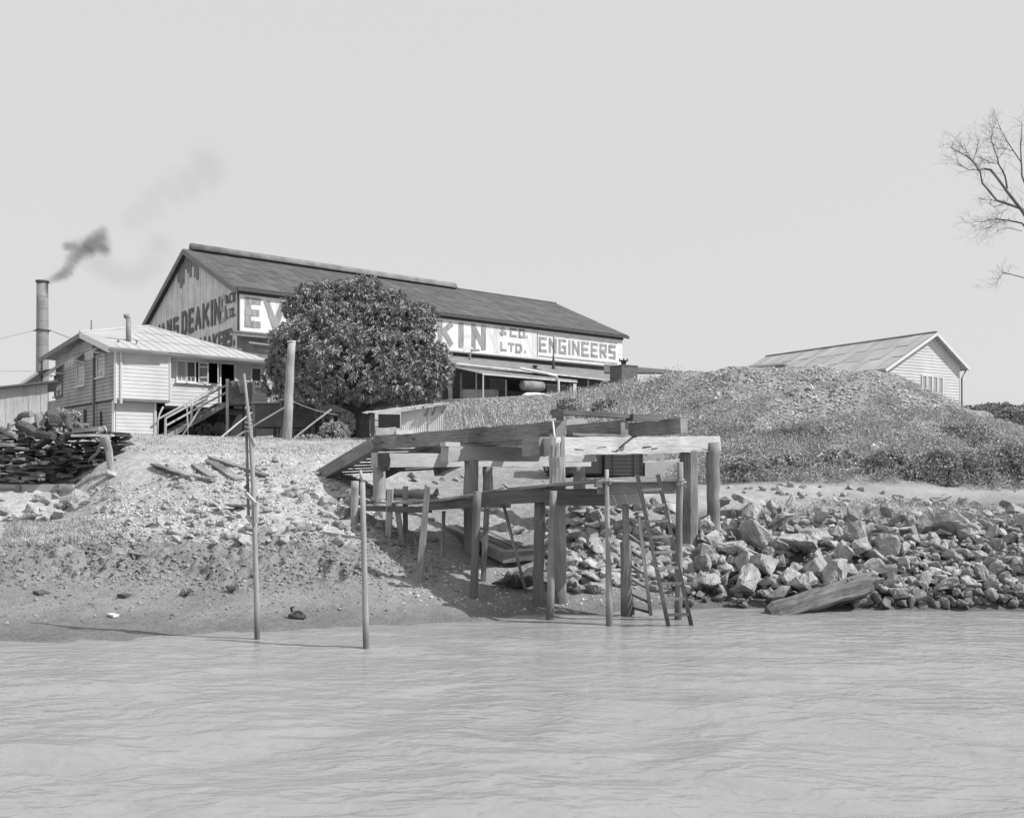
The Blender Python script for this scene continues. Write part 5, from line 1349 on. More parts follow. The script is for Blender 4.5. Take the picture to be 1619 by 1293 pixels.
def poles():
    # single mooring pole
    r = thing('mooring_pole', 'single slim pale pole standing in the shallow water left of the staging', 'pole', PZ(580, 0, 15.2))
    b = PZ(581, -.9, 15.2); t = P(569.5, 743, 15.3); k_ = P(573, 762, 15.3)
    mb = MB(); mb.tube([b.lerp(k_, k / 8) for k in range(9)], [.058 - .012 * k / 8 for k in range(9)], 12, wob=.03); mb.build('shaft', M['pole'], r, smooth=True)
    mb = MB(); mb.tube([k_, t], [.03, .026], 10); mb.build('tip', M['pole'], r, smooth=True)
    # two-part pole with a shorter companion
    r = thing('mooring_pole', 'tall leaning pole in the shallows lashed to a thinner dark one', 'pole', PZ(407, 0, 16))
    pts = [PZ(407.5, -.9, 16)] + [P(u, v, 16 + .02 * k) for k, (u, v) in enumerate(((406, 960), (403, 850), (400, 760), (396, 680), (391, 640), (386, 591)))]
    mb = MB(); mb.tube(pts, [.05, .05, .045, .042, .038, .03, .02], 10, wob=.03); mb.build('shaft', M['pole'], r, smooth=True)
    mb = MB(); mb.tube([P(389, 664, 16.1), P(391, 740, 16.1), P(393, 815, 16.1)], .026, 8); mb.build('dark_pole', M['timber'], r, smooth=True)
    mb = MB(); mb.box(P(389, 780, 16), P(404, 796, 15.9), .05, .06); mb.build('cross_piece', M['timber_light'], r)
    mb = MB(); mb.box(P(404.5, 792, 15.95), P(405.5, 826, 15.95), .06, .05); mb.build('cleat', M['timber_pale'], r)
    mb = MB(); mb.box(P(390, 815, 16.05), P(400, 826, 16.0), .05, .06); mb.build('cross_piece', M['timber_pale'], r)
    mb = MB(); mb.box(P(387, 771, 16.05), P(393, 766, 16.05), .05, .05); mb.build('wedge', M['timber_dark'], r)
    c = P(393, 664, 16.05)
    mb = MB(); mb.tube([c + Vector((.06 * math.cos(a), .06 * math.sin(a), -.012 * a)) for a in np.arange(0, 22, .8)], .014, 5)
    mb.tube([P(394, 668, 15.95), P(397, 690, 15.93), P(403, 703, 15.93), P(401, 707, 15.93), P(396, 690, 15.93), P(394, 672, 15.95)], .014, 5)
    mb.build('lashing_rope', M['rope'], r)
poles()

def vehicle():
    "old tip lorry parked on the track behind the wharf, seen through the frame"
    D = 33.0; g = tz((1000 - CX) / F * D, D)
    o = PZ(1000, g, D); fr = Frame(o.x, o.y, 1, .08)
    r = thing('lorry', 'old lorry with pale cab roof and light tipping tray parked behind the wharf', 'lorry', o)
    u2 = lambda u: fr.s_of(u)
    z = lambda v: zc(v, D)
    def bx(name, u0, u1, v0, v1, t0, t1, mt, par=r, jit=0):
        mb = MB(); a, b = u2(u0), u2(u1)
        mb.prism([fr.p(a, t0, z(v1)), fr.p(b, t0, z(v1)), fr.p(b, t1, z(v1)), fr.p(a, t1, z(v1))], (0, 0, z(v0) - z(v1)))
        return mb.build(name, M[mt], par)
    bx('chassis', 872, 1118, 748, 752, .4, 1.2, 'car_dark')
    # cab with rounded pale roof
    mb = MB(); prof = [(u2(898), z(748)), (u2(896), z(690)), (u2(900), z(674)), (u2(950), z(674)), (u2(952), z(748))]
    mb.prism([fr.p(s, 0, zz) for s, zz in prof], fr.b * 1.6); cab = mb.build('cab', M['car_dark'], r)
    mb = MB(); prof = [(u2(893), z(674)), (u2(897), z(664)), (u2(915), z(661.5)), (u2(922), z(662)), (u2(932), z(671)), (u2(951), z(673)), (u2(951), z(676)), (u2(893), z(676))]
    mb.prism([fr.p(s, -.05, zz) for s, zz in prof], fr.b * 1.7); mb.build('roof', M['car_light'], r)
    mb = MB(); mb.prism([fr.p(u2(903), -.03, z(712)), fr.p(u2(940), -.03, z(712)), fr.p(u2(940), -.03, z(682)), fr.p(u2(903), -.03, z(682))], fr.b * .02); mb.build('side_window', M['glass'], cab)
    mb = MB(); prof = [(u2(868), z(745)), (u2(866), z(715)), (u2(872), z(706)), (u2(896), z(702)), (u2(896), z(745))]
    mb.prism([fr.p(s, .3, zz) for s, zz in prof], fr.b * 1.0); mb.build('bonnet', M['car_dark'], r)
    # dark timber box body and framed back
    mb = MB(); boards(mb, fr.p(u2(956), -.02, 0), -fr.b, (fr.a, u2(1016) - u2(956)), z(752), z(716), .14, .02); mb.build('box_side', M['car_dark'], r)
    bx('box_body', 956, 1016, 715, 752, 0.02, 1.6, 'car_dark')
    for u in (957, 970, 1003, 1015):
        mb = MB(); mb.box(fr.p(u2(u), -.04, z(752)), fr.p(u2(u), -.04, z(715)), .06, .05, up=fr.b); mb.build('box_stile', M['car_dark'], r)
    # light tray, tipped up a little
    mb = MB(); prof = [(u2(1019), z(756)), (u2(1019), z(731)), (u2(1075), z(727)), (u2(1110), z(722)), (u2(1116), z(735)), (u2(1118), z(756)), (u2(1108), z(771)), (u2(1040), z(762))]
    mb.prism([fr.p(s, -.1, zz) for s, zz in prof], fr.b * 1.8); mb.build('tray', M['car_light'], r)
    mb = MB(); boards(mb, fr.p(u2(1024), .1, 0), -fr.b, (fr.a, u2(1052) - u2(1024)), z(729), z(717), .05, .01); mb.build('ribbed_crate', M['timber_pale'], r)
    mb = MB(); mb.box(fr.p(u2(1056), 0, z(728)), fr.p(u2(1052), 0, z(712)), .03, .04); mb.box(fr.p(u2(1073), 0, z(727)), fr.p(u2(1066), 0, z(710)), .03, .04); mb.build('tray_stay', M['timber_light'], r)
    for u in (885, 1095):
        for t in (-.02, 1.5):
            c = fr.p(u2(u), t, g + .40); mb = MB(); mb.cyl(c, c + fr.b * .2, .42, .42, 24); w = mb.build('wheel', M['tyre'], r)
            mb = MB(); mb.cyl(c - fr.b * .02, c + fr.b * .1, .2, .2, 16); mb.build('hub', M['metal_mid'], w)
vehicle()

def punt():
    "flat punt lying bottom-up on the mud under the wharf"
    A = on_ground(796, 21.3); A.z += .02
    t = [P(795, 871, 21.3), P(848, 868, 21.9), P(778, 836, 25.0), P(700, 828, 24.6)]
    cab = [P(795, 890, 21.3), P(846, 885, 22.0), P(778, 850, 25.0), P(699, 846, 24.6)]
    r = thing('punt', 'flat square-ended punt lying upturned on the mud beneath the wharf', 'boat', A)
    mb = MB(); mb.face(t); 
    for i in range(4): j = (i + 1) % 4; mb.face([cab[i], cab[j], t[j], t[i]])
    mb.face(cab[::-1]); mb.build('hull', M['timber'], r)
    mb = MB(); mb.box(t[0].lerp(t[3], .0), t[3], .05, .06); mb.box(t[0], t[1], .05, .05); mb.build('gunwale', M['timber_pale'], r)
    mb = MB()
    for f in (.25, .5, .75): mb.box(t[0].lerp(t[1], f) + Vector((0, 0, .015)), t[3].lerp(t[2], f) + Vector((0, 0, .015)), .03, .02)
    mb.build('bottom_strake', M['timber'], r)
punt()

# ================================================================ rocks
def rock_mesh(name, seed, stretch=(1, 1, .8), n=16, flat=True):
    rnd = random.Random(seed); bm = bmesh.new()
    for _ in range(n):
        p = Vector([rnd.gauss(0, 1) for _ in range(3)]).normalized() * rnd.uniform(.75, 1)
        m = max(abs(c) for c in p); p = p.lerp(p / m * .8, .75)          # blocky
        bm.verts.new((p.x * stretch[0], p.y * stretch[1], p.z * stretch[2]))
    res = bmesh.ops.convex_hull(bm, input=bm.verts)
    bmesh.ops.delete(bm, geom=[e for e in res['geom_interior'] if isinstance(e, bmesh.types.BMVert)], context='VERTS')
    bmesh.ops.dissolve_limit(bm, angle_limit=R(14), verts=bm.verts, edges=bm.edges)
    bmesh.ops.bevel(bm, geom=list(bm.edges), offset=.05, segments=1, affect='EDGES', profile=.5)
    bmesh.ops.triangulate(bm, faces=bm.faces)
    bmesh.ops.subdivide_edges(bm, edges=[e for e in bm.edges if e.calc_length() > .45], cuts=2, use_grid_fill=True)
    bmesh.ops.triangulate(bm, faces=bm.faces)
    for v in bm.verts:
        s = .05; v.co += Vector([rnd.uniform(-s, s) for _ in range(3)])
    me = bpy.data.meshes.new(name); bm.to_mesh(me); bm.free()
    me.materials.append(M['rock'])
    return me
ROCKS = [rock_mesh('rock', 100 + k, (1, random.uniform(.6, .95), random.uniform(.45, .8)), random.choice((10, 13, 17))) for k in range(22)]
SLABS = [rock_mesh('rock_slab', 300 + k, (1, .8, random.uniform(.22, .35)), 12) for k in range(5)]
def place_rock(u, v, rad, label, group, mesh=None, rot=None, sink=.35, cat='rock', raise_=0.0, pos=None, name='rock'):
    p = pos if pos is not None else ground_at(u, v)
    me = mesh or random.choice(ROCKS)
    o = bpy.data.objects.new(name, me); C.objects.link(o)
    o.location = (p.x, p.y, p.z + rad * (.5 - sink) + raise_)
    o.rotation_euler = rot or (random.uniform(-.7, .7), random.uniform(-.7, .7), random.uniform(0, 6.28))
    s = rad; o.scale = (s * random.uniform(.9, 1.15), s * random.uniform(.85, 1.1), s * random.uniform(.8, 1.1))
    tag(o, label, cat, group)
    return o
REST = []
def riprap():
    rnd = random.Random(11); pts = []
    # named big ones first (photo u, v, radius m)
    big = [(1185, 815, .62, 'large flat-topped slab at the top of the rock pile beside the right pile', SLABS[0], (.3, .25, .3)),
           (1505, 852, .5, 'tall pointed pale rock standing at the top right of the rock pile', ROCKS[3], (.2, .5, .4)),
           (1262, 890, .62, 'largest blocky boulder in the middle of the rock pile', ROCKS[5], None),
           (1215, 918, .50, 'light-faced boulder behind the sunken log', ROCKS[7], None),
           (1185, 940, .44, 'wedge-shaped white-topped rock at the waterline left of the log', ROCKS[1], (.5, -.7, 1.1)),
           (1125, 938, .34, 'pale rounded boulder at the waterline beside the ladder', ROCKS[9], None),
           (1115, 888, .32, 'bright-topped boulder beside the big squared pile', ROCKS[11], None),
           (1288, 920, .42, 'pale boulder right behind the middle of the sunken log', ROCKS[2], None),
           (1388, 915, .34, 'light square boulder at the butt end of the log', ROCKS[13], None),
           (1418, 955, .26, 'round pale stone sitting in the water right of the log', ROCKS[15], (0, 0, 0)),
           (1495, 945, .34, 'grey boulder at the waterline under the pointed rock', ROCKS[6], None),
           (1402, 858, .42, 'long pale slab lying across the top of the rock pile', SLABS[2], (.1, .2, .2)),
           (1303, 835, .34, 'squarish boulder upright on the crest of the rock pile', ROCKS[8], None),
           (1240, 840, .36, 'dark-sided boulder on the crest of the rock pile next to the slab', ROCKS[10], None)]
    for u, v, s, lab, me, rot in big:
        pts.append((u, v, s * 60)); place_rock(u, v, s, lab, None, me, rot, sink=.1, raise_=.14, name='boulder')
    cols_ = ((1140, 'by the round wharf pile'), (1210, 'below the flat slab'), (1290, 'above the log'), (1385, 'behind the log butt'), (1450, 'right of the log'), (1530, 'under the pointed rock'), (9999, 'at the right edge'))
    n = 0; tries = 0
    while n < 420 and tries < 45000:
        tries += 1
        u = rnd.uniform(1078, 1640)
        top = 836 if u < 1140 else (813 + max(0, (u - 1300)) * .09)
        bot = 955 + (8 if u > 1200 else -10)
        v = rnd.uniform(top, bot)
        small = float(sstep(1350, 1450, u)) if v > 860 else .25
        rad = rnd.choice((.22, .3, .38, .48, .6)) * rnd.uniform(.85, 1.15) * (1 - .55 * small)
        if tries > 6000: rad = rnd.uniform(.2, .32) * (1 - .3 * small)
        if tries > 20000: rad = rnd.uniform(.12, .2)
        pr = rad * 1430 / 21
        if any((u - a) ** 2 + ((v - b) * 1.35) ** 2 < (pr * .48 + c * .50) ** 2 for a, b, c in pts):
            continue
        pts.append((u, v, pr)); n += 1
        f = (v - top) / (bot - top)
        row = 'on the crest' if f < .28 else ('in the middle' if f < .72 else 'near the waterline')
        sz = 'small' if rad < .2 else ('mid-sized' if rad < .34 else 'big')
        col = next(c for lim, c in cols_ if u < lim)
        if n <= 205: place_rock(u, v, rad, '%s grey rock %s of the rock pile, %s' % (sz, row, col), 'rocks heaped along the right bank', None, (rnd.uniform(-1.2, 1.2), rnd.uniform(-1.2, 1.2), rnd.uniform(0, 6.28)), sink=.05, raise_=rnd.uniform(0, .22))
        else: REST.append((ground_at(u, v) + Vector((0, 0, rad * .3 + rnd.uniform(0, .1))), rad))
    print('riprap', n, tries)
    spots = [(1000, 845, .26), (940, 862, .34), (905, 868, .16), (975, 872, .2), (930, 838, .2), (955, 848, .24), (985, 850, .18), (1010, 880, .2), (1000, 905, .22), (915, 938, .2), (940, 935, .30), (1035, 850, .3), (1050, 878, .3), (1030, 905, .24), (970, 905, .14),
             (1060, 838, .26), (905, 812, .22), (893, 832, .2), (895, 858, .22), (940, 795, .16), (1015, 815, .2), (1045, 810, .22), (890, 895, .12), (1040, 930, .13), (800, 838, .3), (822, 845, .22), (690, 782, .22), (735, 755, .2), (722, 760, .16), (690, 765, .18), (540, 812, .25), (570, 838, .2), (600, 835, .2), (545, 790, .28), (575, 780, .3)]
    for (u, v, s) in spots:
        side = 'at the left under the ramp' if u < 620 else ('behind the middle piles' if u < 860 else ('on the slope between the front piles' if u < 960 else 'behind the ladder'))
        lev = 'upper' if v < 830 else ('middle' if v < 880 else 'lowest')
        place_rock(u, v, s, '%s pale rock %s of the wharf, %s level' % ('larger' if s > .21 else 'smaller', side, lev), 'rocks under the wharf', sink=.25)
    for k in range(330):
        u = rnd.uniform(860, 1095); v = rnd.uniform(795, 935)
        REST.append((ground_at(u, v) + Vector((0, 0, .05)), rnd.choice((.08, .14, .2, .28)) * rnd.uniform(.8, 1.2)))
    for k in range(500):
        u = rnd.uniform(1080, 1640); v = rnd.uniform(825, 962)
        REST.append((ground_at(u, v) + Vector((0, 0, rnd.uniform(0, .12))), rnd.uniform(.07, .2)))
    for k in range(420):
        D = rnd.uniform(19.3, 23.4); REST.append((on_ground(rnd.uniform(1635, 2080), D, rnd.uniform(0, .15)), rnd.choice((.12, .2, .3, .42))))
    for k in range(40):
        u = rnd.uniform(520, 800); v = rnd.uniform(750, 850); REST.append((ground_at(u, v) + Vector((0, 0, .03)), rnd.uniform(.06, .2)))
    # verge of the track, at the foot of the mound
    for (u, v, s) in [(1490, 795, .36), (1470, 800, .24), (1520, 798, .32), (1545, 803, .28), (1505, 806, .22), (1575, 812, .3), (1560, 818, .32), (1535, 815, .2), (1590, 806, .3), (1605, 812, .34), (1420, 786, .2), (1360, 776, .2), (1345, 773, .16), (1300, 771, .14), (1270, 772, .16), (1235, 767, .14), (1250, 770, .2), (1450, 792, .2), (1395, 781, .16)]:
        place_rock(u, v, s, '%s pale boulder at the foot of the weedy mound, %s' % ('larger' if s > .23 else 'smaller', 'just right of the wharf' if u < 1290 else ('below the large-leaved bush' if u < 1400 else ('below the dense dark bushes' if u < 1500 else 'towards the right edge'))), 'boulders along the foot of the mound', sink=.3)
    for (u, v, s) in [(1243, 688, .32), (1300, 690, .36), (1283, 688, .2), (1310, 692, .2), (1335, 745, .32), (1352, 752, .26), (1380, 742, .2), (1228, 690, .12)]:
        place_rock(u, v, s, '%s pale stone among the mound weeds, %s' % ('larger' if s > .25 else 'smaller', 'in the upper cluster' if v < 700 else 'in the lower cluster by the large-leaved bush'), 'stones among the mound weeds', sink=.15, raise_=.1)
    # left rubble bank
    for (u, v, s, lab) in [(128, 795, .55, 'dark-faced triangular boulder below the scrap heap'), (55, 812, .42, 'rounded boulder at the left edge below the sleeper wall'), (437, 730, .24, 'squared pale block lying near the top of the rubble bank'),
                         (275, 812, .24, 'upright pale stone in the middle of the rubble bank'), (372, 806, .38, 'broad dark-sided stone left of the lashed poles'), (416, 845, .26, 'dark-sided block at the foot of the rubble bank right of the lashed poles'), (388, 857, .24, 'flat pale stone at the foot of the rubble bank'), (305, 761, .13, 'small white stone between the loose planks'), (175, 757, .3, 'rough pale stone by the leaning post'), (470, 782, .4, 'pale ledge of stone high on the rubble bank near the ramp'), (450, 858, .2, 'low pale stone right of the dark-sided block'), (395, 840, .3, 'broken stone beside the lashed poles'), (258, 830, .3, 'broad flat pale stone low in the rubble bank'), (515, 800, .3, 'boulder beneath the foot of the ramp')]:
        place_rock(u, v, s, lab, None, sink=.3, name='boulder')
    for k in range(260):
        u = rnd.uniform(150, 560); v = rnd.uniform(735, 862)
        if u < 250 and v < 770: continue
        f = (v - 735) / 125
        REST.append((ground_at(u, v) + Vector((0, 0, .02)), rnd.uniform(.05, .14) * (1 + f * .5) * (1.5 if u > 440 and rnd.random() < .4 else 1)))
    for k in range(30):
        u = rnd.uniform(-30, 150); v = rnd.uniform(788, 828); s = rnd.uniform(.16, .34)
        place_rock(u, v, s, '%s pale rock below the sleeper wall, %s' % ('larger' if s > .25 else 'smaller', 'under its left end' if u < 50 else ('under the round log end' if u < 100 else 'beside the triangular boulder')), 'rocks below the sleeper wall', sink=.25)
    for k in range(60):
        u = rnd.uniform(1150, 1640); v = 768 + (u - 1150) * .09 + rnd.uniform(-3, 22) * (.4 + (u - 1150) / 500)
        REST.append((ground_at(u, v) + Vector((0, 0, .03)), rnd.uniform(.05, .2)))
    # everything beyond the three hundred largest: one mesh of loose stones
    Vs, Fs = [], []; off = 0; rg = np.random.default_rng(4)
    data = []
    for me in ROCKS[:12]:
        a = np.zeros(len(me.vertices) * 3); me.vertices.foreach_get('co', a); a = a.reshape(-1, 3)
        me.calc_loop_triangles(); t = np.zeros(len(me.loop_triangles) * 3, int); me.loop_triangles.foreach_get('vertices', t); data.append((a, t.reshape(-1, 3)))
    for p, rad in REST:
        a, t = data[rg.integers(len(data))]
        m = np.array(Matrix.Rotation(rg.uniform(0, 6.28), 3, 'Z') @ Matrix.Rotation(rg.uniform(-.8, .8), 3, 'X'))
        Vs.append((a * rad * rg.uniform(.8, 1.2, 3)) @ m.T + np.array(p)); Fs.append(t + off); off += len(a)
    o = np_mesh('loose_rocks', np.concatenate(Vs), np.concatenate(Fs), M['rock_loose'])
    tag(o, 'smaller loose rocks lying among the big ones all along the bank', 'rocks', kind='stuff')
riprap()

def scatter_stones(name, pos, size, mt, label, cat, seed=1):
    "many tiny angular chips, nobody could count them"
    rg = np.random.default_rng(seed); n = len(pos)
    base = np.array([(1, 0, 0), (0, 1, 0), (-1, 0, 0), (0, -1, 0), (0, 0, 1), (0, 0, -1)], float)
    fc = np.array([(0, 1, 4), (1, 2, 4), (2, 3, 4), (3, 0, 4), (1, 0, 5), (2, 1, 5), (3, 2, 5), (0, 3, 5)])
    V = base[None] * rg.uniform(.5, 1.15, (n, 6, 1)) + rg.normal(0, .22, (n, 6, 3))
    V[:, :, 2] *= .6
    th = rg.uniform(0, 6.28, n); c, s = np.cos(th)[:, None], np.sin(th)[:, None]
    x = V[:, :, 0] * c - V[:, :, 1] * s; y = V[:, :, 0] * s + V[:, :, 1] * c
    V = np.stack([x, y, V[:, :, 2]], 2) * size[:, None, None] + pos[:, None, :]
    Fc = (fc[None] + (np.arange(n) * 6)[:, None, None]).reshape(-1, 3)
    o = np_mesh(name, V.reshape(-1, 3), Fc, mt)
    return tag(o, label, cat, kind='stuff')
def sample(n, u0, u1, D0, D1, maskf, seed):
    rg = np.random.default_rng(seed); out = []
    tot = 0
    while tot < n:
        u = rg.uniform(u0, u1, 20000); D = np.exp(rg.uniform(math.log(D0), math.log(D1), 20000)); x = (u - CX) / F * D
        z = terr(x, D); k = maskf(u, D, z) > rg.uniform(0, 1, 20000)
        p = np.stack([x, D, z], 1)[k]; out.append(p); tot += len(p)
        if len(out) > 60: break
    return np.concatenate(out)[:n]
def rg_size(n, a, b, seed, p=2.5):
    return a + (b - a) * np.random.default_rng(seed).uniform(0, 1, n) ** p

p = sample(9000, 140, 600, 20.5, 34, lambda u, D, z: (z > 1.25) * (z < 3.6) * (.35 + .65 * (vnoise(u * .02, z * 3, 4) > .4)) * (1 - (u < 240) * (z > 2.6)), 21)
scatter_stones('rubble', p, rg_size(len(p), .018, .085, 22), M['rubble'], 'pale crushed stone rubble covering the left bank slope', 'rubble')
p = sample(26000, 850, 1640, 30.5, 52, lambda u, D, z: np.clip((z - 3.2 + 1.2 * fbm(u * .01, D * .3, 3, 9)) / 2.5, .05, 1), 23)
scatter_stones('gravel', p, rg_size(len(p), .022, .11, 24, 2.0), M['chips'], 'loose gravel covering the tall spoil mound', 'gravel')
p = sample(3200, 1010, 1640, 31, 50, lambda u, D, z: np.clip((z - 2.8 + 1.5 * fbm(u * .012, D * .4, 3, 19)) / 3, .03, 1) * (fbm(u * .03, D * .6, 3, 29) > -.05), 223)
scatter_stones('stones', p, rg_size(len(p), .05, .20, 224, 2.2), M['rubble'], 'pale lumps of rubble tipped over the spoil mound', 'rubble')
p = sample(5000, 620, 1640, 18.5, 26, lambda u, D, z: (z > .05) * (z < 2.1) * 1.0, 25)
scatter_stones('rubble', p, rg_size(len(p), .012, .07, 26), M['rubble'], 'small broken stone filling the ground between wharf and rock pile', 'rubble')
p = sample(7000, 0, 700, 17, 23, lambda u, D, z: (z > .12) * (z < 1.4) * np.clip(.06 + .9 * sstep(.35, .8, z), 0, 1) * (.3 + .7 * (fbm(u * .02, D * 1.5, 3, 8) > -.1)), 127)
scatter_stones('mud_clods', p, rg_size(len(p), .012, .085, 128, 2.4), M['clod'], 'crumbled clods of dried mud along the eroded bank', 'mud')
p = sample(3600, 20, 640, 17, 22, lambda u, D, z: (z > .1) * (z < 1.3) * np.clip(.1 + z, 0, 1), 27)
scatter_stones('debris', p, rg_size(len(p), .008, .04, 28, 4), M['brick_dark'], 'specks of dark grit and debris over the mud bank', 'debris')

# ================================================================ driftwood, planks and bits
def log():
    r = thing('driftwood_log', 'thick weathered log lying half in the water against the rock pile', 'log', P(1290, 945, 18.9))
    a = P(1215, 968, 18.8); a.z -= .05; b = P(1372, 923, 19.3); n = 16; ax = (b - a).normalized(); sd = ax.cross(Vector((0, 0, 1))).normalized(); uz = sd.cross(ax)
    prof = [random.uniform(.86, 1.1) for _ in range(18)]; rings = []
    for k in range(n + 1):
        f = k / n; rr = (.225 + .03 * f) * (1 + .07 * math.sin(f * 7 + 1) + .05 * math.sin(f * 17)) * (.75 if k == 0 else 1); ring = []
        for q in range(18):
            an = 2 * math.pi * q / 18; cut = 0
            if k == n: cut = random.uniform(-.12, .06) + .12 * math.sin(an)
            ring.append(a.lerp(b, f) + ax * cut + (sd * math.cos(an) + uz * math.sin(an) * .92) * rr * prof[q] * random.uniform(.93, 1.05))
        rings.append(ring)
    mb = MB(); ro = 3.0
    for k in range(n):
        for q in range(18):
            m_ = (q + 1) % 18
            mb.face([rings[k][q], rings[k][m_], rings[k + 1][m_], rings[k + 1][q]], [(k * .15, q * .09), (k * .15, q * .09 + .09), (k * .15 + .15, q * .09 + .09), (k * .15 + .15, q * .09)])
    mb.face(rings[0][::-1]); cc = sum(rings[-1], Vector()) / 18 - ax * .2
    for q in range(18): mb.face([rings[-1][q], rings[-1][(q + 1) % 18], cc])
    mb.build('trunk', M['log_wood'], r)
    for k in range(8):
        an = random.uniform(.2, 2.9); c = b - ax * random.uniform(.2, .5) + (sd * math.cos(an) + uz * math.sin(an)) * .22
        mb = MB(); mb.box(c, c + ax * random.uniform(.25, .5), .08, .06, w1=.03, h1=.02, segs=3, jit=.01); mb.build('splinter', M['timber'], r)
    for k in range(14):
        an = random.uniform(2.6, 5.8); c = a.lerp(b, random.uniform(.15, .8)) + (sd * math.cos(an) + uz * math.sin(an)) * .232
        mb = MB(); mb.box(c, c + ax * random.uniform(.3, .8), .025, .03); mb.build('crack', M['dark_in'], r)
log()
def lay_plank(u0, v0, u1, v1, w, t, mt, label, group=None, lift=.05, name='plank', segs=5):
    a = ground_at(u0, v0); b = ground_at(u1, v1); a.z += lift; b.z += lift
    mid = (a + b) / 2; g = tz(mid.x, mid.y); 
    if mid.z < g + .03: a.z += g + .03 - mid.z; b.z += g + .03 - mid.z
    mb = MB(); mb.box(a, b, w, t, segs=segs, jit=.006); o = mb.build(name, M[mt]); tag(o, label, 'plank', group); return o
lay_plank(243, 738, 300, 756, .24, .05, 'timber', 'leftmost grey plank lying on the rubble bank')
lay_plank(288, 757, 338, 765, .2, .09, 'timber', 'short rough plank end beside the small white stone')
lay_plank(309, 737, 337, 757, .26, .05, 'timber', 'short flat plank between two longer ones on the bank')
lay_plank(331, 731, 379, 761, .3, .05, 'timber', 'wide plank pointing downhill left of the lashed poles')
lay_plank(334, 727, 420, 756, .24, .06, 'timber', 'longest plank, crossing behind the lashed poles')
lay_plank(506, 847, 650, 868, .05, .05, 'timber', 'thin pole lying on the mud below the staging')
lay_plank(915, 912, 985, 906, .1, .06, 'timber_pale', 'bleached stick on the foreshore behind the staging stakes')
lay_plank(880, 905, 960, 916, .08, .05, 'timber', 'dark crooked branch on the foreshore under the staging')
lay_plank(205, 878, 232, 882, .1, .04, 'timber', 'short board stuck in the lumpy mud bank')
lay_plank(60, 938, 70, 941, .22, .05, 'timber_dark', 'dark scrap at the left of the mud flat', lift=.03)
lay_plank(190, 942, 203, 944, .18, .05, 'timber_dark', 'dark scrap in the middle of the mud flat', lift=.03)
lay_plank(174, 974, 184, 976, .12, .04, 'white', 'tiny white scrap on the wet mud', lift=.03)
def mud_bits():
    c = ground_at(470, 977); mb = MB()
    mb.tube([c + Vector((.11 * math.cos(a), .07 * math.sin(a), .04 + .07 * max(0, math.sin(a)))) for a in np.linspace(-.6, 3.8, 14)], .03, 8)
    mb.box(c + Vector((-.15, 0, .03)), c + Vector((.15, 0, .03)), .18, .08, segs=2, jit=.015)
    mb.tube([c + Vector((-.1, 0, .12)), c + Vector((-.12, 0, .2)), c + Vector((-.06, 0, .22))], .025, 6)
    o = mb.build('driftwood', M['timber_dark'], smooth=True); tag(o, 'dark twisted lump stranded at the edge of the water', 'driftwood')
    for u, v, s, lab in ((367, 938, .16, 'dark clump standing on the mud flat left of the poles'), (295, 944, .14, 'low weed clump on the mud flat')):
        c = ground_at(u, v); mb = MB()
        for k in range(16):
            a = random.uniform(0, 6.28); mb.tube([c, c + Vector((math.cos(a) * s * .5, math.sin(a) * s * .5, s * random.uniform(.3, 1.2))), c + Vector((math.cos(a) * s, math.sin(a) * s, s * random.uniform(.1, 1.0)))], .012, 4)
        o = mb.build('weed_clump', M['timber_dark']); tag(o, lab, 'weed')
    for (u0, u1, v0, v1, s) in ((790, 830, 925, 935, .3), (800, 850, 912, 920, .35)):
        pass
    c = ground_at(815, 930); r = thing('root_stump', 'ragged dark root stump lying on the foreshore below the staging', 'stump', c)
    mb = MB()
    for k in range(11):
        a = k * .6; L = random.uniform(.3, .75); mb.tube([c + Vector((0, 0, .12)), c + Vector((math.cos(a) * L * .5, math.sin(a) * L * .3, .12 + .2 * abs(math.sin(k)))), c + Vector((math.cos(a) * L, math.sin(a) * L * .6, .08 + .1 * random.random()))], [.13, .08, .02], 7, wob=.1)
    mb.build('roots', M['bark'], r)
    mb = MB(); mb.tube([c + Vector((.1, 0, .1)), c + Vector((.35, .1, .35)), c + Vector((.5, .1, .42))], [.16, .12, .08], 9, wob=.1); mb.build('butt', M['timber_dark'], r)
mud_bits()

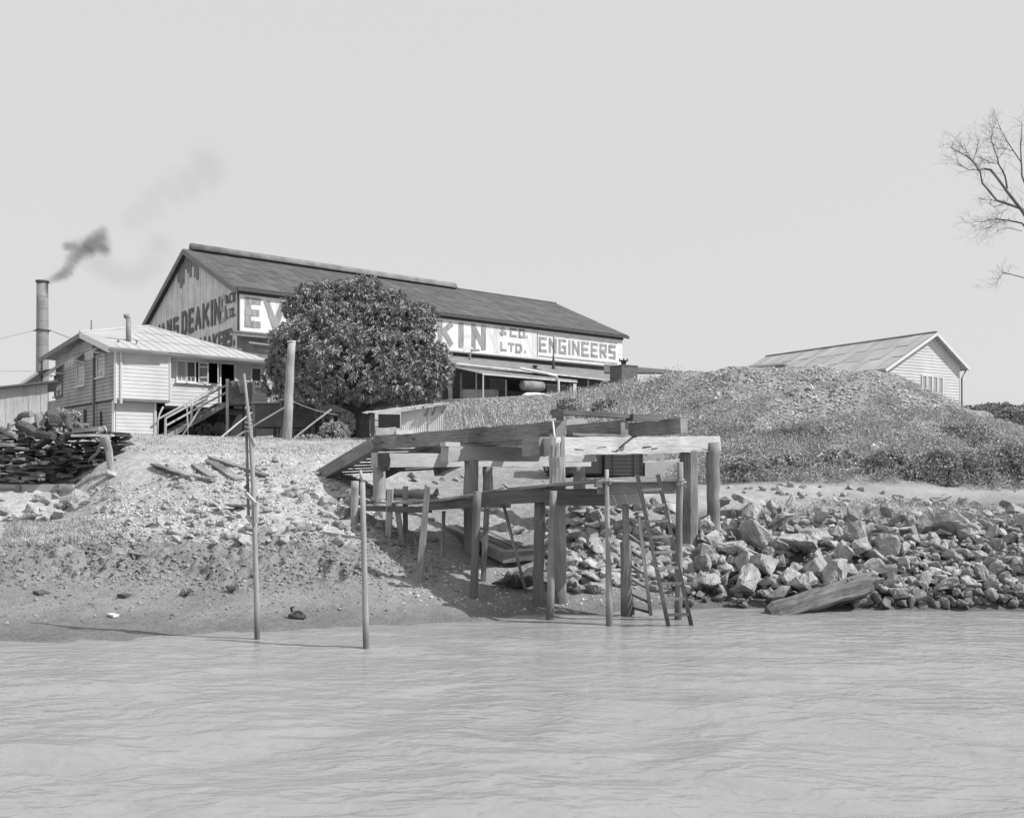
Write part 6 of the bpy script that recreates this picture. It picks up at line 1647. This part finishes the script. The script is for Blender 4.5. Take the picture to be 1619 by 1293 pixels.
# ================================================================ scrap heap and sleeper wall at the left
def scrap():
    D = 29.3
    fr = Frame(*PZ(20, 0, D).xy, 1, .06)
    r = thing('sleeper_wall', 'low retaining wall of horizontal timber sleepers below the scrap heap', 'retaining wall', PZ(60, 1.8, D))
    for k in range(3):
        z = zc(793, D) + .23 * k; mb = MB(); mb.box(fr.p(-2.5, 0, z), fr.p(2.35 - .2 * k, 0, z), .2, .215, segs=6, jit=.008); mb.build('sleeper', M['timber_pale'], r)
    for u in (92, 33):
        mb = MB(); x = fr.s_of(u); mb.box(fr.p(x, -.16, zc(812, D)), fr.p(x, -.16, zc(768, D)), .12, .12, up=(0, 1, 0)); mb.build('stake', M['timber'], r)
    # stacked offcuts seen end on
    rnd = random.Random(5); n = 0
    for row in range(17):
        z = zc(765, D) + .10 + row * .098; x = -2.4 + rnd.uniform(-.1, .1)
        xr_ = 2.45 + .055 * row
        while x < xr_ and n < 285:
            L = rnd.choice((.12, .2, .3, .5)) * rnd.uniform(.8, 1.3)
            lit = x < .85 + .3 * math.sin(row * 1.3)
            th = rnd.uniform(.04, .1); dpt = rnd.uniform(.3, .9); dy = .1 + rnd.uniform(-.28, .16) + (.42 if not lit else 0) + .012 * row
            tilt = rnd.gauss(0, .05) * (3 if rnd.random() < .15 else 1)
            a = fr.p(x, dy, z + rnd.uniform(-.04, .04)); b = fr.p(x + L, dy + rnd.uniform(-.12, .12), z + tilt)
            mb = MB()
            if rnd.random() < .3: mb.tube([a, b], [th * .55, th * .5], 7, wob=.2)
            else: mb.box(a, b, dpt, th, segs=2, jit=.022)
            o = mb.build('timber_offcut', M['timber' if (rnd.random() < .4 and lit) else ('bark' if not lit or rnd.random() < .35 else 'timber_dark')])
            part = 'left' if x < -.8 else ('middle' if x < .9 else 'dark right')
            tag(o, '%s %s offcut in the %s part of the scrap heap, %s' % ('long' if L > .4 else ('short' if L < .22 else 'medium'), 'chunky' if th > .07 else 'thin', part, 'near its foot' if row < 6 else ('half way up' if row < 12 else 'near its top')), 'timber', 'offcuts stacked in the scrap heap'); n += 1
            x += L * .9 + rnd.uniform(.0, .16)
    # crooked roots and logs on top
    top = [(30, 672, 85, 690, .16), (60, 655, 70, 700, .12), (85, 668, 140, 672, .1), (40, 700, 75, 725, .22), (100, 690, 150, 683, .1), (25, 690, 60, 668, .12), (92, 700, 122, 688, .14), (70, 715, 110, 705, .13), (120, 668, 160, 700, .06), (25, 735, 60, 712, .18), (130, 705, 165, 715, .06), (140, 730, 160, 700, .05), (105, 712, 130, 725, .06), (50, 655, 25, 665, .1), (75, 690, 95, 676, .14), (100, 655, 112, 680, .12), (12, 700, 30, 712, .14), (0, 680, 25, 690, .12)]
    for k, (u0, v0, u1, v1, rr) in enumerate(top):
        d = 29.9 + rnd.uniform(-.4, .6); a = P(u0, v0, d); b = P(u1, v1, d - rnd.uniform(-.4, .7)); m_ = a.lerp(b, .5) + Vector((rnd.uniform(-.1, .1), 0, rnd.uniform(-.1, .14)))
        mb = MB(); mb.tube([a, a.lerp(m_, .5) + Vector((0, 0, .03)), m_, m_.lerp(b, .5), b], [rr, rr * 1.1, rr * .9, rr * .8, rr * .7], 9, wob=.14)
        if rr > .11:
            mb.tube([m_, m_ + Vector((rnd.uniform(-.2, .3), -.1, rnd.uniform(.1, .4)))], [rr * .8, rr * .4], 7, wob=.12)
        o = mb.build('gnarled_log', M['pile' if k % 3 else 'bark']); tag(o, '%s gnarled log on the scrap heap, %s' % ('thick' if rr > .15 else ('thin' if rr < .1 else 'middling'), 'at its left end' if u0 < 45 else ('near the middle' if u0 < 95 else 'at its right end')), 'log', 'gnarled logs on the scrap heap')
    for k in range(26):
        u = rnd.uniform(20, 165); v = rnd.uniform(668, 722); d = 29.6 + rnd.uniform(0, .5); a = P(u, v, d); b = a + Vector((rnd.uniform(-.7, .7), rnd.uniform(-.3, .3), rnd.uniform(-.2, .3)))
        mb = MB(); mb.tube([a, a.lerp(b, .5) + Vector((0, 0, .05)), b], [.04, .035, .02], 6, wob=.2); o = mb.build('branch', M['timber_pale' if k % 2 else 'bark']); tag(o, 'thin dry branch poking from the %s of the scrap heap' % ('left' if u < 70 else ('middle' if u < 120 else 'right')), 'branch', 'branches in the scrap heap')
    mb = MB(); mb.box(P(118, 681, 29.4), P(160, 678, 29.5), .5, .14, segs=3, jit=.01); o = mb.build('timber_baulk', M['timber']); tag(o, 'squared baulk lying on the right top of the scrap heap', 'timber')
    mb = MB(); mb.box(P(115, 689, 29.2), P(178, 688, 29.3), .3, .07, segs=3, jit=.01); o = mb.build('plank', M['timber_light']); tag(o, 'plank reaching from the scrap heap to the leaning post', 'plank')
    mb = MB(); mb.tube([P(176, 732, 28.9) - Vector((0, 0, .3)), P(172, 712, 28.9), P(165, 690, 28.8)], [.1, .12, .14], 10, wob=.04); o = mb.build('leaning_post', M['pile_light']); tag(o, 'stout leaning post at the right end of the scrap heap', 'post')
    # mound of torn roots behind, with dark earth
    c = P(95, 668, 30.4); mb = MB()
    mb.tube([P(75, 675, 30.3), P(88, 665, 30.2), P(102, 668, 30.2)], [.3, .42, .25], 10, wob=.15); o = mb.build('root_ball', M['bark']); tag(o, 'broad torn root ball topping the scrap heap', 'root')
    lay = MB(); lay.tube([P(100, 792, 28.6), P(122, 788, 28.4)], [.16, .15], 10, wob=.05); o = lay.build('short_log', M['pile_light']); tag(o, 'short round log end lying below the scrap heap', 'log')
scrap()

# ================================================================ vegetation
def leaf_quads(centers, dirs, length, width, seed, droop=0.0, fold=.25, side=None):
    "one folded diamond leaf (two triangles) per centre; dirs (N,3)"
    rg = np.random.default_rng(seed); n = len(centers)
    d = dirs / (np.linalg.norm(dirs, axis=1, keepdims=True) + 1e-9)
    r = rg.normal(0, 1, (n, 3)); s = np.cross(d, r); s /= np.linalg.norm(s, axis=1, keepdims=True) + 1e-9
    up = np.cross(s, d)
    L = length * rg.uniform(.7, 1.25, (n, 1)); W = width * rg.uniform(.7, 1.2, (n, 1))
    a = centers; tip = centers + d * L - np.array([0, 0, 1]) * droop * L; m = centers + d * L * .45 - np.array([0, 0, 1]) * droop * L * .2
    b = m + s * W / 2 + up * W * fold; c = m - s * W / 2 + up * W * fold
    V = np.stack([a, b, tip, c], 1).reshape(-1, 3)
    i = np.arange(n) * 4
    Fc = np.concatenate([np.stack([i, i + 1, i + 2], 1), np.stack([i, i + 2, i + 3], 1)])
    return V, Fc
def crown_leaves(lobes, n_ros, per, length, width, seed, inner=.25, down=.5):
    rg = np.random.default_rng(seed)
    w = np.array([l[1].x * l[1].z for l in lobes]); w = w / w.sum()
    cs, ns = [], []
    idx = rg.choice(len(lobes), n_ros * 3, p=w)
    for li in range(len(lobes)):
        k = (idx == li).sum(); c, r = lobes[li]; c = np.array(c); r = np.array(r)
        d = rg.normal(0, 1, (k, 3)); d /= np.linalg.norm(d, axis=1, keepdims=True)
        rad = np.where(rg.uniform(0, 1, k) < inner, rg.uniform(.4, .85, k), rg.uniform(.86, 1.06, k))[:, None]
        # uneven clumping
        bumpy = 1 + .09 * np.sin(d[:, :1] * 9 + li) * np.cos(d[:, 1:2] * 8 + d[:, 2:] * 7)
        p = c + d * r * rad * bumpy
        # drop what is deep inside another lobe
        keep = np.ones(k, bool)
        for lj in range(len(lobes)):
            if lj == li: continue
            q = (p - np.array(lobes[lj][0])) / np.array(lobes[lj][1]); keep &= (np.linalg.norm(q, axis=1) > .72) | (rg.uniform(0, 1, k) < .10)
        cs.append(p[keep]); ns.append(d[keep])
    cs = np.concatenate(cs); ns = np.concatenate(ns)
    if len(cs) > n_ros: s = rg.permutation(len(cs))[:n_ros]; cs, ns = cs[s], ns[s]
    g3 = np.sin(cs[:, 0] * 3.1 + 1.3 * np.sin(cs[:, 2] * 2.3)) * np.sin(cs[:, 2] * 3.7 + cs[:, 1] * 1.7) + .5 * np.sin(cs[:, 0] * 7.3 + cs[:, 2] * 5.1)
    keep = g3 > -.75; cs, ns = cs[keep], ns[keep]
    C_ = np.repeat(cs, per, 0); N_ = np.repeat(ns, per, 0)
    D_ = N_ * .55 + rg.normal(0, .75, C_.shape) - np.array([0, 0, down])
    return leaf_quads(C_, D_, length, width, seed + 1, droop=.15)

def mango():
    D0 = 46.0; base = on_ground(569, D0 - 1.2)
    r = thing('leafy_tree', 'large dense round-crowned evergreen tree in front of the factory', 'tree', base)
    lobes = []
    for u, v, dd, ru, rv in ((540, 508, .3, 78, 60), (612, 522, .2, 70, 58), (492, 560, -.6, 70, 66), (560, 575, -1.6, 88, 66), (636, 578, -.8, 58, 62), (462, 600, -.3, 36, 42), (664, 608, -.6, 36, 36), (612, 610, -1.6, 60, 27), (505, 610, -1.4, 58, 27), (505, 490, .4, 44, 36), (575, 480, .4, 50, 34), (640, 520, .4, 44, 44), (682, 580, -.4, 20, 34), (560, 540, 2.4, 110, 80)):
        D = D0 + dd; k = D / F
        lobes.append((P(u, v, D), Vector((ru * k, min(ru, 95) * k * .95, rv * k)) * .88))
    rg = np.random.default_rng(88); big = list(lobes)
    for c, rr in big:
        for _ in range(9):
            d = Vector(rg.normal(0, 1, 3)).normalized(); d.y = -abs(d.y) if rg.uniform() < .7 else d.y; d.z = abs(d.z) if rg.uniform() < .5 else d.z
            q = c + Vector((d.x * rr.x, d.y * rr.y, d.z * rr.z)) * .86
            if q.z < 6.7: continue
            s_ = rg.uniform(.45, .8); lobes.append((q, Vector((s_, s_, s_ * .8))))
    V, Fc = crown_leaves(lobes, 8500, 10, .26, .078, 51, inner=.12, down=.55)
    np_mesh('crown', V - np.array(r.location), Fc, M['leaf'], r)
    mb = MB(); t0 = base - Vector((0, 0, .4)); f = P(572, 652, D0 - 1.2)
    mb.tube([t0, base + Vector((0, 0, .15)), base.lerp(f, .5), f], [.62, .5, .40, .42], 14, wob=.06)
    mb.build('trunk', M['bark'], r, smooth=True)
    for (pts, rr) in (([f, P(545, 620, 45), P(500, 580, 45.5)], .24), ([f, P(570, 610, 45), P(560, 540, 46)], .3), ([f, P(600, 618, 45), P(650, 580, 45.5)], .26), ([f - Vector((0, 0, .1)), P(592, 642, 44.4), P(640, 634, 44.2), P(672, 622, 44.6)], .2), ([f, P(528, 635, 45), P(460, 610, 45.5)], .2)):
        mb = MB(); mb.tube(pts, [rr] + [rr * .65] * (len(pts) - 2) + [rr * .25], 9, wob=.08); mb.build('limb', M['bark'], r, smooth=True)
mango()

def bare_tree():
    D = 34.0; base = on_ground(1668, D)
    r = thing('bare_tree', 'leafless tree reaching its thin branches in at the upper right', 'tree', base)
    mb = MB(); rnd = random.Random(3)
    tips = []
    def limb(pts, r0, r1):
        P_ = [P(u, v, D + dd) for u, v, dd in pts]
        n = len(P_); mb.tube(P_, [r0 + (r1 - r0) * k / (n - 1) for k in range(n)], 7, wob=.08)
        for k in range(1, n): tips.append((P_[k], (P_[k] - P_[k - 1]).normalized(), r0 + (r1 - r0) * k / (n - 1)))
        return P_
    trunk = MB(); trunk.tube([base - Vector((0, 0, .4)), P(1665, 560, D), P(1655, 440, D), P(1640, 360, D)], [.34, .28, .2, .15], 12, wob=.05); trunk.build('trunk', M['bark_grey'], r, smooth=True)
    k = 4.04
    Z = lambda x, y: (1453 + x / k * .94, 160 + y / k)
    def L(lst, r0, r1, d0=0.0):
        limb([(Z(x, y)[0], Z(x, y)[1], d0 + .15 * math.sin(i * 1.7)) for i, (x, y) in enumerate(lst)], r0 * .62, r1 * .62)
    L([(830, 900), (700, 700), (600, 580), (540, 500), (490, 440), (440, 432), (405, 445), (380, 400), (330, 355), (280, 330), (220, 298)], .10, .022)
    L([(800, 840), (700, 690), (600, 655), (530, 635), (490, 590), (430, 525), (415, 450), (400, 430)], .09, .035, .3)
    L([(600, 560), (585, 480), (540, 400), (535, 370), (505, 290), (490, 240), (500, 190)], .055, .015, .5)
    L([(540, 400), (490, 395), (440, 375), (405, 410)], .022, .016, .1)
    L([(535, 370), (560, 340), (590, 300)], .018, .012, .4)
    L([(400, 440), (340, 440), (290, 415), (260, 380), (250, 350)], .022, .010, .2)
    L([(370, 375), (385, 330), (400, 280), (405, 260)], .022, .010)
    L([(355, 370), (330, 330), (290, 290), (240, 230)], .018, .008)
    L([(800, 900), (700, 780), (600, 760), (540, 755), (490, 755), (430, 772), (390, 768)], .06, .015, .4)
    L([(590, 760), (530, 775), (490, 800), (430, 820), (380, 870)], .024, .008, .3)
    L([(600, 690), (565, 710), (550, 760), (530, 800), (460, 815)], .018, .008, .6)
    L([(530, 640), (490, 630), (480, 655), (510, 675), (580, 655)], .025, .018, .1)
    L([(700, 400), (600, 260), (560, 190), (530, 120)], .035, .010, .6)
    L([(560, 180), (500, 168), (430, 165)], .014, .006, .6)
    L([(640, 320), (590, 305), (540, 305), (515, 280), (525, 230)], .02, .010, .5)
    L([(700, 830), (600, 808), (540, 825), (500, 850)], .02, .008, .5)
    L([(800, 1150), (620, 1105), (570, 1100), (545, 1130), (520, 1160)], .03, .010, .2)
    L([(840, 700), (760, 620), (700, 480), (690, 300), (700, 150)], .08, .02, .2)
    for pts_, a_, b_ in ((((830, 830), (930, 700), (1010, 560), (1060, 420), (1100, 300)), .11, .02), (((840, 900), (960, 830), (1080, 790), (1180, 720)), .08, .02), (((835, 780), (860, 600), (870, 420), (900, 250), (890, 120)), .12, .02), (((1010, 560), (1100, 500), (1180, 380)), .05, .012), (((870, 420), (800, 320), (780, 200)), .04, .012), (((850, 1000), (950, 980), (1040, 1020)), .05, .012)):
        L(list(pts_), a_, b_, .3)
    mb.build('branches', M['bark_grey'], r)
    tw = MB(); made = 0
    def twig(p, d, L_, rr, dep):
        nonlocal made
        q = p; d = d.copy(); pts = [p]
        for _ in range(3):
            d = (d + Vector([rnd.uniform(-.35, .35) for _ in range(3)]) + Vector((-.05, 0, .06))).normalized(); q = q + d * L_ / 3; pts.append(q)
        tw.tube(pts, [rr, rr * .8, rr * .6, rr * .35], 4, caps=False); made += 1
        if dep > 0:
            for _ in range(3):
                b = pts[rnd.randint(1, 3)]; nd = (d + Vector([rnd.uniform(-.9, .9) for _ in range(3)])).normalized(); twig(b, nd, L_ * rnd.uniform(.45, .8), rr * .65, dep - 1)
    for p, d, rr in tips:
        for _ in range(3 if rr < .03 else 1):
            nd = (d + Vector([rnd.uniform(-.8, .8) for _ in range(3)])).normalized(); twig(p, nd, rnd.uniform(.3, .6), min(.006, rr * .5), 2)
    tw.build('twigs', M['bark_grey'], r)
bare_tree()

def blades(name, pos, h, w, lean, mt, label, cat, seed, per=1, spread=.1):
    rg = np.random.default_rng(seed)
    pos = np.repeat(pos, per, 0); n = len(pos)
    if per > 1: pos = pos + np.concatenate([rg.normal(0, spread, (n, 2)), np.zeros((n, 1))], 1)
    th = rg.uniform(0, 6.28, n); d = np.stack([np.cos(th), np.sin(th), 0 * th], 1); s = np.stack([-np.sin(th), np.cos(th), 0 * th], 1)
    hh = h * rg.uniform(.45, 1.2, (n, 1)); ww = w * rg.uniform(.6, 1.3, (n, 1)); ln = lean * rg.uniform(.2, 1.3, (n, 1))
    base = pos - np.array([0, 0, .03]); up = np.array([0, 0, 1.0])
    mid = base + up * hh * .6 + d * hh * ln * .35; tip = base + up * hh + d * hh * ln
    V = np.stack([base - s * ww / 2, base + s * ww / 2, mid + s * ww * .4, mid - s * ww * .4, tip], 1).reshape(-1, 3)
    i = np.arange(n) * 5
    Fc = np.concatenate([np.stack([i, i + 1, i + 2], 1), np.stack([i, i + 2, i + 3], 1), np.stack([i + 3, i + 2, i + 4], 1)])
    o = np_mesh(name, V, Fc, mt)
    return tag(o, label, cat, kind='stuff')
def litter(name, pos, hmax, ln, wd, mt, label, cat, seed, per=6, spread=.15, down=-.5, sizes=None):
    "small leaves and stems tangled in clumps over the ground"
    rg = np.random.default_rng(seed); n = len(pos)
    hm = rg.uniform(.35, 1.1, (n, 1)) * hmax
    C_ = np.repeat(pos, per, 0); H_ = np.repeat(hm, per, 0)
    t = rg.uniform(0, 1, (len(C_), 1))
    C_ = C_ + np.concatenate([rg.normal(0, spread, (len(C_), 2)) * (1.1 - t * .5), H_ * t], 1)
    D_ = rg.normal(0, 1, C_.shape); D_[:, 2] = D_[:, 2] * .7 - down
    V, Fc = leaf_quads(C_, D_, ln, wd, seed + 1, droop=.1)
    return tag(np_mesh(name, V, Fc, mt), label, cat, kind='stuff')
# lawn and ledges
p = sample(11000, -40, 760, 30.5, 52, lambda u, D, z: (z > 3.45) * (z < 5.4) * (u < 740) * (.15 + .85 * (fbm(u * .02, D * .8, 3, 77) > -.1)) * (1 - (u < 180) * (D < 33.5)), 61)
blades('grass', p, .085, .022, 1.0, M['grass_pale'], 'short dry grass on the lawn before the house', 'grass', 62, per=4, spread=.12)
p = sample(5000, 10, 215, 21.8, 27, lambda u, D, z: (z > 1.12) * (z < 1.55) * (1 - sstep(100, 215, u)) * (.3 + .7 * (fbm(u * .04, D * 1.5, 3, 78) > -.1)), 63)
blades('grass', p, .085, .012, .9, M['grass_pale'], 'low grass on the ledge above the mud at the left', 'grass', 64, per=8, spread=.08)
# weeds on the slope left of the mound and over the mound
def wmask(u, D, z):
    k = fbm(u * .012, D * .35, 4, 99)
    return ((D > 37) * (u < 1080) * (.25 + .75 * (k > -.2)) * (1 - sstep(7.6, 8.2, z)) * (z > 3.6) * (1 - .75 * sstep(940, 1040, u)))
p = sample(5200, 690, 1080, 37, 60, wmask, 65)
blades('tall_weeds', p[p[:, 2] < 6.3][::2], .6, .03, .5, M['grass_mid'], 'upright pale weed stems on the slope before the workshop', 'weeds', 166, per=4, spread=.2)
litter('weeds', p, .42, .15, .04, M['grass_mid'], 'tall pale weeds on the grassy slope before the workshop', 'weeds', 66, per=11, spread=.2)
def mmask(u, D, z):
    k = fbm(u * .010, D * .3, 4, 123); k2 = fbm(u * .03, D * .8, 3, 124); lim = 4.9 + 1.4 * k - .9 * sstep(1150, 1060, u)
    return (z > 2.25) * (z < lim) * (.12 + .88 * (k2 > -.10)) * (D > 30)
p = sample(6500, 1060, 1660, 30, 50, mmask, 67)
litter('weeds', p, .40, .11, .03, M['weed'], 'tangled dark weeds over the lower face of the spoil mound', 'weeds', 68, per=14, spread=.18)
p = sample(1500, 1060, 1660, 30, 50, mmask, 69)
blades('dry_stalks', p, .6, .014, 1.3, M['grass_pale'], 'pale dry stalks among the mound weeds', 'weeds', 70, per=2, spread=.2)
p = sample(1500, 1180, 1660, 23, 28, lambda u, D, z: (z > 1.5) * (z < 2.05) * (fbm(u * .03, D, 3, 15) > -.05), 171)
litter('weeds', p, .10, .07, .02, M['weed'], 'low scrappy weeds between the track and the rock pile', 'weeds', 172, per=9, spread=.12)
p = sample(1500, 1000, 1600, 38, 50, lambda u, D, z: (z > 4.5) * (z < 6.9) * (fbm(u * .02, D * .4, 3, 5) > .18), 71)
litter('weeds', p, .25, .09, .03, M['weed'], 'sparse weed tufts high on the gravel mound', 'weeds', 72, per=9, spread=.2)

def bush(u, v, ru, rv, D, label, mt, group=None, ln=.09, n=420, seed=1, name='bush', stem=True):
    c = P(u, v, D); k = D / F; g = on_ground(u, D)
    r = thing(name, label, 'bush', g, group)
    rnd = random.Random(seed); lobes = [(c, Vector((ru * k * .75, ru * k * .6, rv * k * .8)))]
    for _ in range(6):
        lobes.append((c + Vector((rnd.uniform(-.6, .6) * ru * k, rnd.uniform(-.4, .4) * ru * k, rnd.uniform(-.45, .45) * rv * k)), Vector((ru * k * .45, ru * k * .4, rv * k * .45))))
    V, Fc = crown_leaves(lobes, n, 8, ln, ln * .45, seed, inner=.3, down=.05)
    np_mesh('foliage', V - np.array(r.location), Fc, M[mt], r)
    mb = MB()
    for _ in range(5): mb.tube([g - Vector((0, 0, .1)), g.lerp(c, .5) + Vector((rnd.uniform(-.2, .2), 0, 0)), c + Vector((rnd.uniform(-.5, .5) * ru * k, 0, rnd.uniform(0, .5) * rv * k))], [.03, .02, .008], 5)
    mb.build('stems', M['bark'], r)
for k, (u, v, ru, rv, D, lab, mt, ln, n) in enumerate([
    (1405, 745, 52, 40, 31.2, 'dark dense bush at the foot of the mound right of centre', 'leaf_bush', .15, 1100),
    (1475, 748, 50, 42, 31.0, 'broad leafy bush at the foot of the mound towards the right', 'leaf_bush', .13, 1100),
    (1545, 742, 42, 36, 31.5, 'leafy bush low on the right end of the mound', 'leaf_bush', .12, 700),
    (1335, 735, 40, 30, 31.6, 'bush with large pale leaves low on the mound', 'leaf_pale', .2, 260),
    (1240, 738, 45, 26, 31.5, 'feathery low bush on the mound above the track', 'weed', .14, 600),
    (1170, 745, 38, 24, 30.8, 'feathery low bush right of the round wharf pile', 'weed', .14, 500),
    (1600, 735, 40, 40, 32, 'leafy bush at the right edge of the mound foot', 'leaf_bush', .13, 600),
    (1520, 690, 50, 24, 37, 'shaggy weed patch on the right shoulder of the mound', 'weed', .14, 500),
    (958, 640, 24, 13, 47, 'feathery bush on the slope below the brick flue', 'weed', .14, 300),
    (900, 640, 26, 13, 48, 'feathery bush on the slope below the workshop', 'weed', .14, 300),
    (527, 682, 26, 20, 42.8, 'small leafy shrub left of the big tree trunk', 'leaf_pale', .14, 420),
    (551, 668, 11, 22, 44.2, 'upright shrub close against the big tree trunk', 'leaf_pale', .14, 200),
    (488, 695, 26, 9, 40.5, 'low weed clump on the lawn right of the thick post', 'grass_mid', .12, 200),
    (322, 682, 16, 14, 50, 'shrub seen through the stairs under the house', 'leaf_pale', .13, 200),
    (347, 680, 10, 15, 50, 'smaller shrub seen beneath the stair landing', 'leaf_pale', .13, 140),
    (505, 725, 14, 20, 35.2, 'scrubby tuft at the top of the bank left of the ramp foot', 'weed', .12, 220),
    (95, 655, 30, 10, 30.8, 'dry creeper tangled over the top of the scrap heap', 'leaf_pale', .1, 220),
    (1545, 655, 34, 14, 62, 'dark scrub beyond the right shoulder of the mound', 'leaf_bush', .28, 500),
    (1600, 668, 34, 26, 58, 'dark scrub at the right edge beyond the mound', 'leaf_bush', .28, 600),
    (1580, 650, 40, 14, 70, 'furthest dark scrub against the sky at the right', 'leaf_bush', .3, 500),
    (1640, 655, 40, 20, 70, 'dark scrub running out of view at the right edge', 'leaf_bush', .3, 400),
    (1575, 692, 34, 14, 46, 'low dark bush on the slope at the right edge', 'leaf_bush', .16, 400)]):
    bush(u, v, ru, rv, D, lab, mt, None, ln, n, 500 + k)

# ================================================================ chimney smoke
def smoke():
    D = 108.0; k = D / F
    def seg(name, blobs, dens, nscale, label, soft, pad=1.5):
        cs = [(P(u, v, D), r * k) for u, v, r in blobs]
        bm = bmesh.new()
        for c, r in cs:
            bmesh.ops.create_icosphere(bm, subdivisions=2, radius=r * pad, matrix=Matrix.Translation(c - cs[0][0]))
        me = bpy.data.meshes.new(name); bm.to_mesh(me); bm.free()
        o = link(name, me); o.location = cs[0][0]
        rm = o.modifiers.new('merge', 'REMESH'); rm.mode = 'VOXEL'; rm.voxel_size = .5
        m = bpy.data.materials.new(name); m.use_nodes = True; n = m.node_tree.nodes; l = m.node_tree.links
        n.remove(n["Principled BSDF"]); pv = n.new("ShaderNodeVolumePrincipled"); l.new(pv.outputs[0], n["Material Output"].inputs["Volume"])
        pv.inputs["Color"].default_value = (.40, .40, .40, 1)
        tc = n.new("ShaderNodeTexCoord")
        nz = n.new("ShaderNodeTexNoise"); nz.inputs["Scale"].default_value = nscale; nz.inputs["Detail"].default_value = 6; nz.inputs["Roughness"].default_value = .62; nz.inputs["Distortion"].default_value = .7
        l.new(tc.outputs["Object"], nz.inputs[0])
        cur = None
        for c, r in cs:      # soft-edged puffs
            vm = n.new("ShaderNodeVectorMath"); vm.operation = 'DISTANCE'; l.new(tc.outputs["Object"], vm.inputs[0]); vm.inputs[1].default_value = c - cs[0][0]
            mr = n.new("ShaderNodeMapRange"); mr.interpolation_type = 'SMOOTHSTEP'; mr.inputs[1].default_value = r * pad * .98; mr.inputs[2].default_value = r * .2; mr.inputs[3].default_value = 0; mr.inputs[4].default_value = 1
            l.new(vm.outputs["Value"], mr.inputs[0])
            if cur is None: cur = mr.outputs[0]
            else:
                mx = n.new("ShaderNodeMath"); mx.operation = 'MAXIMUM'; l.new(cur, mx.inputs[0]); l.new(mr.outputs[0], mx.inputs[1]); cur = mx.outputs[0]
        # density = clamp(puff * 1.3 + noise - 1) * dens
        a = n.new("ShaderNodeMath"); a.operation = 'MULTIPLY_ADD'; l.new(nz.outputs[0], a.inputs[0]); a.inputs[1].default_value = 2.6; a.inputs[2].default_value = -1.3 - soft
        b = n.new("ShaderNodeMath"); b.operation = 'ADD'; b.use_clamp = True; l.new(a.outputs[0], b.inputs[0]); l.new(cur, b.inputs[1])
        c2 = n.new("ShaderNodeMath"); c2.operation = 'MULTIPLY'; l.new(b.outputs[0], c2.inputs[0]); l.new(cur, c2.inputs[1])
        d = n.new("ShaderNodeMath"); d.operation = 'MULTIPLY'; l.new(c2.outputs[0], d.inputs[0]); d.inputs[1].default_value = dens
        l.new(d.outputs[0], pv.inputs["Density"]); me.materials.append(m)
        return tag(o, label, 'smoke', kind='stuff')
    seg('smoke', [(67, 449, 6), (71, 447, 7), (77, 445, 8.5), (84, 442, 9), (91, 438, 10.5), (98, 433, 12), (105, 427, 13), (111, 420, 14), (116, 411, 15), (121, 402, 16), (128, 395, 18), (138, 391, 19), (149, 385, 19), (157, 376, 18), (115, 391, 14), (106, 388, 11), (165, 392, 15), (163, 366, 12)], 1.15, .65, 'dark smoke curling from the tall steel chimney', .22)
    seg('smoke_haze', [(150, 410, 30), (172, 426, 32), (195, 436, 32), (220, 434, 32), (240, 416, 32), (252, 392, 30), (208, 348, 28), (225, 335, 30), (245, 320, 34), (268, 303, 38), (295, 286, 44), (330, 268, 48)], .075, .16, 'thin haze of older smoke drifting right over the factory', .22)
smoke()
